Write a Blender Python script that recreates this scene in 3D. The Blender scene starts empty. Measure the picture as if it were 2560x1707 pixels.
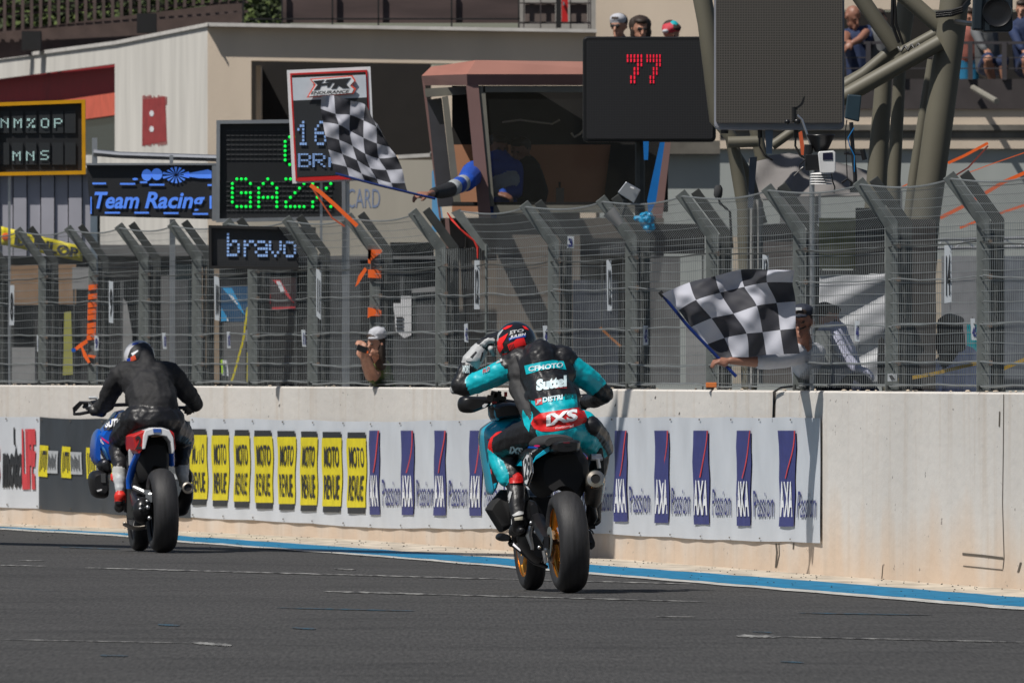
import bpy, bmesh, math, random
from mathutils import Vector, Matrix
from mathutils.bvhtree import BVHTree
random.seed(7)
SC = bpy.context.scene
COL = SC.collection
# ------------------------------------------------------------------ camera, world, sun, exposure
F = 40400.0            # focal length in photo pixels (2560 wide)
HZ = 919.0             # photo row of the horizon
CH = 1.39              # camera height
cam = bpy.data.cameras.new('camera')
cam.sensor_width = 36.0
cam.lens = 36.0 * F / 2560
cam.shift_y = (HZ - 853.5) / 2560
cam.clip_start = 1.0
cam.clip_end = 2000
cam.dof.use_dof = True
cam.dof.focus_distance = 103
cam.dof.aperture_fstop = 20
camo = bpy.data.objects.new('camera', cam)
camo.location = (0, 0, CH)
camo.rotation_euler = (math.pi / 2, 0, 0)
COL.objects.link(camo)
SC.camera = camo
EL = math.radians(56); AZ = math.atan2(-0.77, -0.64)     # sun azimuth: from +Y clockwise
sv = Vector((math.sin(AZ) * math.cos(EL), math.cos(AZ) * math.cos(EL), math.sin(EL)))
w = bpy.data.worlds.new('World'); SC.world = w; w.use_nodes = True
wn = w.node_tree
sky = wn.nodes.new('ShaderNodeTexSky'); sky.sky_type = 'NISHITA'; sky.sun_disc = False
sky.sun_elevation = EL; sky.sun_rotation = AZ
wn.links.new(sky.outputs[0], wn.nodes['Background'].inputs[0])
wn.nodes['Background'].inputs[1].default_value = 0.050
sun = bpy.data.lights.new('sun', 'SUN'); sun.energy = 5.0; sun.angle = math.radians(0.5); sun.color = (1, .955, .89)
suno = bpy.data.objects.new('sun', sun); suno.rotation_euler = sv.to_track_quat('Z', 'Y').to_euler(); COL.objects.link(suno)
SC.view_settings.view_transform = 'Standard'; SC.view_settings.look = 'None'
SC.view_settings.exposure = -0.14; SC.view_settings.gamma = 1
SC.cycles.use_denoising = True
SC.cycles.max_bounces = 6; SC.cycles.transparent_max_bounces = 12

# ------------------------------------------------------------------ points from photo pixels at a chosen distance
def P(px, py, D): return Vector(((px - 1280) / F * D, D, CH + (HZ - py) / F * D))
def G(px, py, z=0.0):
    D = F * (CH - z) / (py - HZ)
    return Vector(((px - 1280) / F * D, D, z))

# ------------------------------------------------------------------ materials
MATS = {}
def mat(name, col, rough=.6, metal=0., var=.12, scale=6., bump=.0, bscale=60., emit=0., coat=0., stretch=None, spec=.5):
    if name in MATS: return MATS[name]
    m = bpy.data.materials.new(name); MATS[name] = m; m.use_nodes = True
    nt = m.node_tree; N = nt.nodes; L = nt.links; b = N['Principled BSDF']
    c = (*col, 1)
    b.inputs['Roughness'].default_value = rough; b.inputs['Metallic'].default_value = metal
    b.inputs['Specular IOR Level'].default_value = spec
    b.inputs['Coat Weight'].default_value = coat
    tc = N.new('ShaderNodeTexCoord'); src = tc.outputs['Object']
    if stretch:
        mp = N.new('ShaderNodeMapping'); mp.inputs['Scale'].default_value = stretch; L.new(src, mp.inputs[0]); src = mp.outputs[0]
    n = N.new('ShaderNodeTexNoise'); n.inputs['Scale'].default_value = scale; n.inputs['Detail'].default_value = 6; L.new(src, n.inputs['Vector'])
    mr = N.new('ShaderNodeMapRange'); mr.inputs[1].default_value = .3; mr.inputs[2].default_value = .7
    mr.inputs[3].default_value = 1 - var; mr.inputs[4].default_value = 1 + var; L.new(n.outputs[0], mr.inputs[0])
    vm = N.new('ShaderNodeVectorMath'); vm.operation = 'SCALE'; vm.inputs[0].default_value = col; L.new(mr.outputs[0], vm.inputs['Scale'])
    L.new(vm.outputs[0], b.inputs['Base Color'])
    if bump:
        n2 = N.new('ShaderNodeTexNoise'); n2.inputs['Scale'].default_value = bscale; n2.inputs['Detail'].default_value = 4; L.new(src, n2.inputs['Vector'])
        bp = N.new('ShaderNodeBump'); bp.inputs['Strength'].default_value = bump; bp.inputs['Distance'].default_value = .02
        L.new(n2.outputs[0], bp.inputs['Height']); L.new(bp.outputs[0], b.inputs['Normal'])
    if emit:
        b.inputs['Emission Color'].default_value = c; b.inputs['Emission Strength'].default_value = emit
    return m
def nodes_of(m):
    nt = m.node_tree; return nt, nt.nodes, nt.links, nt.nodes['Principled BSDF']

black = mat('black_plastic', (.008, .008, .009), .35)
rubber = mat('tyre_rubber', (.020, .020, .022), .6, var=.45, scale=9, bump=.2, bscale=70, stretch=(5, .6, .6))
matblack = mat('matt_black', (.01, .01, .011), .8)
steel = mat('galvanised_steel', (.155, .17, .165), .55, metal=.35, var=.22, scale=9, bump=.08)
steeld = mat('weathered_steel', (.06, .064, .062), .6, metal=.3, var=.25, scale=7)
wirem = mat('fence_wire', (.24, .26, .265), .5, metal=.4)
alu = mat('aluminium', (.55, .56, .58), .35, metal=.9, var=.1)
chrome = mat('polished_metal', (.7, .7, .7), .18, metal=1)
darkmetal = mat('dark_metal', (.045, .045, .05), .35, metal=.8, var=.2)
gold = mat('gold_wheel', (.62, .30, .05), .3, metal=.85, var=.05)
titan = mat('brushed_titanium', (.36, .33, .29), .33, metal=.9, var=.18, scale=20)
white = mat('white_paint', (.72, .73, .75), .5, var=.06)
red = mat('red_paint', (.55, .02, .02), .4, var=.06)
orange = mat('orange_strap', (.85, .13, .015), .6, var=.1)
skin = mat('skin', (.42, .21, .14), .55, var=.1, scale=30)
skin2 = mat('tanned_skin', (.26, .12, .08), .5, var=.1, scale=30)
hair = mat('brown_hair', (.03, .018, .012), .6, var=.3, scale=60)
cyan = mat('turquoise_leather', (.0, .42, .50), .42, var=.04, scale=5, bump=.15, bscale=30)
leather = mat('black_leather', (.011, .011, .013), .42, var=.2, bump=.35, bscale=14)
leathergrey = mat('dark_grey_mesh', (.03, .03, .032), .7, var=.2, bump=.2, bscale=200)
redl = mat('red_leather', (.60, .012, .012), .45, var=.08, bump=.15, bscale=30)
fabricblack = mat('black_fabric_jacket', (.012, .012, .014), .75, var=.25, bump=.5, bscale=11)
gloss_blue = mat('glossy_blue_paint', (.0, .09, .50), .22, coat=.6)
gloss_cyan = mat('glossy_cyan_paint', (.0, .42, .62), .22, coat=.6)
navy = mat('navy_print', (.035, .04, .17), .6)
redprint = mat('red_print', (.55, .05, .06), .6)
blackprint = mat('black_print', (.02, .022, .026), .6)
yellowprint = mat('yellow_print', (.66, .56, .01), .6, var=.1, scale=10)
greyprint = mat('grey_print', (.4, .42, .44), .6)
whiteprint = mat('white_print', (.75, .77, .8), .6)
magenta = mat('magenta_print', (.7, .01, .16), .5)

# ------------------------------------------------------------------ mesh builder
class MB:
    def __init__(s): s.v = []; s.f = []; s.fm = []; s.uv = None; s.m = 0
    def add(s, vs, fs, m=None):
        o = len(s.v); s.v += [Vector(v) for v in vs]
        s.f += [tuple(i + o for i in f) for f in fs]; s.fm += [s.m if m is None else m] * len(fs)
    def box(s, c, size, R=None, m=None):
        hx, hy, hz = [a / 2 for a in size]; c = Vector(c)
        vs = [Vector((x, y, z)) for x in (-hx, hx) for y in (-hy, hy) for z in (-hz, hz)]
        if R is not None: vs = [R @ v for v in vs]
        s.add([c + v for v in vs], [(0, 1, 3, 2), (4, 6, 7, 5), (0, 4, 5, 1), (2, 3, 7, 6), (0, 2, 6, 4), (1, 5, 7, 3)], m)
    def prism(s, pts, vec, m=None):
        n = len(pts); pts = [Vector(p) for p in pts]; vec = Vector(vec)
        fs = [tuple(range(n))[::-1], tuple(range(n, 2 * n))] + [(i, (i + 1) % n, n + (i + 1) % n, n + i) for i in range(n)]
        s.add(pts + [p + vec for p in pts], fs, m)
    def pp(s, poly, D, depth, m=None):           # prism from a pixel outline, front face at distance D
        s.prism([P(x, y, D) for x, y in poly], (0, depth, 0), m)
    def slab(s, x0, y0, x1, y1, D, depth, m=None): s.pp([(x0, y0), (x1, y0), (x1, y1), (x0, y1)], D, depth, m)
    def quad(s, a, b, c, d, m=None): s.add([a, b, c, d], [(0, 1, 2, 3)], m)
    def cone(s, p0, p1, r0, r1=None, seg=14, m=None, cap=True):
        p0 = Vector(p0); p1 = Vector(p1); r1 = r0 if r1 is None else r1
        ax = (p1 - p0).normalized(); u = ax.orthogonal().normalized(); v = ax.cross(u)
        vs = []
        for p, r in ((p0, r0), (p1, r1)):
            for k in range(seg):
                a = 2 * math.pi * k / seg; vs.append(p + u * math.cos(a) * r + v * math.sin(a) * r)
        fs = [(k, (k + 1) % seg, seg + (k + 1) % seg, seg + k) for k in range(seg)]
        if cap: fs += [tuple(range(seg))[::-1], tuple(range(seg, 2 * seg))]
        s.add(vs, fs, m)
    def tube(s, pts, r, seg=6, m=None):
        pts = [Vector(p) for p in pts]; n = len(pts); vs = []; u = None
        rs = r if isinstance(r, (list, tuple)) else [r] * n
        for i, p in enumerate(pts):
            t = (pts[min(i + 1, n - 1)] - pts[max(i - 1, 0)]).normalized()
            u = t.orthogonal().normalized() if u is None else (u - t * u.dot(t)).normalized()
            v = t.cross(u)
            for k in range(seg):
                a = 2 * math.pi * k / seg; vs.append(p + (u * math.cos(a) + v * math.sin(a)) * rs[i])
        fs = [(i * seg + k, i * seg + (k + 1) % seg, (i + 1) * seg + (k + 1) % seg, (i + 1) * seg + k) for i in range(n - 1) for k in range(seg)]
        fs += [tuple(range(seg))[::-1], tuple(range((n - 1) * seg, n * seg))]
        s.add(vs, fs, m)
    def lathe(s, c, ax, prof, seg=48, m=None, closed=False):   # prof: (radius, offset along axis)
        c = Vector(c); ax = Vector(ax).normalized(); u = ax.orthogonal().normalized(); v = ax.cross(u)
        n = len(prof); vs = []
        for r, h in prof:
            for k in range(seg):
                a = 2 * math.pi * k / seg; vs.append(c + ax * h + (u * math.cos(a) + v * math.sin(a)) * r)
        rng = range(n) if closed else range(n - 1)
        fs = [(i * seg + k, i * seg + (k + 1) % seg, ((i + 1) % n) * seg + (k + 1) % seg, ((i + 1) % n) * seg + k) for i in rng for k in range(seg)]
        s.add(vs, fs, m)
    def ell(s, c, r, R=None, m=None, nu=20, nv=12):
        c = Vector(c); vs = []
        for i in range(nv + 1):
            th = math.pi * i / nv
            for k in range(nu):
                a = 2 * math.pi * k / nu
                p = Vector((r[0] * math.sin(th) * math.cos(a), r[1] * math.sin(th) * math.sin(a), r[2] * math.cos(th)))
                vs.append(c + (R @ p if R is not None else p))
        s.add(vs, [(i * nu + k, (i + 1) * nu + k, (i + 1) * nu + (k + 1) % nu, i * nu + (k + 1) % nu) for i in range(nv) for k in range(nu)], m)
    def grid(s, fn, nu, nv, m=None, uv=False):
        o = len(s.v); vs = [fn(i / nu, j / nv) for j in range(nv + 1) for i in range(nu + 1)]
        s.add(vs, [(j * (nu + 1) + i, j * (nu + 1) + i + 1, (j + 1) * (nu + 1) + i + 1, (j + 1) * (nu + 1) + i) for j in range(nv) for i in range(nu)], m)
        if uv: s.uv = {o + j * (nu + 1) + i: (i / nu, j / nv) for j in range(nv + 1) for i in range(nu + 1)}
    def loft(s, secs, m=None, cap=True):
        n = len(secs[0]); vs = [p for sec in secs for p in sec]; k = len(secs)
        fs = [(i * n + j, i * n + (j + 1) % n, (i + 1) * n + (j + 1) % n, (i + 1) * n + j) for i in range(k - 1) for j in range(n)]
        if cap: fs += [tuple(range(n))[::-1], tuple(range((k - 1) * n, k * n))]
        s.add(vs, fs, m)
    def build(s, name, mats, parent=None, smooth=False, origin=None, bevel=0, label=None, sharp=None, solid=0):
        if not isinstance(mats, (list, tuple)): mats = [mats]
        o0 = Vector(origin) if origin is not None else (ORG[parent.name] if parent is not None else Vector((0, 0, 0)))
        me = bpy.data.meshes.new(name)
        me.from_pydata([v - o0 for v in s.v], [], s.f)
        for m in mats: me.materials.append(m)
        me.polygons.foreach_set('material_index', s.fm)
        if s.uv:
            l = me.uv_layers.new(name='UVMap')
            for lp in me.loops:
                if lp.vertex_index in s.uv: l.data[lp.index].uv = s.uv[lp.vertex_index]
        me.validate()
        bm = bmesh.new(); bm.from_mesh(me); bmesh.ops.remove_doubles(bm, verts=bm.verts, dist=1e-5)
        bmesh.ops.recalc_face_normals(bm, faces=bm.faces); bm.to_mesh(me); bm.free()
        if smooth:
            me.polygons.foreach_set('use_smooth', [True] * len(me.polygons))
            try: me.set_sharp_from_angle(angle=math.radians(sharp or 40))
            except Exception: pass
        o = bpy.data.objects.new(name, me); COL.objects.link(o)
        if parent is not None: o.parent = parent
        else: o.location = o0
        ORG[o.name] = o0
        if bevel:
            b = o.modifiers.new('bevel', 'BEVEL'); b.width = bevel; b.segments = 2; b.limit_method = 'ANGLE'
        if solid:
            b = o.modifiers.new('solid', 'SOLIDIFY'); b.thickness = solid
        if label: o['label'] = label
        return o
ORG = {}
def tag(o, label, cat=None, group=None, kind=None):
    if label: o['label'] = label
    if cat: o['category'] = cat
    if group: o['group'] = group
    if kind: o['kind'] = kind
    return o
def thing(name, loc, label, cat, group=None):
    o = bpy.data.objects.new(name, None); o.location = loc; o.empty_display_size = .2; COL.objects.link(o)
    ORG[o.name] = Vector(loc); return tag(o, label, cat, group)
ORD = 'first second third fourth fifth sixth seventh eighth ninth tenth eleventh twelfth thirteenth fourteenth fifteenth sixteenth seventeenth eighteenth nineteenth twentieth'.split()

# ------------------------------------------------------------------ text
_T = {}
def text2d(s, bold=.0, shear=0.):
    k = (s, bold, shear)
    if k in _T: return _T[k]
    cu = bpy.data.curves.new('t', 'FONT'); cu.body = s; cu.offset = bold; cu.shear = shear; cu.resolution_u = 3
    o = bpy.data.objects.new('t', cu); COL.objects.link(o)
    dg = bpy.context.evaluated_depsgraph_get(); me = bpy.data.meshes.new_from_object(o.evaluated_get(dg))
    vs = [(v.co.x, v.co.y) for v in me.vertices]; fs = [tuple(p.vertices) for p in me.polygons]
    bpy.data.objects.remove(o); bpy.data.curves.remove(cu); bpy.data.meshes.remove(me)
    x0 = min(v[0] for v in vs); x1 = max(v[0] for v in vs); y0 = min(v[1] for v in vs); y1 = max(v[1] for v in vs)
    _T[k] = ([((x - x0) / (x1 - x0), (y - y0) / (y1 - y0)) for x, y in vs], fs); return _T[k]
def put_text(mb, s, fn, m=None, bold=.0, shear=0.):          # fn: (0..1, 0..1 up) -> 3D
    vs, fs = text2d(s, bold, shear); mb.add([fn(a, b) for a, b in vs], fs, m)
FONT = {'G': '01110 10001 10000 10111 10001 10001 01111', 'A': '00100 01010 10001 10001 11111 10001 10001',
 'Z': '11111 00001 00010 00100 01000 10000 11111', 'X': '10001 10001 01010 00100 01010 10001 10001', '7': '11111 11111 00011 00110 00110 01100 01100',
 '1': '00100 01100 10100 00100 00100 00100 01110', '6': '00110 01000 10000 11110 10001 10001 01110', 'B': '11110 10001 10001 11110 10001 10001 11110',
 'R': '11110 10001 10001 11110 10100 10010 10001', 'b': '10000 10000 10110 11001 10001 10001 11110', 'r': '00000 00000 10110 11001 10000 10000 10000',
 'a': '00000 00000 01110 00001 01111 10001 01111', 'v': '00000 00000 10001 10001 10001 01010 00100', 'o': '00000 00000 01110 10001 10001 10001 01110',
 'M': '10001 11011 10101 10101 10001 10001 10001', 'U': '10001 10001 10001 10001 10001 10001 01110', '%': '11001 11010 00010 00100 01000 01011 10011',
 'O': '01110 10001 10001 10001 10001 10001 01110', 'P': '11110 10001 10001 11110 10000 10000 10000', 'N': '10001 11001 10101 10011 10001 10001 10001', 'S': '01111 10000 10000 01110 00001 00001 11110'}
def dots(mb, ch, x, y, dx, dy, D, r, m=None, sq=False, fx=.42, fy=.34):      # LED character, top-left dot at px (x, y); each dot a small raised lens
    for j, row in enumerate(FONT[ch].split()):
        for i, c in enumerate(row):
            if c == '1':
                p = P(x + i * dx, y + j * dy, D)
                if sq: mb.slab(x + i * dx - dx * fx, y + j * dy - dy * fy, x + i * dx + dx * fx, y + j * dy + dy * fy, D - .004, .004, m)
                else: mb.cone(p, p + Vector((0, -.012, 0)), r, r * .6, 8, m)

# ------------------------------------------------------------------ bodies grown from tapered limbs, fused by a voxel remesh into one continuous surface
def _ico(n):
    b = bmesh.new(); bmesh.ops.create_icosphere(b, subdivisions=n, radius=1); v = [x.co.copy() for x in b.verts]; f = [tuple(q.index for q in p.verts) for p in b.faces]; b.free(); return v, f
ICO = _ico(2)
class Body:
    def __init__(s, D): s.D = D; s.pr = []; s.k = D / F
    def R(s, p): return P(p[0], p[1], s.D + (p[2] if len(p) > 2 else 0))
    def cap(s, a, b, ra, rb=None, m=0): s.pr.append(('c', s.R(a), s.R(b), ra, ra if rb is None else rb, m)); return s
    def chain(s, pts, rs, m=0):
        for i in range(len(pts) - 1): s.cap(pts[i], pts[i + 1], rs[i], rs[i + 1], m)
    def ell(s, c, r, m=0, rot=(0, 0, 0)):
        from mathutils import Euler
        s.pr.append(('e', s.R(c), Vector(r), Euler([math.radians(a) for a in rot]).to_matrix(), None, m)); return s
    def head(s, c, yaw=0, pitch=0, roll=0, sm=0, hm=1, r=1., hairstyle='short', glasses=None):
        """yaw 0 faces the camera, positive turns towards the right of the picture"""
        from mathutils import Euler
        C = s.R(c); R = Euler((math.radians(pitch), math.radians(roll), math.radians(yaw))).to_matrix()
        def q(x, y, z): return C + R @ Vector((x * r, -y * r, z * r))
        def e(x, y, z, a, b, c2, m): s.pr.append(('e', q(x, y, z), Vector((a * r, b * r, c2 * r)), R, None, m))
        e(0, -.01, .02, .076, .095, .095, sm); e(0, .02, -.055, .055, .062, .062, sm)
        e(0, .085, -.09, .025, .018, .02, sm)
        s.pr.append(('c', q(0, .082, .01), q(0, .108, -.03), .011 * r, .016 * r, sm))
        for sx in (-1, 1):
            e(sx * .078, -.005, -.005, .012, .02, .032, sm)
            e(sx * .032, .082, .012, .014, .009, .008, hm if glasses is None else glasses)
            if glasses is not None: e(sx * .03, .088, .012, .028, .012, .018, glasses)
        e(0, .086, -.062, .026, .01, .007, sm)
        if hairstyle != 'bald':
            e(0, -.03, .045, .084, .095, .085, hm)
            e(0, .02, .085, .07, .075, .035, hm)
        if hairstyle == 'long':
            e(0, -.06, -.05, .085, .06, .12, hm); e(-.07, -.01, -.06, .025, .04, .10, hm); e(.07, -.01, -.06, .025, .04, .10, hm)
            e(0, -.05, -.16, .07, .045, .09, hm)
    def hand(s, w, d, up, size=1., m=0, curl=.5, flip=1):
        """palm from wrist point w along d; up = the back of the hand; five separate fingers"""
        w = s.R(w) if not isinstance(w, Vector) else w
        d = Vector(d).normalized(); up = Vector(up); up = (up - d * up.dot(d)).normalized(); sd = d.cross(up) * flip
        a = size
        for k in (-1, 0, 1): s.pr.append(('c', w + d * .012 * a + sd * k * .012 * a, w + d * .075 * a + sd * k * .024 * a, .017 * a, .015 * a, m))
        for k, L in ((-1.5, .062), (-.5, .075), (.5, .072), (1.5, .056)):
            p0 = w + d * .08 * a + sd * k * .019 * a
            d1 = (d - up * curl * .9).normalized(); d2 = (d - up * curl * 2.6).normalized(); d3 = (d * .4 - up * curl * 3.4).normalized()
            p1 = p0 + d1 * L * .5 * a; p2 = p1 + d2 * L * .33 * a; p3 = p2 + d3 * L * .25 * a
            for q0, q1 in ((p0, p1), (p1, p2), (p2, p3)): s.pr.append(('c', q0, q1, .0095 * a, .0085 * a, m))
        p0 = w + d * .025 * a - sd * .03 * a; p1 = p0 + (d * .6 - sd * .6 - up * .4).normalized() * .035 * a; p2 = p1 + (d * .9 - up * .5 + sd * .1).normalized() * .03 * a
        s.pr.append(('c', p0, p1, .013 * a, .011 * a, m)); s.pr.append(('c', p1, p2, .0105 * a, .009 * a, m))
    def build(s, name, mats, parent, voxel=.012, smooth=4, disp=0., dscale=.07, label=None):
        vs = []; fs = []
        for t, a, b, ra, rb, m in s.pr:
            if t == 'e':
                o = len(vs); vs += [a + rb0 for rb0 in (ra @ Vector((v.x * b.x, v.y * b.y, v.z * b.z)) for v in ICO[0])]
                fs += [tuple(i + o for i in f) for f in ICO[1]]
            else:
                bm = bmesh.new()
                for v in ICO[0]: bm.verts.new(a + v * ra); bm.verts.new(b + v * rb)
                r = bmesh.ops.convex_hull(bm, input=bm.verts)
                bmesh.ops.delete(bm, geom=[g for g in r['geom_interior'] if isinstance(g, bmesh.types.BMVert)], context='VERTS')
                bm.verts.index_update(); o = len(vs)
                vs += [v.co.copy() for v in bm.verts]; fs += [tuple(v.index + o for v in f.verts) for f in bm.faces]; bm.free()
        o0 = ORG[parent.name]
        me = bpy.data.meshes.new('tmp'); me.from_pydata([v - o0 for v in vs], [], fs)
        ob = bpy.data.objects.new('tmp', me); COL.objects.link(ob)
        md = ob.modifiers.new('r', 'REMESH'); md.mode = 'VOXEL'; md.voxel_size = voxel
        if smooth:
            md = ob.modifiers.new('s', 'SMOOTH'); md.factor = .5; md.iterations = smooth
        if disp:
            tx = bpy.data.textures.new('folds', 'CLOUDS'); tx.noise_scale = dscale; tx.noise_depth = 2
            md = ob.modifiers.new('d', 'DISPLACE'); md.texture = tx; md.strength = disp; md.mid_level = .5
        me2 = bpy.data.meshes.new_from_object(ob.evaluated_get(bpy.context.evaluated_depsgraph_get()))
        bpy.data.objects.remove(ob); bpy.data.meshes.remove(me)
        import numpy as np
        n = len(me2.polygons); C = np.empty(n * 3); me2.polygons.foreach_get('center', C); C = C.reshape(-1, 3) + np.array(o0)
        best = np.full(n, 1e9); idx = np.zeros(n, int)
        for t, a, b, ra, rb, m in s.pr:
            if t == 'e':
                q = (C - np.array(a)) @ np.array(ra); d = (np.sqrt(((q / np.array(b)) ** 2).sum(1)) - 1) * min(b)
            else:
                A = np.array(a); AB = np.array(b) - A; h = np.clip(((C - A) @ AB) / max(AB @ AB, 1e-9), 0, 1)
                d = np.linalg.norm(C - A - h[:, None] * AB, axis=1) - (ra + (rb - ra) * h)
            k = d < best; best[k] = d[k]; idx[k] = m
        for m in mats: me2.materials.append(m)
        me2.polygons.foreach_set('material_index', idx.tolist()); me2.polygons.foreach_set('use_smooth', [True] * n)
        me2.name = name
        o = bpy.data.objects.new(name, me2); COL.objects.link(o); o.parent = parent; ORG[o.name] = o0
        if label: o['label'] = label
        return o
def bvh(*obs):
    vs = []; fs = []
    for o in obs:
        of = len(vs); o0 = ORG[o.name]; vs += [v.co + o0 for v in o.data.vertices]; fs += [tuple(i + of for i in p.vertices) for p in o.data.polygons]
    return BVHTree.FromPolygons(vs, fs)
CAM = Vector((0, 0, CH))
def lay(tree, vs2, fs, off, step):
    """drape a flat piece (pixel coordinates) over a surface"""
    bm = bmesh.new(); V = [bm.verts.new((x, y, 0)) for x, y in vs2]
    for f in fs:
        try: bm.faces.new([V[i] for i in f])
        except Exception: pass
    bmesh.ops.triangulate(bm, faces=bm.faces)
    for _ in range(6):
        ed = [e for e in bm.edges if e.calc_length() > step]
        if not ed: break
        bmesh.ops.subdivide_edges(bm, edges=ed, cuts=1); bmesh.ops.triangulate(bm, faces=bm.faces)
    bad = []
    for v in bm.verts:
        d = (P(v.co.x, v.co.y, 100) - CAM).normalized(); h = tree.ray_cast(CAM, d, 400)
        if h[0] is None: bad.append(v)
        else: v.co = h[0] - d * off
    bmesh.ops.delete(bm, geom=bad, context='VERTS')
    bm.verts.index_update(); r = ([v.co.copy() for v in bm.verts], [tuple(v.index for v in f.verts) for f in bm.faces if max(e.calc_length() for e in f.edges) < .09]); bm.free(); return r
def patch(mb, tree, poly, m=None, off=.004, step=5): mb.add(*lay(tree, poly, [tuple(range(len(poly)))], off, step), m)
def patch_text(mb, tree, s, x0, y0, x1, y1, m=None, off=.006, bold=0., shear=0., dy=0., step=6):
    vs, fs = text2d(s, bold, shear)          # y0 top, y1 bottom, dy: drop from left to right
    mb.add(*lay(tree, [(x0 + (x1 - x0) * a, y1 + (y0 - y1) * b + dy * a) for a, b in vs], fs, off, step), m)
# ================================================================== ground and the pit wall
def lerp(xs, ys, x):
    for i in range(len(xs) - 1):
        if x <= xs[i + 1] or i == len(xs) - 2: return ys[i] + (ys[i + 1] - ys[i]) * (x - xs[i]) / (xs[i + 1] - xs[i])
HX = [-400, 0, 500, 925, 1400, 2053, 2560, 2900]; HY = [331, 346, 365, 384, 416, 461, 494, 516]
WH = 1.235
def hpx(px): return lerp(HX, HY, px)
def wc(px): D = WH * F / hpx(px); return Vector(((px - 1280) / F * D, D, 0))
def wn_(px):
    t = (wc(px + 5) - wc(px - 5)).normalized(); n = Vector((-t.y, t.x, 0)); return n if n.x < 0 else -n
def W(px, z, off=0.): p = wc(px) + wn_(px) * off; p.z = z; return p
def WP(px, py, off=0.): return W(px, CH - (py - HZ) * WH / hpx(px), off)     # wall point seen at this photo pixel
def FP(px, z, off=-.08): s = px + off * hpx(px) / WH; return W(s, z, off)     # a point behind the wall face that shows at px

asph = mat('asphalt', (.040, .040, .042), .85, var=.0)
nt, N, L, b = nodes_of(asph)
tc = N.new('ShaderNodeTexCoord')
def noise(scale, st=(1, 1, 1), det=6, rough=.6):
    mp = N.new('ShaderNodeMapping'); mp.inputs['Scale'].default_value = st; L.new(tc.outputs['Object'], mp.inputs[0])
    n = N.new('ShaderNodeTexNoise'); n.inputs['Scale'].default_value = scale; n.inputs['Detail'].default_value = det; n.inputs['Roughness'].default_value = rough
    L.new(mp.outputs[0], n.inputs['Vector']); return n.outputs[0]
def ramp(inp, a, b_, c, d):
    r = N.new('ShaderNodeMapRange'); r.inputs[1].default_value = a; r.inputs[2].default_value = b_; r.inputs[3].default_value = c; r.inputs[4].default_value = d; L.new(inp, r.inputs[0]); return r.outputs[0]
def mul(a, b_):
    m = N.new('ShaderNodeMath'); m.operation = 'MULTIPLY'; L.new(a, m.inputs[0]); L.new(b_, m.inputs[1]); return m.outputs[0]
k = mul(mul(ramp(noise(55, (1, .035, 1)), .3, .7, .5, 1.6), ramp(noise(.9, (.5, .35, 1)), .3, .7, .85, 1.15)), ramp(noise(3, (.25, .3, 1), 3), .28, .46, .66, 1.))
vm = N.new('ShaderNodeVectorMath'); vm.operation = 'SCALE'; vm.inputs[0].default_value = (.0425, .0412, .0405); L.new(k, vm.inputs['Scale']); L.new(vm.outputs[0], b.inputs['Base Color'])
bp = N.new('ShaderNodeBump'); bp.inputs['Strength'].default_value = .5; bp.inputs['Distance'].default_value = .01; L.new(noise(90, (1, 1, 1)), bp.inputs['Height']); L.new(bp.outputs[0], b.inputs['Normal'])
g = MB(); g.quad((-600, -50, 0), (600, -50, 0), (600, 1500, 0), (-600, 1500, 0))
tag(g.build('ground', asph), 'grey worn asphalt of the race track', kind='structure')

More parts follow.
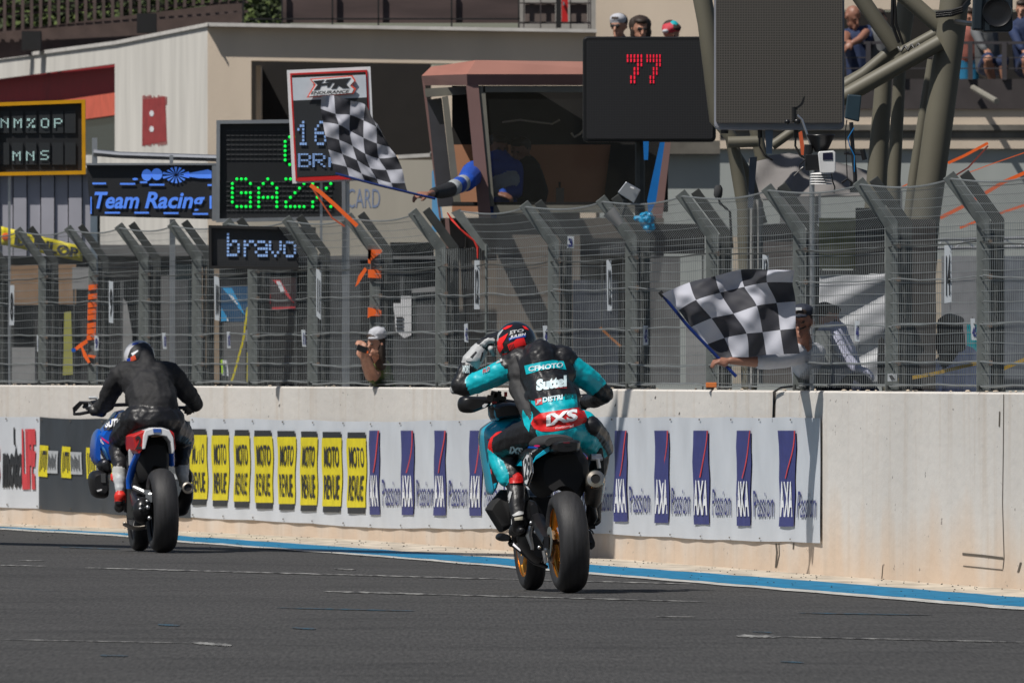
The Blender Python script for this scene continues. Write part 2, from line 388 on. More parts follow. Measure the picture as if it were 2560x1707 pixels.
def wall_mat():
    m = mat('pit_wall_concrete', (.5, .5, .5), .85, var=0); nt, N, L, b = nodes_of(m)
    tc = N.new('ShaderNodeTexCoord'); sp = N.new('ShaderNodeSeparateXYZ'); L.new(tc.outputs['Object'], sp.inputs[0])
    def noise(scale, st=(1, 1, 1), det=6):
        mp = N.new('ShaderNodeMapping'); mp.inputs['Scale'].default_value = st; L.new(tc.outputs['Object'], mp.inputs[0])
        n = N.new('ShaderNodeTexNoise'); n.inputs['Scale'].default_value = scale; n.inputs['Detail'].default_value = det
        L.new(mp.outputs[0], n.inputs['Vector']); return n.outputs[0]
    def rmp(inp, a, b_, c, d):
        r = N.new('ShaderNodeMapRange'); r.inputs[1].default_value = a; r.inputs[2].default_value = b_; r.inputs[3].default_value = c; r.inputs[4].default_value = d; L.new(inp, r.inputs[0]); return r.outputs[0]
    # warm splash dirt near the ground with a ragged top, vertical run-off streaks, small chips
    a = N.new('ShaderNodeMath'); a.operation = 'ADD'; L.new(sp.outputs[2], a.inputs[0]); L.new(rmp(noise(1.5, (1, 1, .1)), .3, .7, -.22, .22), a.inputs[1])
    mx = N.new('ShaderNodeMix'); mx.data_type = 'RGBA'; mx.inputs['A'].default_value = (.60, .48, .375, 1); mx.inputs['B'].default_value = (.60, .572, .535, 1)
    L.new(rmp(a.outputs[0], .02, .5, 0, 1), mx.inputs['Factor'])
    st = rmp(noise(9, (1, .5, .05)), .52, .75, 0, .55)
    mx2 = N.new('ShaderNodeMix'); mx2.data_type = 'RGBA'; mx2.inputs['B'].default_value = (.46, .38, .30, 1); L.new(mx.outputs['Result'], mx2.inputs['A']); L.new(st, mx2.inputs['Factor'])
    ch = rmp(noise(26, (1, .35, .8), 3), .70, .74, 0, .75)
    mx3 = N.new('ShaderNodeMix'); mx3.data_type = 'RGBA'; mx3.inputs['B'].default_value = (.16, .14, .13, 1); L.new(mx2.outputs['Result'], mx3.inputs['A']); L.new(ch, mx3.inputs['Factor'])
    vm = N.new('ShaderNodeVectorMath'); vm.operation = 'SCALE'; L.new(mx3.outputs['Result'], vm.inputs[0]); L.new(rmp(noise(.7, (1, .6, .5)), .3, .7, .9, 1.1), vm.inputs['Scale'])
    L.new(vm.outputs[0], b.inputs['Base Color'])
    bp = N.new('ShaderNodeBump'); bp.inputs['Strength'].default_value = .25; bp.inputs['Distance'].default_value = .02; L.new(noise(12, (1, .4, 1)), bp.inputs['Height']); L.new(bp.outputs[0], b.inputs['Normal'])
    return m
concrete = wall_mat()
xs = list(range(-400, 2901, 60))
wt = thing('pit_wall', wc(1400), 'long pale concrete pit wall below the debris fence, stained near the ground', 'wall')
m = MB(); m.loft([[W(x, 0), W(x, WH - .012), W(x, WH, -.012), W(x, WH, -.25), W(x, 0, -.25)] for x in xs])
m.build('wall_body', concrete, wt)
m = MB()
for x in range(-380, 2900, 23):                      # crumbs of mortar along the top
    if random.random() < .6:
        p = FP(x + random.uniform(-9, 9), WH + .005, -random.uniform(.02, .12)); m.ell(p, (random.uniform(.008, .02), .05, random.uniform(.004, .010)), nu=6, nv=4)
m.build('mortar_crumbs', mat('mortar', (.5, .42, .33), .9, var=.3, scale=20), wt)
groove = mat('dark_crack', (.09, .075, .06), .9)
m = MB()
def crack(pts, wpx=2.2):
    for (x0, y0), (x1, y1) in zip(pts, pts[1:]):
        if abs(y1 - y0) > abs(x1 - x0): m.quad(WP(x0 - wpx / 2, y0, .003), WP(x0 + wpx / 2, y0, .003), WP(x1 + wpx / 2, y1, .003), WP(x1 - wpx / 2, y1, .003))
        else: m.quad(WP(x0, y0 - wpx / 2, .003), WP(x1, y1 - wpx / 2, .003), WP(x1, y1 + wpx / 2, .003), WP(x0, y0 + wpx / 2, .003))
crack([(2510, 985), (2509, 1120), (2507, 1260), (2511, 1395), (2508, 1422)], 1.5)
crack([(2407, 1384), (2460, 1389), (2509, 1395)], 6); crack([(2409, 1414), (2460, 1419), (2508, 1424)], 2.5)
crack([(1941, 1358), (1943, 1380), (1940, 1418)], 4); crack([(1948, 1358), (1949, 1385), (1942, 1418)], 2)
crack([(1985, 1357), (1984, 1372)], 3); crack([(1938, 978), (1936, 1042)], 5)
crack([(2212, 1410), (2208, 1412), (2205, 1446)], 1.5); crack([(2553, 1405), (2546, 1430)], 5); crack([(2500, 1028), (2499, 1066)], 3)
for x, y in ((828, 1100), (700, 1010), (1195, 985), (940, 1005), (1540, 1010), (1640, 990), (1700, 1030)): crack([(x, y), (x - 2, y + 6)], 2)
m.build('cracks', groove, wt)

# painted edge of the track
def strip(name, tops, bots, z, mt, label):
    g = MB(); xs = [t[0] for t in tops]
    X = list(range(xs[0], xs[-1] + 1, 40))
    def jit(x): return .8 * math.sin(x * .11) + .6 * math.sin(x * .037 + 2)
    for a, b_ in zip(X, X[1:]):
        ta, tb = (lerp(xs, [t[1] for t in tops], q) for q in (a, b_)); ba, bb = (lerp([t[0] for t in bots], [t[1] for t in bots], q) for q in (a, b_))
        g.quad(G(a, ta + jit(a) * .6, z), G(b_, tb + jit(b_) * .6, z), G(b_, bb + jit(b_ + 50) * .6, z), G(a, ba + jit(a + 50) * .6, z))
    return tag(g.build(name, mt), label, kind='structure')
worn = mat('worn_cream_paint', (.46, .405, .33), .9, var=.3, scale=5, stretch=(1, .2, 1))
bluep = mat('blue_kerb_paint', (.0, .15, .30), .75, var=.22, scale=9, stretch=(1, .25, 1))
whitep = mat('white_line_paint', (.42, .42, .40), .8, var=.3, scale=12, stretch=(1, .25, 1))
WB = [(x, 1.1255 * hpx(x) + HZ - 5) for x in (-200, 0, 500, 925, 1400, 2053, 2560, 2800)]
BT = [(-200, 1309), (0, 1316), (280, 1330), (445, 1338), (925, 1371), (1470, 1410), (2053, 1453), (2560, 1493), (2800, 1512)]
BB = [(-200, 1311), (0, 1319), (280, 1334), (445, 1350), (925, 1385), (1470, 1429), (2053, 1476), (2560, 1516), (2800, 1536)]
WL = [(-200, 1315), (0, 1323), (280, 1338), (445, 1354), (925, 1389), (1470, 1434), (2053, 1482), (2560, 1524), (2800, 1545)]
strip('track_edge_strip', WB, BT, .004, worn, 'pale dusty concrete strip at the foot of the wall')
strip('painted_kerb', BT, BB, .006, bluep, 'blue painted band along the track edge')
strip('track_edge_line', BB, WL, .006, whitep, 'white line beside the blue band')
def worn_line(name, col):
    mt = mat(name, col, .85, var=0); nt, N, L, b = nodes_of(mt); tc = N.new('ShaderNodeTexCoord'); mp = N.new('ShaderNodeMapping'); mp.inputs['Scale'].default_value = (1, .12, 1); L.new(tc.outputs['Object'], mp.inputs[0])
    n = N.new('ShaderNodeTexNoise'); n.inputs['Scale'].default_value = 16; n.inputs['Detail'].default_value = 8; L.new(mp.outputs[0], n.inputs['Vector'])
    r = N.new('ShaderNodeMapRange'); r.inputs[1].default_value = .40; r.inputs[2].default_value = .66; L.new(n.outputs[0], r.inputs[0])
    mx = N.new('ShaderNodeMix'); mx.data_type = 'RGBA'; mx.inputs['A'].default_value = (.046, .045, .045, 1); mx.inputs['B'].default_value = (*col, 1); L.new(r.outputs[0], mx.inputs['Factor']); L.new(mx.outputs['Result'], b.inputs['Base Color']); return mt
m = MB()
for x0, y0, x1, y1, t, c in ((212, 1418, 1280, 1447, 3.2, 0), (1280, 1447, 1740, 1459, 2.4, 0), (808, 1477, 1100, 1485, 4, 0), (1100, 1485, 1764, 1503, 2.4, 0), (0, 1412, 118, 1414, 3, 0), (45, 1400, 110, 1401, 2, 0),
      (0, 1597, 480, 1606, 1.6, 0), (480, 1605, 580, 1612, 7, 0), (1840, 1588, 1950, 1590, 8, 0), (1950, 1590, 2560, 1604, 2.5, 0), (835, 1421, 890, 1423, 3, 0),
      (150, 1366, 300, 1372, 3, 1), (690, 1518, 1040, 1526, 2.2, 1), (395, 1560, 450, 1562, 5, 1), (730, 1568, 790, 1571, 4, 1), (250, 1637, 320, 1638, 4, 1), (1995, 1531, 2330, 1536, 2.5, 1), (1950, 1652, 2010, 1655, 3, 1), (1880, 1578, 1930, 1580, 2, 1), (1640, 1540, 1740, 1541, 2, 0)):
    n = 24
    for k in range(n):
        a, b_ = k / n, (k + 1) / n; xa, xb = x0 + (x1 - x0) * a, x0 + (x1 - x0) * b_; ya, yb = y0 + (y1 - y0) * a, y0 + (y1 - y0) * b_
        ta = t * min(1, 8 * a + .2, 8 * (1 - a) + .2) * (.8 + .2 * math.sin(a * 40)) / 2; tb = t * min(1, 8 * b_ + .2, 8 * (1 - b_) + .2) * (.8 + .2 * math.sin(b_ * 40)) / 2
        m.quad(G(xa, ya - ta, .004), G(xb, yb - tb, .004), G(xb, yb + tb, .004), G(xa, ya + ta, .004), c)
tag(m.build('track_markings', [worn_line('worn_white_lines', (.30, .30, .29)), worn_line('faded_blue_paint', (.02, .075, .12))]), 'thin white and faded blue painted lines across the track', kind='structure')
# grit at the foot of the wall: uncountable crumbs of rubber
m = MB()
for i in range(420):
    px = random.uniform(0, 2560); py = lerp([q[0] for q in WB], [q[1] for q in WB], px) + random.uniform(3, 55) * random.random(); r = random.uniform(.003, .008)
    m.ell(G(px, py, .006), (r, r * 3, r * .6), nu=5, nv=3)
tag(m.build('rubber_grit', matblack), 'scattered crumbs of tyre rubber at the foot of the wall', kind='stuff')

# ================================================================== banners hung on the wall
vinyl = mat('white_vinyl', (.57, .60, .645), .5, var=.05, scale=3)
vinylb = mat('black_vinyl', (.035, .042, .052), .5, var=.15, scale=3)
def brip(px): return .018 + .010 * math.sin(px * .045) + .006 * math.sin(px * .013 + 1)
def banner(x0, x1, top, bot, mt, label, draw, pins=()):
    c = thing('banner', W((x0 + x1) / 2, .5), label, 'banner', 'advertising banners on the pit wall')
    m = MB(); n = max(8, int((x1 - x0) / 5))
    def fn(u, v):
        px = x0 + (x1 - x0) * u; yt = lerp(*zip(*top), px); yb = lerp(*zip(*bot), px)
        sag = 2.5 * abs(math.sin((px - x0) * math.pi / 150.))
        y = yt + sag + (yb + sag * .8 - yt - sag) * v
        fold = .0065 * math.sin(px * .04 + v * 2.2) * (1 - .5 * v) + .003 * math.sin(px * .11 - v * 5)
        return WP(px - (.035 + fold) * 0, y, .014 + fold)
    m.grid(fn, n, 26); m.build('sheet', mt, c, smooth=True)
    def at(px, py):
        yt = lerp(*zip(*top), px); yb = lerp(*zip(*bot), px); v = (py - yt) / (yb - yt)
        fold = .0065 * math.sin(px * .04 + v * 2.2) * (1 - .5 * v) + .003 * math.sin(px * .11 - v * 5)
        return WP(px + 1.2 * math.sin(py * .05 + px * .02), py, .024 + fold)
    draw(c, at)
    m = MB()
    for px in range(int(x0) + 8, int(x1), 75):
        for e in (0, 1):
            py = lerp(*zip(*top), px) + 7 if e == 0 else lerp(*zip(*bot), px) - 6
            m.slab(0, 0, 0, 0, 1, 0) if False else m.quad(at(px - 1.5, py - 2), at(px + 1.5, py - 2), at(px + 1.5, py + 2), at(px - 1.5, py + 2))
    m.build('eyelets', groove, c)
    return c
def rect(m, at, x0, y0, x1, y1, mi=0, n=6, d=0):
    for k in range(n):
        a, b_ = y0 + (y1 - y0) * k / n, y0 + (y1 - y0) * (k + 1) / n
        m.quad(at(x0, a) , at(x1, a + d), at(x1, b_ + d), at(x0, b_), mi)
def lift(at, off): return lambda x, y: at(x, y) + wn_(x) * off
def txt(m, at, s, x0, y0, x1, y1, mi=0, bold=.02, shear=0): put_text(m, s, lambda a, b_: at(x0 + (x1 - x0) * a, y1 + (y0 - y1) * b_), mi, bold, shear)
def d_moto(c, at):
    m = MB(); up = lift(at, .004)
    rect(m, at, 42, 1068, 45, 1112, 0); txt(m, at, 'moto', 14, 1108, 62, 1220, 0, .05); txt(m, at, 'LIFE', 62, 1072, 94, 1223, 1, .06); txt(m, at, 'S', -14, 1108, 7, 1222, 1, .05)
    m.build('print', [blackprint, redprint], c)
banner(-60, 101, [(-60, 1037), (101, 1042)], [(-60, 1262), (101, 1271)], vinyl, 'white banner with black and red letters at the far left end of the wall', d_moto)
def d_black(c, at):
    m = MB(); up = lift(at, .004)
    for k, x in enumerate((103, 162, 222, 283, 344, 405)):
        y = 1112 + k * 3; rect(m, at, x, y, x + 22, y + 78, 0, d=2); [rect(m, up, x + 4 + q * 3.6, y + 14 + (q % 2) * 6, x + 5.6 + q * 3.6, y + 66 - (q % 3) * 5, 1) for q in range(5)]; rect(m, up, x + 8, y + 14, x + 17, y + 24, 1)
        rect(m, at, x + 22, y + 14, x + 50, y + 70, 2, d=1); [rect(m, up, x + 24 + q * 3.4, y + 22 + (q % 3) * 5, x + 25.4 + q * 3.4, y + 62 - (q % 2) * 6, 3) for q in range(7)]
    m.build('print', [yellowprint, blackprint, greyprint, vinylb], c)
banner(101, 481, [(101, 1042), (200, 1045), (481, 1050)], [(101, 1272), (300, 1285), (481, 1293)], vinylb, 'black banner with small yellow and grey boxes behind the left motorcycle', d_black)
def d_yellow(c, at):
    m = MB(); up = lift(at, .004)
    xs = [(484, 524), (536, 577), (591, 632), (644, 688), (700, 744), (757, 801), (813, 860), (873, 922)]
    for k, (a, b_) in enumerate(xs):
        y0 = 1072 + k * 1.2; y1 = 1262 + k * 3
        rect(m, at, a + 2, y0, b_ - 2, y0 + 15, 1); rect(m, at, a, y0 + 15, b_, y1 - 15, 0); rect(m, at, a + 2, y1 - 15, b_ - 2, y1, 1)
        txt(m, up, 'MOTO', a + 7, y0 + 36, b_ - 5, y0 + 88, 1, .02); txt(m, up, 'REVUE', a + 5, y0 + 108, b_ - 5, y1 - 32, 1, .015)
    m.build('print', [yellowprint, blackprint], c)
banner(481, 925, [(481, 1042), (700, 1047), (925, 1052)], [(481, 1292), (700, 1302), (925, 1317)], vinyl, 'white banner with eight upright yellow and black boxes between the riders', d_yellow)
def d_pass(c, at):
    m = MB(); up = lift(at, .004); up2 = lift(at, .007)
    cols = [(931, 957), (1010, 1040), (1093, 1123), (1180, 1210), (1268, 1298), (1355, 1386), (1455, 1488), (1543, 1577), (1644, 1679), (1743, 1780), (1849, 1886), (1955, 1995)]
    for k, (a, b_) in enumerate(cols):
        y0 = 1076; y1 = lerp([931, 1290, 1460, 1850, 2000], [1286, 1290, 1300, 1314, 1316], a)
        rect(m, at, a, y0, b_, y1, 0)
        for q in range(6):
            t0, t1 = q / 6, (q + 1) / 6; xa = b_ - (b_ - a) * .5 * t0 ** 1.4; xb = b_ - (b_ - a) * .5 * t1 ** 1.4; ya = y0 + (y1 - y0) * .5 * t0; yb = y0 + (y1 - y0) * .5 * t1
            m.quad(up(xa - 2.6, ya), up(xa, ya), up(xb, yb), up(xb - 2.6, yb), 1)
        w_ = b_ - a; txt(m, up, 'AXA', a + w_ * .06, y0 + (y1 - y0) * .53, b_ - w_ * .06, y1 - (y1 - y0) * .1, 2, .03)
        if a > 1380 and a < 1400: continue
        txt(m, at, 'Passion', b_ + 7, y1 - 88, b_ + 7 + 43 + (a - 931) * .006, y1 - 22, 0, .0)
    m.build('print', [navy, redprint, whiteprint], c)
banner(925, 2057, [(925, 1053), (1250, 1046), (1500, 1041), (2057, 1042)], [(925, 1318), (1290, 1321), (1500, 1332), (1800, 1348), (2057, 1355)], vinyl, 'long white banner with navy boxes and the word Passion repeated behind the right rider', d_pass)

# ================================================================== debris fence on the wall
POSTS = [-20, 106, 232, 360, 493, 632, 782, 938, 1102, 1384, 1578, 1780, 1998, 2230, 2459, 2690]
ZB, ZT = 2.325, 2.60
def arm(px, t, dx=0, off=-.08):       # t 0..1 along the cantilever arm leaning over the track
    p = FP(px, ZB + (ZT - ZB) * t, off); n = wn_(px); return p + n * (.215 * t) + Vector((dx, 0, 0))
rusty = mat('rusty_clamp', (.16, .11, .08), .7, var=.4, scale=30)
def make_post(px, k):
    c = thing('fence_post', FP(px, WH), f'grey steel fence post with arm bent over the track, {ORD[k]} post from the left', 'fence post', 'bent steel posts of the debris fence')
    hw = hw0 = .042 if px > 300 else .036
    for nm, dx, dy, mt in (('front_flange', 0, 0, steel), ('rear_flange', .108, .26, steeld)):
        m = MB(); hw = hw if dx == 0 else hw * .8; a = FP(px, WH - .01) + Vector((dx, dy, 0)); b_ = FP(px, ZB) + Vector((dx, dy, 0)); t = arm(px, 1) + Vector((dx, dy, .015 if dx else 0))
        d = (t - b_).normalized(); side = Vector((d.z, 0, -d.x))
        # mitred profile at the bend, extruded in depth
        k1 = Vector((hw, 0, hw * .42))
        poly = [a + Vector((-hw, 0, 0)), a + Vector((hw, 0, 0)), b_ + k1, t + side * hw + d * .02, t - side * hw + d * .02, b_ - k1]
        m.prism(poly, (0, .05, 0)); m.build(nm, mt, c, bevel=.004)
    m = MB(); o = Vector((.06, .10, 0)); a = FP(px, WH) + o; b_ = FP(px, ZB) + o; t = arm(px, .93) + o
    m.prism([a + Vector((-.01, 0, 0)), a + Vector((.01, 0, 0)), b_ + Vector((.012, 0, 0)), b_ + Vector((-.012, 0, 0))], (0, .12, 0))
    d = (t - b_).normalized(); side = Vector((d.z, 0, -d.x))
    m.build('web', steeld, c)
    for z in (1.42, 1.66, 1.97, 2.19):
        m = MB(); m.box(FP(px, z) + Vector((hw0 + .004, -.01, 0)), (.022, .03, .03)); m.box(FP(px, z) + Vector((hw0 - .004, -.02, 0)), (.03, .012, .012)); m.build('clamp', rusty, c)
    m = MB(); m.box(FP(px, WH + .006) + Vector((.05, .1, 0)), (.18, .34, .012)); 
    for sx in (-.03, .13): m.cone(FP(px, WH + .01) + Vector((sx, -.03, 0)), FP(px, WH + .04) + Vector((sx, -.03, 0)), .010, seg=6)
    m.build('base_plate', steeld, c)
    return c
for k, px in enumerate(POSTS): make_post(px, k)
def fence_panel(x0, x1, k, low=False):
    c = thing('mesh_fence', FP((x0 + x1) / 2, WH), f'steel wire mesh with sagging cables between two posts, {ORD[k]} length from the left', 'fence', 'mesh lengths between the fence posts')
    m = MB(); n = max(8, int((x1 - x0) / 4.5)); zt = ZB if not low else 2.0
    r = .0014 + .0002 * (x0 / 2560)
    def wire(pts, r):
        for p, q in zip(pts, pts[1:]):
            d = (q - p); s = Vector((d.z, 0, -d.x)); s = s.normalized() * r if s.length > 1e-6 else Vector((r, 0, 0)); e = Vector((0, r, 0))
            m.add([p - s - e, p + s - e, p + s + e, p - s + e, q - s - e, q + s - e, q + s + e, q - s + e], [(0, 1, 5, 4), (1, 2, 6, 5), (2, 3, 7, 6), (3, 0, 4, 7)])
    for i in range(1, n):
        px = x0 + (x1 - x0) * i / n; j = random.uniform(-.004, .004)
        pts = [FP(px + 1.0 * math.sin(z * 9 + i * .2), z, -.075) for z in (WH + .02, 1.5, 1.75, 2.0, 2.2)] + [FP(px, ZB - .01, -.075)]
        if not low: pts += [arm(px, t, off=-.075) for t in (.4, .75, .97 - .10 * math.sin(math.pi * i / n))]
        wire(pts, r)
    zs = []; z = WH + .05
    while z < zt: zs.append(z); z += .066 if z < 2.1 else .04
    for q, z in enumerate(zs):
        am = random.uniform(.001, .004); ph = random.uniform(0, 6)
        wire([FP(x0 + (x1 - x0) * i / 10, z + am * math.sin(i * .9 + ph) - .006 * math.sin(math.pi * i / 10), -.07) for i in range(11)], r * 1.5)
    if not low:
        for t in (.2, .4, .6, .8): wire([arm(x0 + (x1 - x0) * i / 8, t - .05 * math.sin(math.pi * i / 8), off=-.07) for i in range(9)], r * 1.2)
    m.build('wire_mesh', wirem, c)
    for z, sag, rr in ((1.262, -.012, .006), (1.42, .016, .0055), (1.66, -.010, .0055), (1.97, .018, .0045), (2.19, .025, .005)):
        m = MB(); s2 = sag * random.uniform(.3, 1.4); z2 = z + random.uniform(-.01, .01)
        m.tube([FP(x0 + (x1 - x0) * i / 10, z2 - s2 * math.sin(math.pi * i / 10) + .003 * math.sin(i * 1.7 + x0), -.06) for i in range(11)], rr, 5)
        m.build('cable', wirem if z < 2.1 else steeld, c, smooth=True)
    if not low:
        m = MB(); m.tube([arm(x0 + (x1 - x0) * i / 10, .96 - .13 * math.sin(math.pi * i / 10), off=-.07) for i in range(11)], .006, 5); m.build('cable', wirem, c, smooth=True)
k = 0
for a, b_ in zip(POSTS, POSTS[1:]):
    if a == 1102:
        fence_panel(1102, 1214, k, low=True); k += 1; fence_panel(1218, 1384, k); k += 1
    else: fence_panel(a, b_, k); k += 1
c = thing('gate_post', FP(1216, WH), 'thin pale steel gate post in the wide gap left of the turquoise rider', 'gate post')
m = MB(); m.cone(FP(1216, WH), FP(1216, 2.34), .012, seg=8); m.build('upright', steel, c); m = MB(); m.box(FP(1216, WH + .01), (.07, .12, .02)); m.build('foot', steeld, c)
m = MB(); p = FP(1216, 2.34); m.prism([p + Vector((-.03, 0, -.05)), p + Vector((.03, 0, -.05)), p + Vector((-.20, 0, .27)), p + Vector((-.27, 0, .24))], (0, .05, 0)); m.build('bent_arm', steel, c)

# number plates tied on the fence
platem = mat('white_plate', (.50, .54, .58), .5, var=.05)
def plate(poly, s, label, mi=None, tx=None):
    cx = sum(p[0] for p in poly) / 4; D = FP(cx, 1)[1] - .14
    c = thing('number_plate', P(cx, max(p[1] for p in poly), D), label, 'number plate', 'white plates tied to the fence')
    m = MB(); m.pp(poly, D, .006); m.build('plate', platem, c)
    m = MB(); (x0, y0), (x1, y1), (x2, y2), (x3, y3) = poly
    for t, a0, a1, b0, b1 in s:
        put_text(m, t, lambda a, b_: P(x3 + (x2 - x3) * (a0 + (a1 - a0) * a), (y3 + (y0 - y3) * (b0 + (b1 - b0) * b_)) + (y2 - y3) * (a0 + (a1 - a0) * a), D - .004), None, .04)
    m.build('number', navy if 'small' in label else blackprint, c)
    m = MB(); m.tube([P((x0 + x1) / 2, y0, D), P((x0 + x1) / 2, y0 - 4, D + .06)], .003, 4); m.build('tie', steeld, c)
T = lambda s: [(s, .2, .8, .12, .82)]
for poly, s, lb in (
  ([(25, 713), (36, 713), (35, 813), (23, 813)], '8', 'tall narrow white plate at the far left end of the fence'),
  ([(272, 702), (283, 704), (283, 808), (272, 806)], '9', 'tall white plate behind the black rider, right of the orange tape'),
  ([(535, 690), (548, 693), (549, 802), (537, 800)], '10', 'tall white plate under the left edge of the black bravo sign'),
  ([(790, 672), (803, 676), (802, 800), (791, 790)], '11', 'tall white plate below the right end of the black bravo sign'),
  ([(1186, 651), (1200, 651), (1199, 773), (1185, 773)], '12', 'tall white plate above and left of the turquoise rider'),
  ([(1516, 650), (1529, 650), (1530, 777), (1518, 777)], '12', 'tall white plate between the screen support and the lower flag'),
  ([(1906, 636), (1922, 640), (1921, 700), (1906, 700)], '13', 'white plate half hidden just above the lower checkered flag'),
  ([(2361, 613), (2379, 612), (2379, 755), (2361, 758)], '14', 'tall white plate numbered 14 near the right end of the fence'),
  ([(1419, 590), (1435, 591), (1435, 621), (1418, 620)], '3', 'small white plate numbered 3 high on the fence'),
  ([(92, 838), (98, 838), (99, 879), (93, 879)], '8', 'small white plate beside the second fence post'),
  ([(236, 838), (247, 838), (246, 876), (236, 876)], '9', 'small white plate beside the orange tape post'),
  ([(405, 832), (414, 832), (417, 872), (408, 872)], '10', 'small white plate right of the black rider helmet'),
  ([(567, 829), (575, 829), (577, 870), (568, 870)], '10', 'small white plate in front of the grey shelf'),
  ([(753, 824), (763, 825), (766, 867), (756, 866)], '11', 'small white plate on the black sign post'),
  ([(953, 818), (961, 818), (962, 864), (953, 864)], '11', 'small white plate beside the woman with the phone'),
  ([(1160, 810), (1169, 808), (1171, 856), (1161, 854)], '42', 'small white plate left of the raised glove'),
  ([(1357, 814), (1368, 814), (1370, 861), (1360, 861)], '4', 'small white plate right of the red and black helmet'),
  ([(1608, 814), (1620, 814), (1621, 862), (1608, 863)], '43', 'small white plate numbered 43 left of the lower flag'),
  ([(2137, 802), (2149, 802), (2149, 854), (2137, 853)], '44', 'small white plate numbered 44 before the silver sheet')):
    plate(poly, T(s), lb)
plate([(2426, 796), (2437, 796), (2442, 850), (2429, 850)], [('45', .1, .95, .15, .6)], 'small white plate numbered 45 before the turquoise board')
# ================================================================== buildings behind the pit lane
stucco = mat('beige_render', (.66, .555, .44), .9, var=.10, scale=1.2, stretch=(1, 1, .35), bump=.1)
stuccog = mat('pale_grey_render', (.62, .60, .555), .9, var=.12, scale=2.2, stretch=(1.5, 1, .25), bump=.1)
capm = mat('white_coping', (.55, .53, .50), .8, var=.15)
brown = mat('brown_louvre', (.095, .065, .058), .7, var=.2)
browng = mat('brown_mesh_panel', (.085, .058, .055), .7, var=.35, scale=2, stretch=(.4, 1, 3))
dark = mat('dark_interior', (.012, .010, .009), .8)
redaw = mat('deep_red_awning', (.30, .012, .018), .7, var=.1)
greyglass = mat('dark_glazing', (.03, .04, .045), .2)
bl = thing('pit_building', P(519, 1222, 185), 'beige and pale grey pit building with a black window opening and brown roof terrace', 'building')
def Bz(px, py, D): return P(px, py, D)
# right face, around its window opening
m = MB(); m.slab(519, 62, 628, 1215, 185, .4)
m.pp([(628, 63), (1490, 79), (1490, 165), (628, 152)], 185, .4); m.slab(1078, 165, 1490, 1215, 185, .4); m.slab(628, 388, 1078, 1215, 185, .4)
m.pp([(1490, -60), (1800, -60), (1800, 1215), (1490, 1215)], 186, .4)
m.build('wall', stucco, bl)
m = MB(); m.pp([(515, 57), (1492, 74), (1492, 82), (515, 66)], 184.85, .6); m.slab(1075, 380, 1080, 392, 184.9, .3); m.pp([(995, 388), (1082, 383), (1082, 392), (995, 397)], 184.9, .5)
m.build('coping', capm, bl)
m = MB(); m.slab(628, 152, 1078, 388, 186.6, .1); m.build('window', dark, bl)
m = MB(); m.pp([(640, 165), (652, 165), (652, 388), (640, 388)], 185.5, 1.1); m.build('window_reveal', stucco, bl)
# left face, receding
def LF(px, py, off=0.):
    t_ = (519 - px) / 519; D = 1 / ((1 - t_) / 185 + t_ / 203.5) - off; return P(px, py, D)
def lface(m, poly, th=.3, off=0., mi=0): m.prism([LF(x, y, off) for x, y in poly], (0, th, 0), mi)
m = MB(); lface(m, [(519, 62), (519, 1220), (287, 1195), (287, 108)]); lface(m, [(287, 108), (287, 160), (-80, 208), (-80, 156)]); lface(m, [(287, 388), (287, 1195), (-80, 1150), (-80, 388)])
m.build('wall', stuccog, bl, label='pale grey side wall')
m = MB(); lface(m, [(519, 57), (519, 66), (287, 112), (-80, 160), (-80, 151), (287, 103)], .5, .2); m.build('coping', capm, bl)
m = MB(); lface(m, [(287, 160), (287, 250), (-80, 262), (-80, 205)], .2, -1.6); m.build('awning', redaw, bl)
m = MB(); lface(m, [(287, 232), (287, 288), (200, 300), (-80, 305), (-80, 262), (150, 252)], .2, -.5); m.build('soffit', mat('salmon_soffit', (.62, .12, .07), .8), bl)
m = MB(); lface(m, [(287, 285), (287, 392), (-80, 392), (-80, 300)], .1, -.9); m.build('glazing', greyglass, bl)
m = MB(); lface(m, [(356, 250), (413, 242), (417, 352), (355, 365)], .02, .03); 
for i in range(16):
    x = 356 + i * 3.9; h = random.uniform(0, 7); lface(m, [(x, 244 - h), (x + 2.5, 244 - h), (x + 2.5, 262), (x, 262)], .02, .035); lface(m, [(x, 350), (x + 2.5, 350), (x + 2.8, 360 + h), (x + .5, 360 + h)], .02, .035)
rp = m.build('red_number_square', mat('faded_red_paint', (.30, .035, .035), .8, var=.2, scale=8), bl)
m = MB()
for y in (284, 323): m.prism([LF(379 + 6 * math.cos(a), y + 8 * math.sin(a), .06) for a in [i * math.pi / 3 for i in range(6)]], (0, .01, 0))
m.build('white_dots', whiteprint, rp)
m = MB(); m.slab(700, 0, 701, 1, 400, .01)
# roof terrace
m = MB()
for i in range(30):
    x = -60 + i * 22.5; yb = 132 - (x) * .14; m.pp([(x, -20), (x + 8, -20), (x + 8, yb - 50), (x, yb - 48)], 200, .05)
for y in (-4, 16, 40): m.pp([(-60, y + 38 if y > 20 else y + 22), (620, y - 14), (620, y - 8), (-60, y + 44 if y > 20 else y + 27)], 200.06, .05)
m.build('lattice', brown, bl)
m = MB(); m.pp([(-60, 88), (300, 42), (605, 5), (605, 66), (519, 60), (287, 110), (-60, 155)], 200.3, .1); m.build('terrace_parapet', brown, bl)
for x_, y_ in ((54, 78), (342, 34)):
    m = MB(); m.slab(x_, y_, x_ + 48, y_ + 48, 199, .4); m.build('vent_box', matblack, bl)
m = MB()
for a, b_ in ((705, 830), (833, 945), (948, 1128), (1131, 1296)): m.slab(a, -40, b_, 58, 190, .04)
m.build('terrace_screen', browng, bl)
m = MB()
for x in (608, 705, 831, 946, 1129, 1297): m.slab(x - 2, -40, x + 2, 74, 189.9, .05)
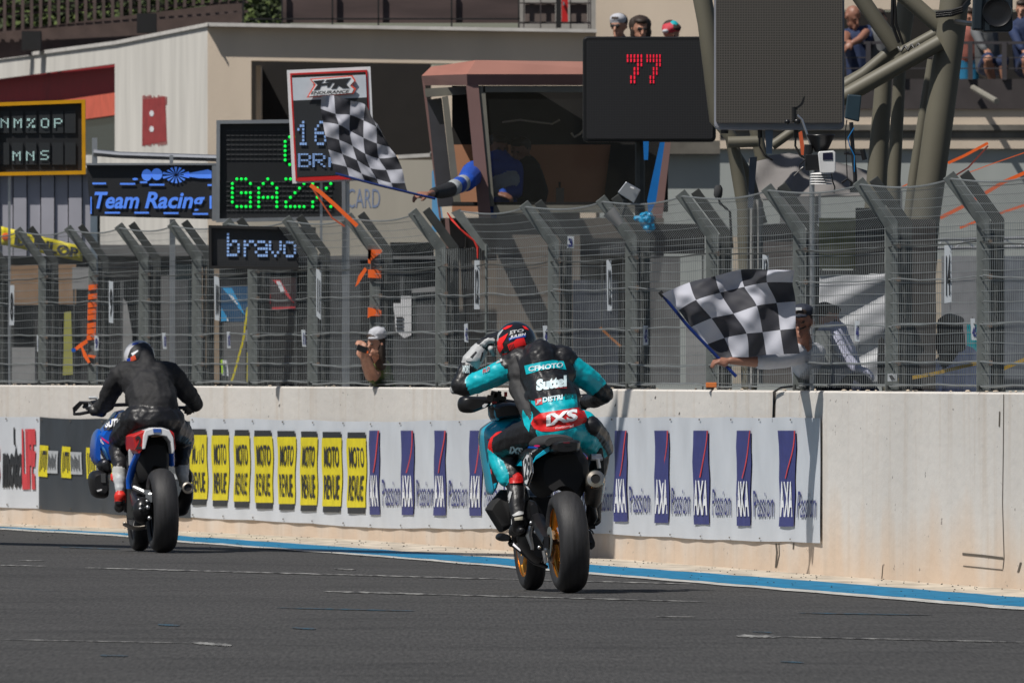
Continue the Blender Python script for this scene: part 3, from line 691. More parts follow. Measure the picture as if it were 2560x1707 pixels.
m.slab(618, 46, 1300, 50, 189.9, .04); m.build('screen_posts', matblack, bl)
m = MB(); m.slab(1296, -60, 1490, 80, 191, .2); m.build('stair_wall', mat('white_stair_wall', (.38, .36, .33), .9), bl)
m = MB()
for x in (1308, 1350, 1390, 1425, 1470, 1475): m.slab(x, -40, x + 3, 72, 189.7, .04)
m.slab(1296, 7, 1475, 10, 189.75, .04); m.slab(1296, 55, 1475, 60, 189.75, .04); m.build('handrail', mat('grey_rail', (.06, .05, .05), .6), bl)
m = MB(); m.slab(1312, 10, 1388, 55, 189.8, .02); m.slab(1425, 10, 1468, 55, 189.8, .02); m.build('rail_mesh', mat('pale_brown_mesh', (.14, .11, .10), .8), bl)
x = thing('fire_hose_box', P(1410, 60, 189.4), 'narrow red cabinet on the stair landing at the top of the picture', 'cabinet')
m = MB(); m.slab(1404, -20, 1420, 55, 189.5, .15); m.build('cabinet_body', red, x); m = MB(); m.slab(1390, -20, 1403, 70, 189.5, .1); m.build('black_side', matblack, x)
m = MB(); m.slab(1407, 5, 1411, 14, 189.45, .04); m.build('handle', alu, x)

c = thing('hedge', P(300, 1210, 212), 'dark green hedge behind the roof terrace lattice at upper left', 'hedge')
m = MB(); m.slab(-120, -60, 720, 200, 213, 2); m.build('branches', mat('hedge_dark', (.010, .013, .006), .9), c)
m = MB()
for i in range(5200):
    p = P(random.uniform(-110, 715), random.uniform(-55, 190), 212.9 - random.random() ** 2 * 1.2); s_ = random.uniform(.03, .07); u_ = Vector((random.uniform(-1, 1), random.uniform(-1, 1), random.uniform(-1, 1))).normalized(); v_ = u_.orthogonal().normalized()
    m.quad(p - u_ * s_, p + v_ * s_ * .6, p + u_ * s_, p - v_ * s_ * .6, int(random.random() < .4))
m.build('leaves', [mat('hedge_leaf', (.030, .045, .012), .8), mat('hedge_leaf_light', (.07, .10, .02), .8)], c)
# right-hand grandstand building with balcony
gb = thing('balcony_building', P(2100, 1222, 183), 'beige grandstand building with a dark spectators balcony behind the gantry', 'building')
m = MB(); m.slab(1800, -60, 2640, 25, 186, .4); m.slab(1690, 272, 2640, 312, 183, .8); m.slab(1690, 345, 2640, 372, 182.98, .5); m.slab(1700, -60, 2110, 280, 187.5, .4); m.build('wall', stucco, gb)
m = MB(); m.slab(1560, 372, 2640, 1215, 183.05, .4); m.build('lower_wall', mat('pale_green_grey_render', (.36, .385, .37), .9, var=.08, scale=2, stretch=(1, 1, .3)), gb)
m = MB(); m.slab(1690, 312, 2640, 326, 182.93, .6); m.slab(1560, 326, 2640, 346, 182.97, .6); m.build('cornice', mat('weathered_cornice', (.15, .14, .12), .9, var=.35, scale=3), gb)
m = MB(); m.slab(2060, 30, 2640, 280, 187, .3); m.build('balcony_recess', dark, gb)
m = MB(); m.slab(2060, 198, 2640, 273, 182.96, .3); m.build('balcony_fascia', mat('brown_fascia', (.05, .042, .042), .7, var=.15), gb)
m = MB()
for y in (104, 143, 170): m.slab(2060, y, 2640, y + (7 if y == 104 else 3), 182.93, .04)
for x in range(2080, 2640, 85): m.slab(x, 104, x + 12, 200, 182.91, .06)
m.build('railing', mat('dark_railing', (.05, .045, .05), .6), gb)
m = MB(); m.tube([P(2433, 220, 182.9), P(2492, 254, 182.1)], .035, 8); m.build('drain_pipe', mat('grey_pipe', (.22, .21, .18), .6), gb, smooth=True)
m = MB(); m.slab(1690, 392, 1768, 400, 183.7, .2); m.build('wall_slot', steeld, gb)

# ribbed white partition on the left and yellow banner on it
c = thing('ribbed_partition', P(115, 960, 160), 'white ribbed partition panels under the yellow framed board', 'partition')
m = MB()
for k in range(8):
    x = -35 + k * 34.5; m.pp([(x, 424), (x + 32, 424), (x + 32, 640), (x, 640)], 160 + (k % 2) * .03, .04)
m.build('panels', mat('lilac_white_sheet', (.36, .36, .41), .7, var=.1, scale=2), c)
m = MB(); m.slab(-40, 434, 250, 640, 160.12, .03); m.slab(-40, 420, 236, 436, 159.9, .2); m.build('backing_frame', mat('grey_green_frame', (.10, .10, .085), .8), c)
m = MB(); m.slab(226, 540, 243, 960, 159, .15); m.build('post', mat('blue_grey_post', (.13, .17, .21), .6), c)
c = thing('yellow_banner', P(100, 660, 152), 'yellow banner with black lettering sloping behind the fence at far left', 'banner')
def yb(a, b_): return P(3 + 202 * a, 612 + 42 * a - (46 - 8 * a) * b_, 152 + .02 * math.sin(a * 20))
m = MB(); m.grid(yb, 24, 4); m.build('sheet', yellowprint, c, smooth=True, solid=.01)
m = MB(); put_text(m, 'DUNLOP', lambda a, b_: yb(.16 + .8 * a, .12 + .7 * b_) - Vector((0, .03, 0)), 0, .05, .1)
m.build('lettering', blackprint, c)
m = MB(); m.ell(yb(.055, .5) - Vector((0, .03, 0)), (.035, .005, .035)); m.build('round_emblem', orange, c)

# garages and pit wall stands seen through the fence: each screen, cabinet and board is its own thing
def panel(name, label, cat, poly, D, mt, depth=.06, legs=True, extra=None, group=None, feet=1.0):
    c = thing(name, P(sum(p[0] for p in poly) / len(poly), max(p[1] for p in poly), D), label, cat, group)
    m = MB(); m.pp(poly, D, depth); m.build('board', mt, c)
    x0 = min(p[0] for p in poly); x1 = max(p[0] for p in poly); y1 = max(p[1] for p in poly); yg = HZ + CH * F / D
    if legs and y1 < 955:
        m = MB(); m.slab(x0 + 3, y1 - 6, x0 + 7, yg, D + .01, .04); m.slab(x1 - 7, y1 - 6, x1 - 3, yg, D + .01, .04); m.build('legs', steeld, c)
    if extra: extra(c, D)
    return c
q = lambda a, b_, c, d: [(a, b_), (c, b_), (c, d), (a, d)]
tan = mat('tan_panel', (.27, .17, .10), .8); dgrey = mat('dark_grey_panel', (.055, .058, .062), .7, var=.3, scale=3); mgrey = mat('mid_grey_panel', (.13, .13, .13), .7, var=.25, scale=3)
lgrey = mat('light_grey_panel', (.28, .28, .28), .7, var=.2, scale=3); taupe = mat('taupe_cladding', (.155, .135, .115), .75, var=.12, scale=2); cream = mat('cream_post', (.48, .41, .32), .8)
c = thing('garage_front', P(500, 1222, 178), 'dark row of garage openings seen through the left half of the fence', 'garage')
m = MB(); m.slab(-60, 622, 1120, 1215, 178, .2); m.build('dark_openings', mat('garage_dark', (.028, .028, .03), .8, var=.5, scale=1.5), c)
m = MB(); 
for a in (20, 138, 300, 505, 690, 850, 1000): m.slab(a, 640, a + 9, 1215, 177.8, .15)
m.build('door_frames', dgrey, c)
m = MB(); m.slab(-60, 612, 1120, 640, 177.7, .4); m.build('lintel', mgrey, c)
panel('wall_panel', 'tan wall panels at far left behind the fence', 'panel', q(24, 663, 112, 762), 170, tan)
panel('wall_panel', 'narrow tan wall panels left of the orange tape post', 'panel', q(138, 660, 190, 760), 170, tan)
panel('cabinet', 'pale cabinet low at far left behind the fence', 'cabinet', q(30, 868, 88, 958), 152, lgrey, .3)
panel('awning_box', 'black folded awning above the left rider helmet', 'awning', [(268, 652), (350, 652), (348, 698), (280, 702)], 158, matblack, .4)
panel('sign_board', 'narrow yellow board left of the orange tape post', 'board', [(161, 780), (178, 778), (182, 936), (157, 938)], 150, mat('dull_yellow', (.36, .35, .08), .7))
panel('white_screen', 'white leaning screen behind the left rider helmet', 'screen', [(308, 745), (318, 760), (330, 830), (332, 955), (306, 955)], 152, lgrey)
panel('cabinet', 'dark tall cabinet behind the left rider', 'cabinet', q(345, 700, 470, 958), 156, dgrey, .5)
panel('screen', 'grey upright screen right of the left rider helmet', 'screen', q(388, 690, 430, 958), 150, mgrey)
panel('pillar', 'beige pillar beside the black bravo sign', 'pillar', [(505, 668), (548, 668), (548, 958), (518, 958), (505, 780)], 150, mat('beige_pillar', (.30, .225, .155), .8), .3)
def tri(c, D):
    m = MB(); m.pp([(556, 720), (580, 720), (614, 790), (600, 775)], D - .01, .005); m.pp([(553, 768), (566, 790), (570, 802), (553, 803)], D - .01, .005); m.build('light_blue_stripe', mat('light_blue_print', (.02, .34, .70), .6), c)
    m = MB(); m.pp([(570, 735), (582, 740), (596, 762), (590, 760)], D - .016, .004); m.pp([(566, 790), (572, 802), (568, 803)], D - .016, .004); m.build('white_flash', whiteprint, c)
panel('poster_board', 'blue poster with light blue stripes below the black sign', 'poster', q(552, 716, 620, 804), 148, mat('deep_blue_print', (.012, .07, .16), .6), extra=tri)
def tri2(c, D):
    m = MB(); m.pp([(682, 700), (700, 700), (736, 758), (728, 752)], D - .01, .005); m.pp([(669, 735), (676, 735), (676, 760), (669, 760)], D - .01, .005); m.pp([(680, 768), (738, 766), (738, 772), (680, 774)], D - .01, .005); m.build('red_stripe', redprint, c)
    m = MB(); m.pp([(690, 703), (700, 703), (712, 728), (702, 730)], D - .016, .004); m.build('white_flash', whiteprint, c)
panel('poster_board', 'dark poster with red and white stripes below the black sign', 'poster', q(668, 694, 742, 776), 148, mat('dark_red_print', (.045, .03, .032), .6), extra=tri2)
panel('shelf_unit', 'grey shelf unit under the blue poster', 'shelf', q(556, 806, 626, 958), 149, mgrey, .4)
def lime(c, D):
    m = MB(); m.pp([(551, 900), (556, 898), (558, 935), (554, 935)], D - .03, .01); m.build('lime_edge', mat('lime', (.45, .75, .02), .6), c)
panel('triangular_sign', 'small white triangular sign with lime edge behind the fence', 'sign', [(555, 900), (567, 900), (572, 940), (556, 938)], 147, white, .02, extra=lime)
panel('cabinet', 'black equipment cabinet behind the fence between sign post and steel post', 'cabinet', q(650, 780, 745, 958), 152, matblack, .5)
panel('equipment_rack', 'dark equipment rack right of the black bravo sign', 'rack', q(800, 640, 900, 958), 156, dgrey, .4)
def lines(c, D):
    m = MB()
    for k in range(4): m.slab(990, 792 + k * 9, 1008, 796 + k * 9, D - .01, .005)
    m.build('printed_lines', blackprint, c)
panel('paper_board', 'white paper board with black marks beside the woman with the phone', 'board', [(983, 758), (1002, 758), (1002, 740), (1028, 740), (1028, 838), (1010, 845), (990, 828)], 140, white, .02, extra=lines)
panel('awning_box', 'black rolled awning above the woman with the phone', 'awning', q(975, 606, 1085, 655), 150, matblack, .4)
panel('shelf_unit', 'light grey shelf behind the white paper board', 'shelf', [(1030, 722), (1100, 715), (1100, 728), (1030, 732)], 148, lgrey, .3)
panel('cabinet', 'dark cabinet behind the woman with the phone', 'cabinet', q(960, 842, 1098, 958), 150, dgrey, .4)
panel('blue_tarp', 'bright blue tarpaulin strip beside the turquoise rider', 'tarpaulin', [(1124, 755), (1133, 800), (1152, 915), (1150, 958), (1124, 958)], 138, mat('blue_tarp', (.0, .10, .55), .5, var=.2), .03)
panel('pink_board', 'dull mauve panel low behind the turquoise rider helmet', 'panel', q(1150, 800, 1240, 958), 139.5, mat('mauve_panel', (.12, .085, .085), .7), .1)
panel('control_box', 'long dark control box with pale trim high behind the fence', 'equipment box', [(1500, 618), (1562, 605), (1562, 636), (1500, 640)], 126, dgrey, .3)
panel('plastic_curtain', 'dark translucent plastic sheet behind the gate panel', 'plastic sheet', q(1432, 700, 1545, 960), 128, mat('smoky_plastic', (.05, .055, .07), .35, var=.5, scale=3, stretch=(3, 1, .6)), .02, legs=False)
panel('storage_rack', 'grey storage rack behind the left side of the lower flag', 'rack', q(1600, 640, 1700, 960), 124, mgrey, .3)
panel('storage_rack', 'white slatted rack low behind the marshal arm', 'rack', [(1715, 820), (1770, 820), (1770, 960), (1715, 960)], 119, lgrey, .2)
panel('dark_screen', 'black screen behind the top of the lower flag', 'screen', q(1600, 560, 1762, 634), 125, matblack, .2)
panel('cabinet', 'brown cabinet behind the lower flag', 'cabinet', q(1840, 600, 1990, 960), 121, mat('brown_grey', (.10, .09, .085), .7), .3)
panel('cream_post', 'cream upright post behind the half hidden plate', 'post', q(1832, 590, 1862, 960), 120, cream, .1)
panel('dark_board', 'black framed yellow green notice behind the silver sheet', 'board', q(2048, 545, 2140, 672), 111.2, mat('olive_panel', (.17, .17, .07), .8, var=.4), .1)
panel('dark_post', 'wide black screen right of the olive notice', 'screen', q(2140, 520, 2212, 678), 111.1, matblack, .15)
silver = mat('silver_sheet', (.42, .43, .45), .55, metal=.1, var=.1)
c = thing('silver_sheet', P(2130, 960, 110.6), 'creased silver plastic sheet hanging between two fence posts', 'plastic sheet')
m = MB(); m.grid(lambda u, v: P(2046 + 170 * u, 684 + 276 * v, 110.6) + Vector((0, .014 * math.sin(u * 5 + v * 15) + .009 * math.sin(u * 9 + v * 27 + 1), 0)), 30, 30); m.build('sheet', silver, c, smooth=True, solid=.004)
m = MB(); m.slab(2046, 676, 2216, 686, 110.6, .04); m.build('top_rail', matblack, c)
panel('wall_screen', 'pale grey screen behind the woman in the striped shirt', 'screen', q(2355, 640, 2480, 975), 122, mat('grey_blue_screen', (.22, .225, .24), .7, var=.2), .1)
panel('wall_screen', 'blue grey screen at the far right end of the fence', 'screen', q(2490, 640, 2620, 975), 122.5, mat('blue_grey_screen', (.12, .135, .16), .7, var=.3), .1)
panel('cream_post', 'tall cream post left of the woman in the striped shirt', 'post', [(2336, 648), (2354, 648), (2352, 975), (2310, 975)], 119, cream, .1)
panel('sign_board', 'dull yellow notice behind the post near the plate 14', 'board', [(2294, 693), (2316, 693), (2314, 797), (2292, 797)], 117, mat('dull_lime', (.42, .42, .04), .7, var=.2), .02)
panel('turquoise_board', 'turquoise board behind the plate numbered 45', 'board', q(2418, 808, 2456, 886), 116, mat('turquoise_board', (.0, .27, .32), .6), .02)
panel('painted_shade', 'dark brown panel added as painted shade before the gantry column by the silver sheet', 'painted shade', q(2252, 548, 2340, 975), 110.8, mat('dark_brown', (.035, .03, .028), .8), .1)  # added panel, its dark colour stands in for shade on the column
panel('dark_post', 'dark wide column behind the striped shirt woman', 'column', q(2480, 640, 2500, 975), 119, mat('dark_brown2', (.05, .045, .042), .8), .1)
c = thing('lighting_truss', P(2450, 640, 123), 'aluminium lattice truss above the far right fence panels', 'truss')
m = MB()
for y in (600, 622): m.tube([P(2330, y, 123), P(2640, y - 6, 123)], .012, 6)
m.build('chords', alu, c)
m = MB()
for k in range(12): m.tube([P(2335 + k * 26, 600 if k % 2 else 621, 123), P(2361 + k * 26, 621 if k % 2 else 599, 123)], .007, 5)
m.build('lacing', alu, c)

panel('black_screen', 'black monitor hood above the brown cabinet behind the lower flag', 'monitor', q(1868, 560, 1990, 604), 118, matblack, .3)
panel('grey_box', 'small grey control box on the wall beside the crouching person', 'equipment box', q(2040, 826, 2076, 930), 109.6, mat('grey_green_box', (.20, .215, .21), .6), .15)
panel('tyre_warmer_bag', 'dark bag standing against the post left of the wide yellow notice', 'bag', [(2196, 850), (2204, 842), (2212, 850), (2214, 960), (2194, 960)], 109.2, matblack, .15)
panel('glass_door', 'dark glass door with pale frame behind the left rider', 'door', q(430, 660, 478, 940), 157, mat('dark_green_glass', (.03, .04, .045), .2), .1)
panel('striped_panel', 'grey slatted blind at the far left under the yellow banner', 'blind', q(180, 668, 225, 722), 158, lgrey, .05)
panel('folded_table', 'light grey folded table leaning behind the shelf', 'table', [(612, 826), (624, 820), (628, 868), (614, 850)], 146, lgrey, .03)
panel('tool_trolley', 'dark tool trolley between the white paper board and the gate', 'trolley', q(1040, 760, 1098, 958), 151, mat('trolley_grey', (.07, .07, .075), .6), .4)
panel('tall_cabinet', 'tall dark wardrobe cabinet behind the bravo sign bracket', 'cabinet', q(880, 660, 975, 900), 158, matblack, .4)
# ================================================================== race control booth
bt = thing('control_booth', P(1300, 1330, 137), 'maroon framed glass control booth on a taupe tower', 'control booth')
maroon = mat('maroon_cladding', (.20, .115, .105), .6, var=.08, scale=3); salmon = mat('maroon_roof_slope', (.33, .14, .105), .6, var=.1, scale=2)
frame = mat('olive_grey_frame', (.15, .145, .12), .6)
D0 = 137
def Q(x, y, d=0): return P(x, y, D0 + d)
m = MB(); m.loft([[Q(1077, 168, .8), Q(1190, 151, 0), Q(1660, 157, 0), Q(1680, 160, 1.6), Q(1090, 165, 2.4)], [Q(1054, 190, .8), Q(1167, 186, -.05), Q(1664, 186, -.05), Q(1690, 190, 1.6), Q(1080, 190, 2.4)]])
m.build('roof', salmon, bt); m = MB(); m.loft([[Q(1054, 190, .8), Q(1167, 186, -.05), Q(1664, 186, -.05), Q(1690, 190, 1.6), Q(1080, 190, 2.4)], [Q(1062, 214, .8), Q(1168, 214, 0), Q(1664, 214, 0), Q(1690, 214, 1.6), Q(1084, 214, 2.4)]]); m.build('roof_fascia', maroon, bt)
for pts_, dd_ in (([(1165, 214), (1196, 214), (1228, 545), (1197, 545)], 0), ([(1657, 340), (1679, 340), (1656, 545), (1630, 545)], 0), ([(1054, 190), (1063, 214), (1104, 545), (1098, 545)], .8)):
    m = MB(); m.pp(pts_, D0 + dd_, .12); m.build('corner_post', maroon, bt)
m = MB(); m.pp([(1195, 216), (1212, 216), (1236, 516), (1222, 516)], D0 + .02, .06); m.slab(1208, 216, 1664, 231, D0 + .02, .06); m.slab(1234, 513, 1650, 532, D0 + .02, .06)
m.pp([(1062, 222), (1165, 216), (1165, 236), (1064, 243)], D0 + .4, .1); m.pp([(1105, 243), (1120, 240), (1153, 512), (1135, 515)], D0 + .35, .1); m.build('window_frame', frame, bt)
gl = mat('booth_glass', (.02, .022, .022), .05); nt, N, L, b = nodes_of(gl); b.inputs['Transmission Weight'].default_value = 0; b.inputs['Alpha'].default_value = .35
m = MB(); m.quad(Q(1210, 230, .04), Q(1664, 230, .04), Q(1664, 515, .04), Q(1236, 515, .04)); m.build('front_glass', gl, bt)
m = MB(); m.pp([(1068, 250), (1104, 245), (1135, 515), (1096, 518)], D0 + .5, .04); m.build('side_glass', mat('grey_side_glass', (.05, .05, .058), .15), bt)
m = MB(); m.slab(1130, 215, 1670, 362, D0 + 2.2, .1); m.build('dark_back_wall', dark, bt); m = MB(); m.pp([(1130, 362), (1527, 362), (1505, 530), (1130, 530)], D0 + 2.2, .1); m.build('tan_back_wall', mat('tan_interior', (.42, .20, .11), .8, var=.15, scale=2), bt)
m = MB(); m.pp([(1527, 362), (1670, 362), (1670, 530), (1505, 530)], D0 + 2.15, .1); m.build('dark_side_wall', dark, bt)
m = MB(); m.slab(1130, 505, 1670, 513, D0 + .3, .9); m.slab(1390, 470, 1410, 512, D0 + .35, .1); m.tube([Q(1399, 455, .4), Q(1399, 470, .4)], .01); m.build('desk', matblack, bt)
m = MB(); m.tube([Q(1255, 306, .5), Q(1300, 300, .5), Q(1345, 306, .5), Q(1380, 310, .5), Q(1400, 300, .5)], .008, 5); m.tube([Q(1428, 333, .5), Q(1436, 343, .5), Q(1450, 335, .5), Q(1462, 322, .5)], .01, 5); m.build('loose_cable', cream, bt)
m = MB(); m.slab(1100, 545, 1242, 1315, D0 + .5, .3, 0); m.slab(1242, 532, 1450, 1315, D0 + .1, .6, 0); m.slab(1450, 545, 1660, 640, D0 + .2, .5, 0); m.slab(1450, 640, 1630, 1315, D0 + .6, .3, 0); m.build('tower_wall', taupe, bt)
m = MB(); m.pp([(1112, 545), (1122, 545), (1140, 760), (1126, 760)], D0 + .3, .1); m.build('tower_edge', maroon, bt)
m = MB(); m.slab(1162, 545, 1165, 960, D0 + .46, .04); m.slab(1115, 620, 1240, 624, D0 + .46, .04); m.slab(1100, 545, 1170, 550, D0 + .4, .1); m.build('panel_joints', matblack, bt)
c = thing('blue_strip_wall', P(1092, 700, 141), 'pale blue wall strip left of the control booth', 'wall panel')
m = MB(); m.pp([(1080, 430), (1089, 410), (1112, 580), (1080, 580)], 141, .05); m.build('panel', mat('pale_blue', (.12, .35, .62), .7), c)
c = thing('white_name_board', P(960, 900, 150), 'cream low building wall with faded blue letters below the upper flag', 'wall')
m = MB(); m.slab(560, 400, 1100, 640, 150, .2); m.build('wall_body', mat('cream_wall', (.40, .37, .31), .9, var=.12, scale=2, stretch=(1, 1, .3)), c); m = MB(); put_text(m, 'PAUL RICARD', lambda a, b_: P(760 + 190 * a, 520 - 48 * b_, 149.997)); m.build('lettering', mat('faded_blue_letters', (.20, .25, .38), .8), c)
m = MB(); m.slab(560, 640, 1100, 648, 149.9, .3); m.build('base_trim', mgrey, c)
# blue frame and black post under the number screen
c = thing('blue_stand', P(1640, 960, 127), 'blue steel stand holding up the large number screen', 'stand')
m = MB(); m.pp([(1650, 356), (1662, 356), (1640, 505), (1622, 540), (1618, 500)], 127, .06); m.pp([(1608, 354), (1622, 354), (1620, 400), (1610, 400)], 127, .06); m.build('legs', mat('blue_steel', (.0, .13, .42), .5), c)
m = MB(); m.slab(1628, 540, 1640, 1320, 127.02, .05); m.build('post', steeld, c)

# ================================================================== LED boards
ledoff = mat('led_panel_black', (.012, .013, .015), .5)
def gridmat(name, col, line, pitch, w=.25):
    m = mat(name, col, .55, var=0); nt, N, L, b = nodes_of(m)
    tc = N.new('ShaderNodeTexCoord'); sp = N.new('ShaderNodeSeparateXYZ'); L.new(tc.outputs['Object'], sp.inputs[0]); outs = []
    for a in (0, 2):
        d = N.new('ShaderNodeMath'); d.operation = 'DIVIDE'; d.inputs[1].default_value = pitch; L.new(sp.outputs[a], d.inputs[0])
        f = N.new('ShaderNodeMath'); f.operation = 'FRACT'; L.new(d.outputs[0], f.inputs[0])
        g = N.new('ShaderNodeMath'); g.operation = 'LESS_THAN'; g.inputs[1].default_value = w; L.new(f.outputs[0], g.inputs[0]); outs.append(g.outputs[0])
    mx = N.new('ShaderNodeMath'); mx.operation = 'MAXIMUM'; L.new(outs[0], mx.inputs[0]); L.new(outs[1], mx.inputs[1])
    mm = N.new('ShaderNodeMix'); mm.data_type = 'RGBA'; mm.inputs['A'].default_value = (*col, 1); mm.inputs['B'].default_value = (*line, 1); L.new(mx.outputs[0], mm.inputs['Factor']); L.new(mm.outputs['Result'], b.inputs['Base Color'])
    return m
ledgrid = gridmat('led_panel_grid', (.008, .009, .011), (.028, .03, .034), .0135)
ledgreen = mat('green_led', (.0, .9, .08), emit=.75, var=0); ledred = mat('red_led', (.8, .01, .04), emit=.5, var=0)
ledblue = mat('blue_led', (.07, .20, .72), emit=.55, var=0); ledwhite = mat('pale_blue_led', (.22, .36, .66), emit=.34, var=0); ledpale = mat('pale_green_led', (.42, .62, .60), emit=.45, var=0)
def bil(c4, D):
    (x0, y0), (x1, y1), (x2, y2), (x3, y3) = c4
    return lambda a, b_, d=0: P((x0 * (1 - a) + x1 * a) * (1 - b_) + (x3 * (1 - a) + x2 * a) * b_, (y0 * (1 - a) + y1 * a) * (1 - b_) + (y3 * (1 - a) + y2 * a) * b_, D + d)
def framed(c, c4, D, t, mt, depth=.12, name='frame'):      # a real frame of four bars
    (x0, y0), (x1, y1), (x2, y2), (x3, y3) = c4; m = MB()
    i = [(x0 + t, y0 + t), (x1 - t, y1 + t), (x2 - t, y2 - t), (x3 + t, y3 - t)]; o = list(c4)
    for k in range(4): m.pp([o[k], o[(k + 1) % 4], i[(k + 1) % 4], i[k]], D, depth)
    return m.build(name, mt, c)
yc = [(-14, 257), (213, 249), (214, 436), (-14, 440)]
c = thing('pit_board', P(100, 960, 148), 'black pit board in a thick yellow frame with two rows of pale dots', 'pit board', 'team pit boards above the fence')
framed(c, yc, 148, 9, mat('yellow_ochre_frame', (.62, .30, .0), .45), .14)
m = MB(); m.pp(yc, 148.06, .05); m.build('panel', ledoff, c)
m = MB()
for y in (278, 357):
    for x in (-4, 30, 64, 98, 131, 162): m.slab(x, y, x + 27, y + 55, 148.04, .03)
m.build('cells', gridmat('pale_cells', (.03, .035, .04), (.012, .014, .016), .012, .4), c)
m = MB()
for ch, x, y in (('N', 3, 298), ('M', 36, 298), ('%', 69, 298), ('O', 104, 298), ('P', 137, 298), ('M', 33, 380), ('N', 67, 380), ('S', 103, 378)): dots(m, ch, x, y, 4.2, 3.4, 148.03, .006, sq=True)
m.build('lit_dots', ledpale, c)
m = MB(); m.slab(20, 438, 26, 1300, 148.1, .05); m.build('support_pole', alu, c)
c = thing('led_sign', P(380, 960, 143), 'black electronic sign reading Team Racing in blue under drawn shapes', 'LED sign', 'team pit boards above the fence')
bc = [(216, 411), (541, 413), (532, 548), (226, 540)]
m = MB(); m.pp(bc, 143, .1); m.build('panel', ledgrid, c)
m = MB(); m.slab(530, 414, 541, 552, 142.95, .12); m.slab(214, 408, 545, 413, 142.95, .12); m.build('frame', alu, c)
m = MB(); D = 142.985
put_text(m, 'Team', lambda a, b_: P(236 + 112 * a, 522 - 42 * b_, D), 0, .025, .25); put_text(m, 'Racing', lambda a, b_: P(362 + 150 * a, 534 - 54 * b_, D), 0, .025, .25)
for x0, x1, y in ((231, 265, 459), (300, 338, 460), (373, 411, 462), (519, 529, 463), (262, 300, 532), (336, 372, 532), (409, 446, 533), (482, 520, 535), (350, 368, 456)): m.slab(x0, y - 2.2, x1, y + 2.2, D, .004)
for x, y, rx, ry in ((367, 438, 13, 15), (392, 436, 14, 15), (338, 448, 7, 3)): m.prism([P(x + rx * math.cos(a), y + ry * math.sin(a), D) for a in [i * .5236 for i in range(12)]], (0, .004, 0))
for k in range(14):
    a = k / 14 * 2 * math.pi + .2; r = 34 if abs(math.sin(a)) < .5 else 27; x, y = 440, 438
    m.prism([P(x + 4 * math.cos(a), y + 4 * math.sin(a) * .7, D), P(x + r * math.cos(a - .12), y + r * .75 * math.sin(a - .12), D), P(x + r * math.cos(a + .12), y + r * .75 * math.sin(a + .12), D)], (0, .004, 0))
m.prism([P(458, 436, D), P(520, 424, D), P(529, 428, D), P(529, 446, D), P(500, 446, D), P(462, 441, D)], (0, .004, 0))
m.slab(226, 492, 229, 535, D, .004); m.slab(524, 490, 529, 522, D, .004)
m.build('lit_graphics', ledblue, c)
m = MB(); m.tube([P(234, 382, 143.3), P(300, 388, 143.3), P(545, 396, 143.3)], .030, 8); m.slab(230, 345, 243, 410, 143.3, .05); m.slab(424, 388, 433, 412, 143.2, .04); m.slab(424, 548, 438, 1300, 143.1, .05); m.build('aluminium_support', alu, c, smooth=True)
c = thing('led_sign', P(700, 960, 140.1), 'large electronic sign in a silver frame with green dotted letters GAZ', 'LED sign', 'team pit boards above the fence')
gc = [(541, 301), (862, 298), (864, 550), (540, 556)]
framed(c, gc, 140.0, 9, alu, .14); m = MB(); m.pp(gc, 140.05, .06); m.build('panel', ledoff, c)
m = MB()
for j in range(7):
    for i in range(23): m.slab(566 + i * 11.6, 326 + j * 12, 575 + i * 11.6, 328 + j * 12, 140.04, .01); m.slab(566 + i * 11.6, 454 + j * 12, 575 + i * 11.6, 456 + j * 12, 140.04, .01)
m.build('unlit_dots', dgrey, c)
m = MB()
for ch, x, y in (('G', 581, 448), ('A', 647, 448), ('Z', 715, 448), ('X', 782, 448), ('O', 713, 343)): dots(m, ch, x, y, 11.3, 11.5, 140.04, .013)
m.build('green_dots', ledgreen, c)
m = MB(); m.slab(855, 440, 866, 1250, 140.2, .05); m.slab(740, 556, 746, 1300, 140.2, .05); m.build('support_poles', alu, c)
c = thing('pit_board', P(820, 960, 136.5), 'white and red framed pit board with ENDURANCE header and dotted 16', 'pit board', 'team pit boards above the fence')
rc = [(717, 176), (926, 167), (938, 450), (731, 459)]
framed(c, rc, 136.5, 8, white, .12); framed(c, [(725, 184), (918, 176), (930, 443), (739, 452)], 136.49, 4, red, .06, 'red_frame')
H = bil(rc, 136.48)
m = MB(); m.prism([H(.06, .07), H(.94, .07), H(.94, .27), H(.06, .27)], (0, .05, 0)); m.build('header_panel', mat('header_white', (.55, .60, .66), .5), c)
m = MB(); m.prism([H(.06, .27), H(.94, .27), H(.94, .95), H(.06, .95)], (0, .06, 0)); m.build('panel', gridmat('dark_grid', (.016, .018, .02), (.03, .033, .038), .014), c)
m = MB(); m.prism([H(.07, .945), H(.95, .945), H(.96, .985), H(.07, .985)], (0, .03, 0)); m.build('bottom_bar', red, c)
H2 = bil(rc, 136.46); m = MB()
def poly(pts, mi=0): m.prism([H2(a, b_, -.004 * mi) for a, b_ in pts], (0, .004, 0), mi)
poly([(.27, .085), (.78, .07), (.82, .12), (.77, .16), (.82, .19), (.78, .235), (.22, .25), (.32, .14)], 1); poly([(.29, .093), (.765, .08), (.80, .12), (.745, .16), (.79, .193), (.765, .225), (.245, .24), (.34, .14)], 2)
poly([(.31, .105), (.44, .10), (.40, .13), (.54, .125), (.50, .165), (.47, .165), (.48, .145), (.40, .15), (.38, .18), (.31, .185), (.36, .14)], 3); poly([(.47, .10), (.76, .092), (.70, .145), (.74, .18), (.66, .18), (.61, .155), (.58, .18), (.52, .18), (.57, .13), (.45, .115)], 3)
m.build('emblem', [blackprint, mat('coral_outline', (.75, .10, .06), .6), whiteprint, blackprint], c)
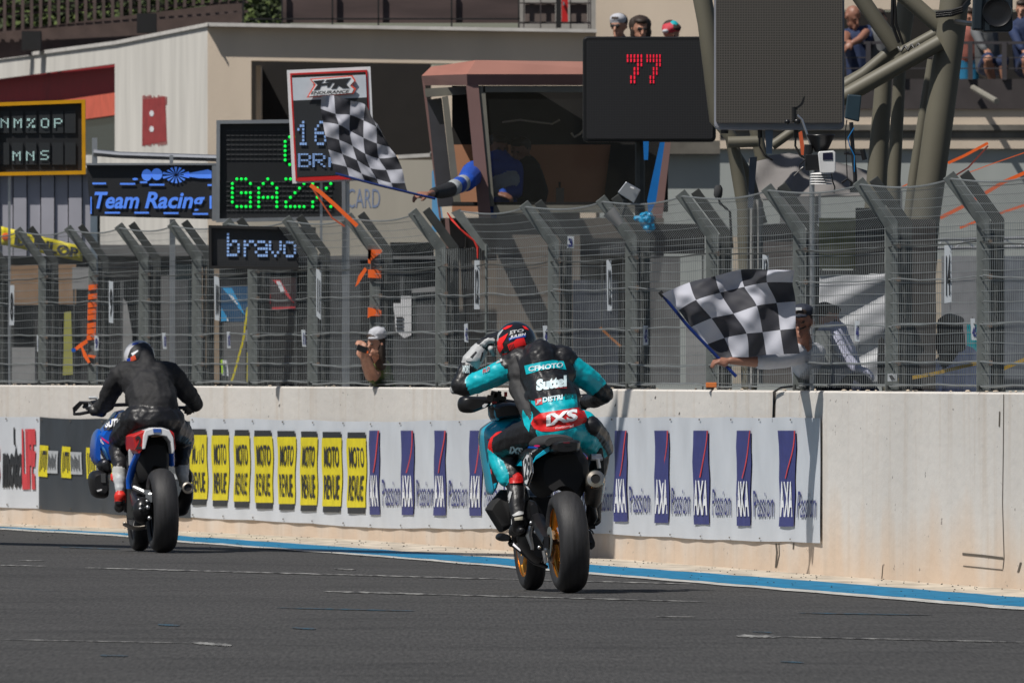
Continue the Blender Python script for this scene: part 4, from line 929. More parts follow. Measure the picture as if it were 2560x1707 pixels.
m = MB(); put_text(m, 'ENDURANCE', lambda a, b_: H2(.27 + .47 * a, .225 - .028 * b_ , -.02), 0, .04, .3); m.build('lettering', blackprint, c)
m = MB()
for ch, x, y, dx, dy in (('1', 746, 306, 6, 9), ('6', 789, 306, 6, 9), ('B', 748, 386, 6.6, 5), ('R', 784, 386, 6.6, 5), ('A', 824, 386, 6.6, 5)): dots(m, ch, x, y, dx, dy, 136.47, .006, sq=True)
m.build('lit_dots', ledwhite, c)
m = MB(); m.slab(866, 445, 874, 1290, 136.6, .05); m.slab(800, 455, 806, 1290, 136.6, .05); m.build('support_poles', alu, c)
c = thing('led_sign', P(655, 960, 133.0), 'low black electronic sign reading bravo in pale blue dots', 'LED sign', 'team pit boards above the fence')
vc = [(521, 563), (789, 569), (789, 676), (522, 671)]
framed(c, vc, 133.0, 7, matblack, .14); m = MB(); m.pp(vc, 133.04, .08); m.build('panel', ledgrid, c)
m = MB(); m.slab(767, 674, 787, 736, 133.1, .1); m.slab(741, 674, 757, 965, 133.2, .06); m.build('bracket', matblack, c)
m = MB()
for k, (ch, x) in enumerate((('b', 570), ('r', 612), ('a', 640), ('v', 675), ('o', 711))): dots(m, ch, x, 586 + k * .7, 6.6, 8.6, 133.03, .006, sq=True)
m.build('lit_dots', ledwhite, c)
c = thing('number_screen', P(1620, 960, 128), 'large black LED screen showing the red number 77', 'LED screen')
def rrect(x0, y0, x1, y1, r, n=4):
    o = []
    for cx, cy, a0 in ((x1 - r, y0 + r, -90), (x1 - r, y1 - r, 0), (x0 + r, y1 - r, 90), (x0 + r, y0 + r, 180)):
        for k in range(n + 1): a = math.radians(a0 + 90 * k / n); o.append((cx + r * math.cos(a), cy + r * math.sin(a)))
    return o
m = MB(); m.pp(rrect(1457, 92, 1790, 355, 12), 128, .25); m.build('housing', black, c, bevel=.01)
m = MB(); m.pp(rrect(1466, 101, 1782, 347, 6), 127.97, .05); m.build('panel', gridmat('screen_grid', (.006, .006, .007), (.016, .016, .018), .020, .3), c)
m = MB(); dots(m, '7', 1569, 141, 8.6, 10.6, 127.968, .008, sq=True, fx=.22, fy=.40); dots(m, '7', 1618, 141, 8.0, 10.6, 127.968, .008, sq=True, fx=.20, fy=.40); m.build('red_digits', ledred, c)
m = MB(); m.tube([P(1600, 352, 128.3), P(1600, 1330, 128.3)], .04, 8); m.build('mast', steeld, c)
c = thing('grey_screen', P(1950, 330, 110.8), 'large grey unlit screen with rounded corners at the top of the picture', 'LED screen')
m = MB(); m.pp(rrect(1786, -40, 2111, 325, 14), 110.8, .22); m.build('housing', mat('grey_housing', (.20, .21, .24), .45), c, bevel=.015)
m = MB(); m.pp(rrect(1790, -36, 2106, 308, 6), 110.76, .05); m.build('panel', gridmat('grey_screen_grid', (.030, .027, .024), (.085, .078, .068), .0175, .34), c)
m = MB(); m.cone(P(1811, 322, 110.85), P(1811, 334, 110.85), .028); m.build('foot', black, c, smooth=True)
m = MB()
for x in (1900, 1990): m.tube([P(x, 322, 110.9), P(x - 2, 365, 110.9), P(x + 10, 388, 111.0), P(x + 30, 400, 111.1)], .008, 5); m.cone(P(x, 322, 110.9), P(x, 345, 110.9), .016)
m.build('cables', black, c)
m = MB(); m.pp([(1913, 324), (1933, 324), (1930, 385), (1916, 385)], 110.85, .05); m.build('bracket', mat('blue_grey_bracket', (.10, .14, .19), .6), c)
c = thing('orange_pole', P(2010, 400, 119), 'short orange strap hanging below the grey screen', 'strap')
m = MB(); m.pp([(1996, 328), (2005, 328), (2014, 388), (2003, 388)], 119, .01); m.build('strap', mat('burnt_orange', (.55, .10, .03), .6), c)

# ================================================================== start gantry of round tubes
gtube = mat('khaki_painted_steel', (.125, .116, .086), .55, var=.08, scale=3)
c = thing('start_gantry', P(2290, 1300, 112), 'start line gantry of thick khaki steel tubes beside the pit wall', 'gantry')
DG = 112
def gt(name, pts, rpx, dd=0):
    m = MB(); D = DG + dd; m.tube([P(x, y, D) for x, y in pts], [r * D / F for r in rpx], 24); return m.build(name, gtube, c, smooth=True)
gt('main_column', [(2392, -60), (2380, 60), (2334, 400), (2312, 560), (2290, 900), (2270, 1330)], [36, 36, 36, 36, 37, 38])
gt('column', [(2212, 150), (2193, 440), (2160, 900), (2130, 1330)], [20, 26, 27, 28], .8)
gt('column', [(2252, 130), (2235, 440), (2225, 900), (2220, 1330)], [15, 17, 18, 18], .5)
gt('column', [(2330, 150), (2285, 440), (2255, 700), (2225, 1330)], [12, 14, 16, 18], 1.2)
gt('brace', [(2060, 268), (2120, 237), (2350, 106)], [21, 21, 20], -.1)
gt('brace', [(2060, 232), (2120, 206), (2340, 84)], [15, 15, 14], .6)
gt('brace', [(2060, 248), (2160, 185), (2240, 118)], [16, 16, 16], .3)
gt('brace', [(2120, -50), (2222, 96), (2238, 122)], [20, 20, 18], .2)
gt('brace', [(2226, -40), (2348, 66)], [21, 20], .1)
gt('brace', [(2275, -60), (2250, 130)], [24, 22], .9)
gt('brace', [(1745, -60), (1768, 60), (1795, 300), (1829, 345), (1860, 520), (1880, 1200)], [24, 24, 22, 16, 18, 20], 1.5)
gt('brace', [(1820, 356), (1895, 354)], [14, 14], 1.4)
gt('brace', [(1888, 320), (1905, 400)], [16, 16], 1.6)
gt('brace', [(1832, 372), (1872, 440), (1905, 560)], [12, 14, 14], 1.7)
gt('brace', [(1930, 365), (2000, 315)], [12, 12], 1.5)
m = MB()
for k in range(3): m.tube([P(2340, 42 - k * 5, DG - .12), P(2380, 38 - k * 5, DG - .14), P(2405, 30 - k * 5, DG - .13), P(2424, 8 - k * 6, DG - .05)], .012, 6)
m.tube([P(2232, -20, DG), P(2230, 60, DG), P(2248, 108, DG)], .012, 6); m.tube([P(2236, -20, DG), P(2240, 60, DG), P(2258, 112, DG)], .010, 6)
for k in range(5): m.tube([P(2245 + k * 17, 118 - k * 3, DG - .1), P(2253 + k * 17, 130 - k * 3, DG - .12), P(2262 + k * 17, 115 - k * 3, DG - .1)], .009, 5)
m.build('cable_ties', black, c)
# crossbeam of the gantry over the track (above the frame); its shadow falls across the asphalt and up the wall
m = MB(); a = Vector((-3.6, 113.6, 9)); b_ = Vector((-14.7, 135.9, 9))
m.tube([a, b_], .33, 8); m.tube([a, P(2230, -700, 112)], .07, 8); m.tube([a, P(2390, -200, 112)], .07, 8); m.build('crossbeam', gtube, c)
# loudspeaker top right
c = thing('loudspeaker', P(2480, 78, 109), 'big black round fronted loudspeaker at the upper right corner', 'loudspeaker')
m = MB(); m.pp([(2436, -40), (2460, -40), (2455, 76), (2432, 74)], 109, .3); m.pp(rrect(2452, -40, 2532, 80, 12), 109.02, .3); m.build('cabinet', mat('blue_black_plastic', (.012, .02, .028), .4), c, bevel=.01)
m = MB(); m.lathe(P(2493, 32, 108.98), (0, -1, 0), [(.0, .01), (.04, .012), (.075, .01), (.095, .02), (.10, .0)], 32); m.build('round_grille', black, c, smooth=True)
m = MB(); m.tube([P(2455, 60, 109.1), P(2424, 60, 110), P(2390, 55, 111.8)], .02, 6); m.build('bracket', black, c)
# canopy
c = thing('canopy_tent', P(2050, 960, 113), 'grey fabric canopy tent below the grey screen', 'canopy')
canv = mat('grey_canvas', (.17, .16, .155), .8, var=.15, scale=4, bump=.4, bscale=6)
m = MB(); top = [(1876, 396), (1892, 393), (1973, 383), (2010, 390), (2090, 405), (2160, 424), (2252, 456)]; bt_ = [(1872, 500), (1885, 500), (1968, 494), (2010, 492), (2090, 490), (2160, 488), (2254, 480)]
def cf(u, v):
    x = u * 6; i = min(int(x), 5); f = x - i; a = [top[i][k] + (top[i + 1][k] - top[i][k]) * f for k in (0, 1)]; b2 = [bt_[i][k] + (bt_[i + 1][k] - bt_[i][k]) * f for k in (0, 1)]
    return P(a[0] + (b2[0] - a[0]) * v, a[1] + (b2[1] - a[1]) * v, 114.4 - .5 * v + .05 * math.sin(u * 23 + v * 4))
m.grid(cf, 48, 10); m.build('roof', canv, c, smooth=True, solid=.01)
m = MB(); m.pp([(1874, 394), (1893, 392), (1882, 520), (1870, 520)], 111.0, .02); m.build('dark_edge', mat('blue_grey_fabric', (.06, .075, .10), .7), c)
m = MB(); m.grid(lambda u, v: P(1868 + 40 * u, 500 + 460 * v, 113.1 + .04 * math.sin(u * 15)), 10, 8); m.build('side_curtain', mat('translucent_white', (.32, .32, .31), .5, var=.2, scale=4), c, smooth=True)
m = MB(); m.slab(1950, 492, 2046, 560, 111.6, .05); m.build('back_sheet', mgrey, c); m = MB()
for x in (1872, 2046, 2250): m.slab(x, 480, x + 6, 1330, 113.2, .05)
m.build('poles', alu, c)
# ================================================================== motorcycles
def wheel(parent, name, c, ax, R, w, rim, mt, spokes=5, disc=True, side=-1):
    """tyre, rim with Y spokes, hub, brake disc"""
    ax = Vector(ax).normalized(); m = MB(); pr = []
    for k in range(17):
        a = math.pi * k / 16; pr.append((R - w * .42 + w * .42 * math.sin(a) ** .8, -w / 2 * math.cos(a) * (1.0)))
    pr = [(rim, -w * .40)] + pr + [(rim, w * .40)]
    m.lathe(c, ax, pr, 72); o = m.build(name, rubber, parent, smooth=True, sharp=60)
    m = MB(); m.lathe(c, ax, [(rim + .004, -w * .42), (rim + .006, -w * .36), (rim - .012, -w * .30), (rim - .03, 0), (rim - .012, w * .30), (rim + .006, w * .36), (rim + .004, w * .42)], 60)
    m.lathe(c, ax, [(.0, -w * .3), (.045, -w * .3), (.05, 0), (.045, w * .3), (.0, w * .3)], 24)
    u = Vector((0, 0, 1)); u = (u - ax * u.dot(ax)).normalized(); v = ax.cross(u)
    for k in range(spokes):
        for da in (-.16, .16):
            a = 2 * math.pi * k / spokes + .3; d0 = u * math.cos(a) + v * math.sin(a); d1 = u * math.cos(a + da) + v * math.sin(a + da)
            m.tube([c + d0 * .03, c + (d0 + d1) * .5 * rim * .5, c + d1 * (rim - .02)], [.014, .011, .012], 6)
    m.build('rim', mt, o, smooth=True)
    if disc:
        m = MB(); q = c + ax * side * w * .48; m.lathe(q, ax, [(.085, -.002), (.14, -.002), (.14, .002), (.085, .002)], 40, closed=True); m.lathe(q, ax, [(.0, 0), (.04, .004), (.0, .008)], 12)
        for k in range(6):
            a = k * math.pi / 3; m.tube([q + (u * math.cos(a) + v * math.sin(a)) * .03, q + (u * math.cos(a + .3) + v * math.sin(a + .3)) * .09], .005, 5)
        m.build('brake_disc', chrome, o, smooth=True)
    return o
class Frame:
    def __init__(s, fx, fy, k, D): s.fx, s.fy, s.k, s.D = fx, fy, k, D
    def px(s, x, y): return (s.fx + x / s.k, s.fy + y / s.k)
    def p(s, x, y, dd=0.): a = s.px(x, y); return P(a[0], a[1], s.D + dd)
    def prism(s, m, pts, dd, depth, mi=None): m.prism([s.p(x, y, dd) for x, y in pts], (-.17 * depth, depth, 0), mi)
    def pillow(s, m, pts, dd, depth, mi=None, puff=.82):
        """solid with rounded front and back: outline swelling to full size in the middle"""
        n = len(pts); cx = sum(p[0] for p in pts) / n; cy = sum(p[1] for p in pts) / n; secs = []
        for t, sc in ((0, puff * .8), (.08, puff), (.3, 1), (.7, 1), (.92, puff), (1, puff * .8)):
            secs.append([s.p(cx + (x - cx) * sc, cy + (y - cy) * sc, dd) + Vector((-.17 * depth * t, depth * t, 0)) for x, y in pts])
        m.loft(secs, mi)
    def curve(s, pts, n=4):       # smooth an outline
        o = []; N = len(pts)
        for i in range(N):
            p0, p1, p2, p3 = pts[i - 1], pts[i], pts[(i + 1) % N], pts[(i + 2) % N]
            for k in range(n):
                t = k / n; o.append(tuple(.5 * (2 * p1[j] + (p2[j] - p0[j]) * t + (2 * p0[j] - 5 * p1[j] + 4 * p2[j] - p3[j]) * t * t + (3 * p1[j] - p0[j] - 3 * p2[j] + p3[j]) * t ** 3) for j in (0, 1)))
        return o
psi = math.radians(9.7); hd = Vector((-math.sin(psi), math.cos(psi), 0)); ax = Vector((math.cos(psi), math.sin(psi), 0))
# ---------------------------------------------------------------- turquoise adventure bike
B = P(1427, 1482, 99.75); B.z = 0
k1 = thing('motorcycle', B, 'turquoise and black adventure motorcycle with gold wheels and number 29 plate', 'motorcycle')
c3 = Frame(1130, 1050, 3.336, 99.75)
lean = Vector((-.06, 0, 1)).normalized(); axl = (ax + Vector((0, 0, .06))).normalized()
rc_ = B + lean * .316; fc_ = B + hd * 1.44 + Vector((-.012, 0, .30))
wheel(k1, 'rear_wheel', rc_, axl, .316, .185, .215, gold, disc=True, side=1)
wheel(k1, 'front_wheel', fc_, axl, .303, .122, .215, gold, side=-1)
m = MB()
m.tube([rc_ - ax * .125, rc_ - ax * .12 + hd * .25 + Vector((0, 0, .07)), rc_ - ax * .10 + hd * .5 + Vector((0, 0, .13))], [.035, .045, .05], 8); m.tube([rc_ + ax * .125, rc_ + ax * .12 + hd * .25 + Vector((0, 0, .05)), rc_ + ax * .10 + hd * .5 + Vector((0, 0, .11))], [.03, .04, .05], 8)
m.cone(rc_ - ax * .15, rc_ + ax * .15, .016); m.box(rc_ - ax * .135, (.03, .10, .07)); m.build('swingarm', darkmetal, k1, smooth=True)
m = MB(); q0 = rc_ - ax * .115; m.lathe(q0, ax, [(.05, -.003), (.095, -.003), (.095, .003), (.05, .003)], 30, closed=True); m.build('sprocket', steel, k1)
m = MB(); fr = c3
m.tube([fr.p(682, 812, .45), fr.p(760, 845, .38), fr.p(820, 880, .3), fr.p(845, 960, .12), fr.p(855, 1090, .02), fr.p(835, 1190, .02)], .011, 6); m.tube([fr.p(700, 812, .43), fr.p(790, 850, .36), fr.p(838, 885, .28), fr.p(858, 960, .1)], .007, 6)
m.build('chain', mat('chain_gold', (.30, .20, .12), .5, metal=.6), k1, smooth=True)
m = MB()
for pts, dd, dp in (([(640, 680), (715, 680), (735, 770), (735, 870), (650, 860)], .5, .25), ([(660, 870), (790, 880), (820, 1010), (800, 1100), (760, 1200), (690, 1170), (600, 1050), (590, 930)], .55, .3), ([(560, 560), (660, 590), (650, 900), (580, 950)], .6, .3)):
    fr.pillow(m, fr.curve(pts, 3), dd, dp)
m.box(B + hd * .82 + Vector((0, 0, .42)), (.26, .34, .34), Matrix.Rotation(psi, 3, 'Z')); m.build('engine', darkmetal, k1, smooth=True)
m = MB(); m.tube([fr.p(655, 880, .5), fr.p(640, 960, .5), fr.p(670, 1060, .5), fr.p(668, 1080, .5)], [.014, .02, .012, .01], 8); m.tube([fr.p(680, 830, .4), fr.p(720, 930, .4), fr.p(790, 1020, .35), fr.p(790, 1075, .3)], [.01, .02, .022, .02], 8)
m.tube([fr.p(765, 1085, .3), fr.p(785, 1190, .3)], .013, 6); m.tube([fr.p(885, 900, .1), fr.p(905, 960, .05), fr.p(890, 1000, .05)], .01, 6)
for x, y, r in ((728, 1060, .012), (790, 1050, .02), (790, 1080, .018), (700, 930, .014), (660, 855, .012)): m.ell(fr.p(x, y, .25), (r, r, r), nu=10, nv=6)
m.build('footrest_linkage', alu, k1, smooth=True)
m = MB(); m.tube([fr.p(485, 1015, .85), fr.p(560, 1080, .8), fr.p(690, 1185, .7), fr.p(790, 1222, .6)], [.02, .014, .016, .012], 8); m.ell(fr.p(495, 1030, .85), (.02, .04, .02)); m.build('side_stand', darkmetal, k1, smooth=True)
m = MB(); fr.pillow(m, fr.curve([(700, 270), (850, 195), (1075, 190), (1120, 270), (1168, 340), (1170, 520), (1110, 640), (1085, 700), (1055, 640), (960, 585), (870, 600), (800, 650), (735, 600), (690, 520), (672, 400)], 2), .12, .45); m.build('rear_mudguard', matblack, k1, smooth=True)
m = MB(); fr.pillow(m, fr.curve([(848, 178), (960, 160), (1076, 168), (1090, 205), (1070, 262), (960, 285), (850, 278), (838, 225)], 3), -.06, .3); o = m.build('tail_light_unit', black, k1, smooth=True)
m = MB(); m.add([fr.p(925, 182, -.07), fr.p(985, 182, -.07), fr.p(980, 192, -.07), fr.p(930, 192, -.07)], [(0, 1, 2, 3)]); m.build('red_lens', mat('red_lens', (.12, .01, .02), .3), o)
m = MB(); fr.pillow(m, fr.curve([(720, 200), (770, 140), (900, 118), (1000, 130), (1050, 165), (960, 175), (850, 190), (760, 240)], 3), .0, .5); m.build('seat', leathergrey, k1, smooth=True)
m = MB(); fr.prism(m, [(655, 385), (700, 300), (850, 180), (830, 250), (700, 330), (668, 378)], .05, .55, 0); fr.prism(m, [(690, 235), (720, 175), (752, 160), (760, 215), (740, 240)], .12, .4, 1); fr.prism(m, [(660, 300), (690, 240), (745, 232), (790, 225), (700, 300), (665, 330)], .06, .5, 2)
o = m.build('tail_fairing', [gloss_cyan, gloss_blue, black], k1, bevel=.006)
m = MB(); m.add([fr.p(688 + 26 * math.cos(a) + 20, 214 + 9 * math.sin(a), .04) for a in [i * .52 for i in range(12)]], [tuple(range(12))]); m.build('pink_dot', magenta, o)
m = MB(); put_text(m, '450MT', lambda a, b_: fr.p(664 + 50 * a, 272 - 16 * b_ - 22 * a, .05)); m.build('lettering', whiteprint, o)
pl = [(588, 330), (622, 268), (648, 272), (664, 440), (628, 545), (604, 530)]
def pd(x): return .34 - .34 * (x - 588) / 76
m = MB(); m.prism([fr.p(x, y, pd(x)) for x, y in pl], (.012, .004, 0)); o = m.build('number_plate', white, k1)
m = MB()
for i in range(6):
    a, b_ = pl[i], pl[(i + 1) % 6]; m.tube([fr.p(*a, pd(a[0]) - .01), fr.p(*b_, pd(b_[0]) - .01)], .006, 5)
m.build('plate_rim', black, o); m = MB(); put_text(m, '29', lambda a, b_: fr.p(602 + 50 * a, 505 - 185 * b_ - 20 * a, pd(602 + 50 * a) - .012), None, .03); m.build('number', blackprint, o)
m = MB(); m.tube([fr.p(668, 355, .2), fr.p(650, 380, .2), fr.p(664, 455, .2)], .008, 6); m.build('plate_bracket', alu, k1)
# front shroud, tank, screen
m = MB(); out = [(287, 95), (330, 45), (420, -8), (540, -40), (640, -10), (650, 60), (600, 200), (480, 260), (400, 330), (400, 470), (378, 600), (352, 612), (335, 500), (310, 350), (292, 220)]
fr.pillow(m, fr.curve(out, 3), .90, .40, puff=.88); o = m.build('front_fairing', gloss_cyan, k1, smooth=True); tr = bvh(o); dc = MB()
C = lambda pts: [fr.px(x, y) for x, y in pts]
patch(dc, tr, C([(294, 160), (450, 108), (455, 120), (294, 172)]), 0); patch(dc, tr, C([(300, 215), (318, 185), (350, 165), (400, 150), (440, 140), (380, 180), (335, 190), (322, 240), (340, 235), (345, 250), (318, 262), (302, 245)]), 1)
patch(dc, tr, C([(300, 262), (330, 262), (345, 330), (348, 420), (330, 470), (312, 380)]), 2); patch(dc, tr, C([(440, 60), (520, 0), (560, 10), (470, 110)]), 3, off=.003)
patch(dc, tr, C([(296, 262), (322, 268), (350, 330), (356, 450), (388, 540), (372, 606), (350, 600), (332, 500), (308, 350)]), 4, off=.006); patch(dc, tr, C([(318, 405), (330, 410), (334, 450), (324, 446)]), 5, off=.009); patch(dc, tr, C([(345, 530), (372, 520), (384, 560), (366, 600), (352, 590)]), 6, off=.009)
dc.build('livery', [magenta, whiteprint, mat('navy_gloss', (.01, .02, .12), .3), mat('deep_cyan', (.0, .14, .30), .3), black, redprint, gloss_cyan], o)
m = MB(); fr.pillow(m, fr.curve([(355, -120), (470, -150), (580, -130), (640, -60), (600, -30), (480, -20), (380, -10), (362, -60)], 3), .85, .3); m.build('instrument_housing', black, k1, smooth=True)
m = MB(); fr.prism(m, [(350, -130), (372, -125), (384, -30), (400, 0), (378, 5), (356, -40)], .9, .25); m.build('screen_edge', gloss_cyan, k1, bevel=.006)
m = MB(); m.box(B + hd * .62 + Vector((0, 0, .86)), (.28, .5, .16), Matrix.Rotation(psi, 3, 'Z')); m.build('fuel_tank', black, k1, bevel=.05)
m = MB()
for sx in (-1, 1): m.tube([fc_ + ax * sx * .09, fc_ - hd * .12 + ax * sx * .1 + Vector((0, 0, .35)), fc_ - hd * .30 + ax * sx * .1 + Vector((0, 0, .82))], [.024, .026, .03], 10)
m.build('front_fork', darkmetal, k1, smooth=True)
m = MB(); m.lathe(fc_, axl, [(.325, -.05), (.33, 0), (.325, .05)], 48); mm = m
keep = [i for i, f in enumerate(mm.f) if all((mm.v[j] - fc_).z > .12 for j in f)]; mm.f = [mm.f[i] for i in keep]; mm.fm = [mm.fm[i] for i in keep]; mm.build('front_mudguard', black, k1, smooth=True, solid=.005)
c2 = Frame(1080, 780, 3.92, 99.75)
m = MB(); f2 = c2; f2.pillow(m, f2.curve([(270, 905), (298, 835), (380, 825), (560, 838), (592, 880), (560, 925), (480, 960), (395, 988), (300, 975)], 3), 1.05, .12); hb = m.build('handguard', black, k1, smooth=True)
m = MB(); f2.prism(m, [(495, 915), (520, 896), (548, 898), (520, 932), (500, 938)], 1.03, .01); m.build('white_sticker', white, hb)
m = MB(); m.tube([f2.p(330, 870, 1.1), f2.p(560, 862, 1.1), f2.p(690, 868, 1.15), f2.p(900, 900, 1.2), f2.p(1250, 905, 1.25), f2.p(1380, 860, 1.25), f2.p(1530, 850, 1.28)], .014, 8); m.build('handlebar', darkmetal, k1, smooth=True)
m = MB(); m.tube([f2.p(350, 862, 1.1), f2.p(560, 855, 1.1)], .021, 12); m.tube([f2.p(1430, 860, 1.26), f2.p(1540, 855, 1.28)], .021, 12); m.build('grips', rubber, k1, smooth=True)
m = MB()
for x, y, s in ((575, 850, .05), (610, 805, .045), (640, 830, .05), (660, 790, .025), (590, 800, .02), (620, 880, .04), (700, 850, .035)): m.box(f2.p(x, y, 1.08), (s, .05, s * .9), Matrix.Rotation(.2, 3, 'Y'))
sw = m.build('switchgear', black, k1, bevel=.004)
m = MB(); m.box(f2.p(612, 886, 1.05), (.03, .02, .012)); m.box(f2.p(722, 805, 1.05), (.02, .02, .03)); m.build('red_switches', red, sw)
m = MB(); f2.pillow(m, f2.curve([(1440, 820), (1540, 800), (1560, 850), (1520, 890), (1455, 880)], 3), 1.24, .08); m.build('handguard', black, k1, smooth=True)
m = MB(); m.tube([fr.p(1198, 497, -.02), fr.p(1190, 560, .18), fr.p(1180, 640, .42), fr.p(1170, 690, .5)], [.060, .061, .060, .045], 24); o = m.build('muffler', titan, k1, smooth=True)
m = MB(); m.lathe(fr.p(1196, 494, -.03), (.05, -1, .25), [(.058, -.02), (.06, .0), (.052, .012), (.030, .018), (.028, .0), (.026, -.03)], 28); m.build('muffler_end_cap', mat('pale_titanium', (.52, .47, .40), .25, metal=.9), o, smooth=True)
m = MB(); m.cone(fr.p(1203, 494, -.045), fr.p(1203, 494, -.03), .027); m.build('muffler_outlet', matblack, o)
m = MB(); m.tube([fr.p(1160, 700, .45), fr.p(1165, 800, .5), fr.p(1140, 870, .6)], [.03, .04, .03], 10); m.tube([fr.p(1130, 890, .3), fr.p(1195, 885, .3)], .016, 6); m.build('exhaust_pipe', darkmetal, k1, smooth=True)
m = MB(); fr.prism(m, [(1130, 910), (1160, 925), (1195, 1020), (1195, 1050), (1165, 1080), (1140, 1060)], .02, .06); m.tube([fr.p(1135, 900, .05), fr.p(1170, 925, .05), fr.p(1180, 950, .05)], .006, 5); m.build('brake_caliper', darkmetal, k1, bevel=.006)
m = MB(); fr.prism(m, [(1196, 300), (1240, 228), (1256, 232), (1270, 330), (1275, 452), (1252, 452), (1232, 340)], .35, .03); m.build('pannier_plate', black, k1, bevel=.004)
m = MB(); m.tube([fr.p(1158, 298, .3), fr.p(1240, 300, .33)], .014, 8); m.tube([fr.p(1158, 318, .3), fr.p(1250, 322, .33)], .014, 8); m.tube([fr.p(1215, 322, .3), fr.p(1228, 400, .3)], .012, 8); m.build('luggage_bracket', alu, k1, smooth=True)
m = MB(); fr.pillow(m, [(312, 748), (345, 690), (400, 630), (440, 580), (500, 580), (500, 900), (430, 935), (412, 910), (362, 830)], .95, .2, puff=.97); m.build('engine_guard', matblack, k1, smooth=True)
m = MB(); fr.pillow(m, fr.curve([(385, 960), (420, 940), (490, 960), (500, 1000), (430, 1010), (385, 990)], 3), .8, .12); m.build('footrest', darkmetal, k1, smooth=True)

# ---------------------------------------------------------------- its rider
rd = thing('person', P(1380, 1482, 100.2), 'person in black and turquoise racing leathers raising a glove to the helmet', 'person')
b = Body(99.75); K, CY, GR, RD, WT = 0, 1, 2, 3, 4
MS = [leather, cyan, leathergrey, redl, mat('white_leather', (.42, .43, .44), .5, var=.1)]
b.ell((1402, 1078, .34), (.165, .16, .13), CY); b.ell((1400, 1046, .33), (.172, .15, .085), K)
b.cap((1350, 1062, .40), (1455, 1062, .40), .10, .10, CY); b.cap((1395, 1040, .36), (1378, 985, .48), .155, .15, K); b.cap((1345, 1000, .5), (1415, 990, .5), .095, .095, K)
b.cap((1378, 990, .48), (1350, 925, .64), .145, .15, K); b.cap((1308, 935, .66), (1400, 935, .64), .10, .10, K); b.cap((1275, 915, .72), (1418, 908, .70), .082, .082, K)
b.ell((1345, 905, .68), (.18, .12, .09), K); b.chain([(1352, 950, .54), (1350, 900, .57), (1350, 876, .62)], [.10, .10, .075], K); b.cap((1328, 878, .64), (1376, 878, .64), .05, .05, K); b.cap((1300, 905, .70), (1405, 900, .68), .095, .095, K)
b.cap((1330, 905, .75), (1305, 870, .86), .08, .07, K)
# left arm raised, elbow out
b.chain([(1272, 920, .72), (1215, 948, .76), (1172, 966, .80)], [.078, .071, .062], CY); b.chain([(1166, 968, .80), (1148, 962, .80)], [.062, .056], K)
b.chain([(1150, 966, .80), (1166, 930, .84), (1182, 900, .88)], [.058, .060, .052], K); b.cap((1178, 906, .86), (1196, 880, .9), .063, .056, WT); b.cap((1132, 972, .80), (1134, 978, .80), .022, .022, WT)
b.cap((1200, 874, .9), (1212, 862, .92), .045, .050, K)
b.hand((1200, 874, .9), (.62, .15, .6), (-.6, -.4, .6), 1.45, K, .42, 1)
for x, y in ((1206, 858), (1212, 851), (1220, 848), (1229, 850)): b.cap((x, y, .86), (x + 6, y + 3, .86), .013, .012, WT)
b.cap((1228, 872, .86), (1234, 886, .88), .018, .016, WT); b.cap((1300, 965, .64), (1335, 1035, .46), .075, .08, GR)
# right arm, elbow out, hand on the far grip
b.chain([(1425, 915, .70), (1462, 942, .74), (1490, 965, .80)], [.078, .078, .070], CY); b.cap((1496, 972, .80), (1512, 984, .84), .064, .056, K); b.cap((1524, 984, .84), (1526, 992, .84), .020, .02, WT)
b.chain([(1512, 985, .84), (1490, 1000, 1.0), (1468, 1003, 1.2)], [.058, .050, .040], K); b.hand((1466, 1002, 1.2), (-.1, 1, .05), (0, 0, 1), 1.1, K, .6, 1)
# legs
b.chain([(1352, 1080, .40), (1300, 1094, .54), (1262, 1112, .66)], [.115, .100, .084], K); b.cap((1252, 1108, .70), (1248, 1116, .71), .076, .072, RD); b.cap((1244, 1126, .72), (1248, 1142, .72), .066, .066, CY)
b.chain([(1268, 1130, .70), (1280, 1170, .66), (1286, 1196, .62)], [.074, .070, .060], K); b.chain([(1244, 1140, .72), (1256, 1172, .66), (1266, 1196, .62)], [.064, .062, .052], CY)
b.chain([(1288, 1204, .62), (1292, 1250, .55), (1296, 1292, .50)], [.060, .056, .048], K); b.cap((1290, 1200, .62), (1291, 1203, .62), .066, .066, RD)
b.chain([(1297, 1298, .48), (1296, 1318, .52), (1286, 1326, .66)], [.046, .042, .040], K); b.cap((1304, 1325, .46), (1280, 1330, .70), .026, .026, K)
b.chain([(1450, 1082, .40), (1482, 1100, .62), (1498, 1125, .84)], [.112, .095, .08], CY); b.chain([(1476, 1066, .36), (1500, 1095, .58), (1512, 1122, .80)], [.070, .066, .055], K); b.chain([(1498, 1128, .84), (1490, 1200, .72), (1486, 1262, .62)], [.075, .06, .045], K); b.chain([(1486, 1268, .62), (1487, 1290, .62), (1490, 1300, .75)], [.045, .04, .035], K)
body = b.build('body', MS, rd, .008, 2, .012, .06); tr = bvh(body)
c2p = lambda pts: [c2.px(x, y) for x, y in pts]
dc = MB()
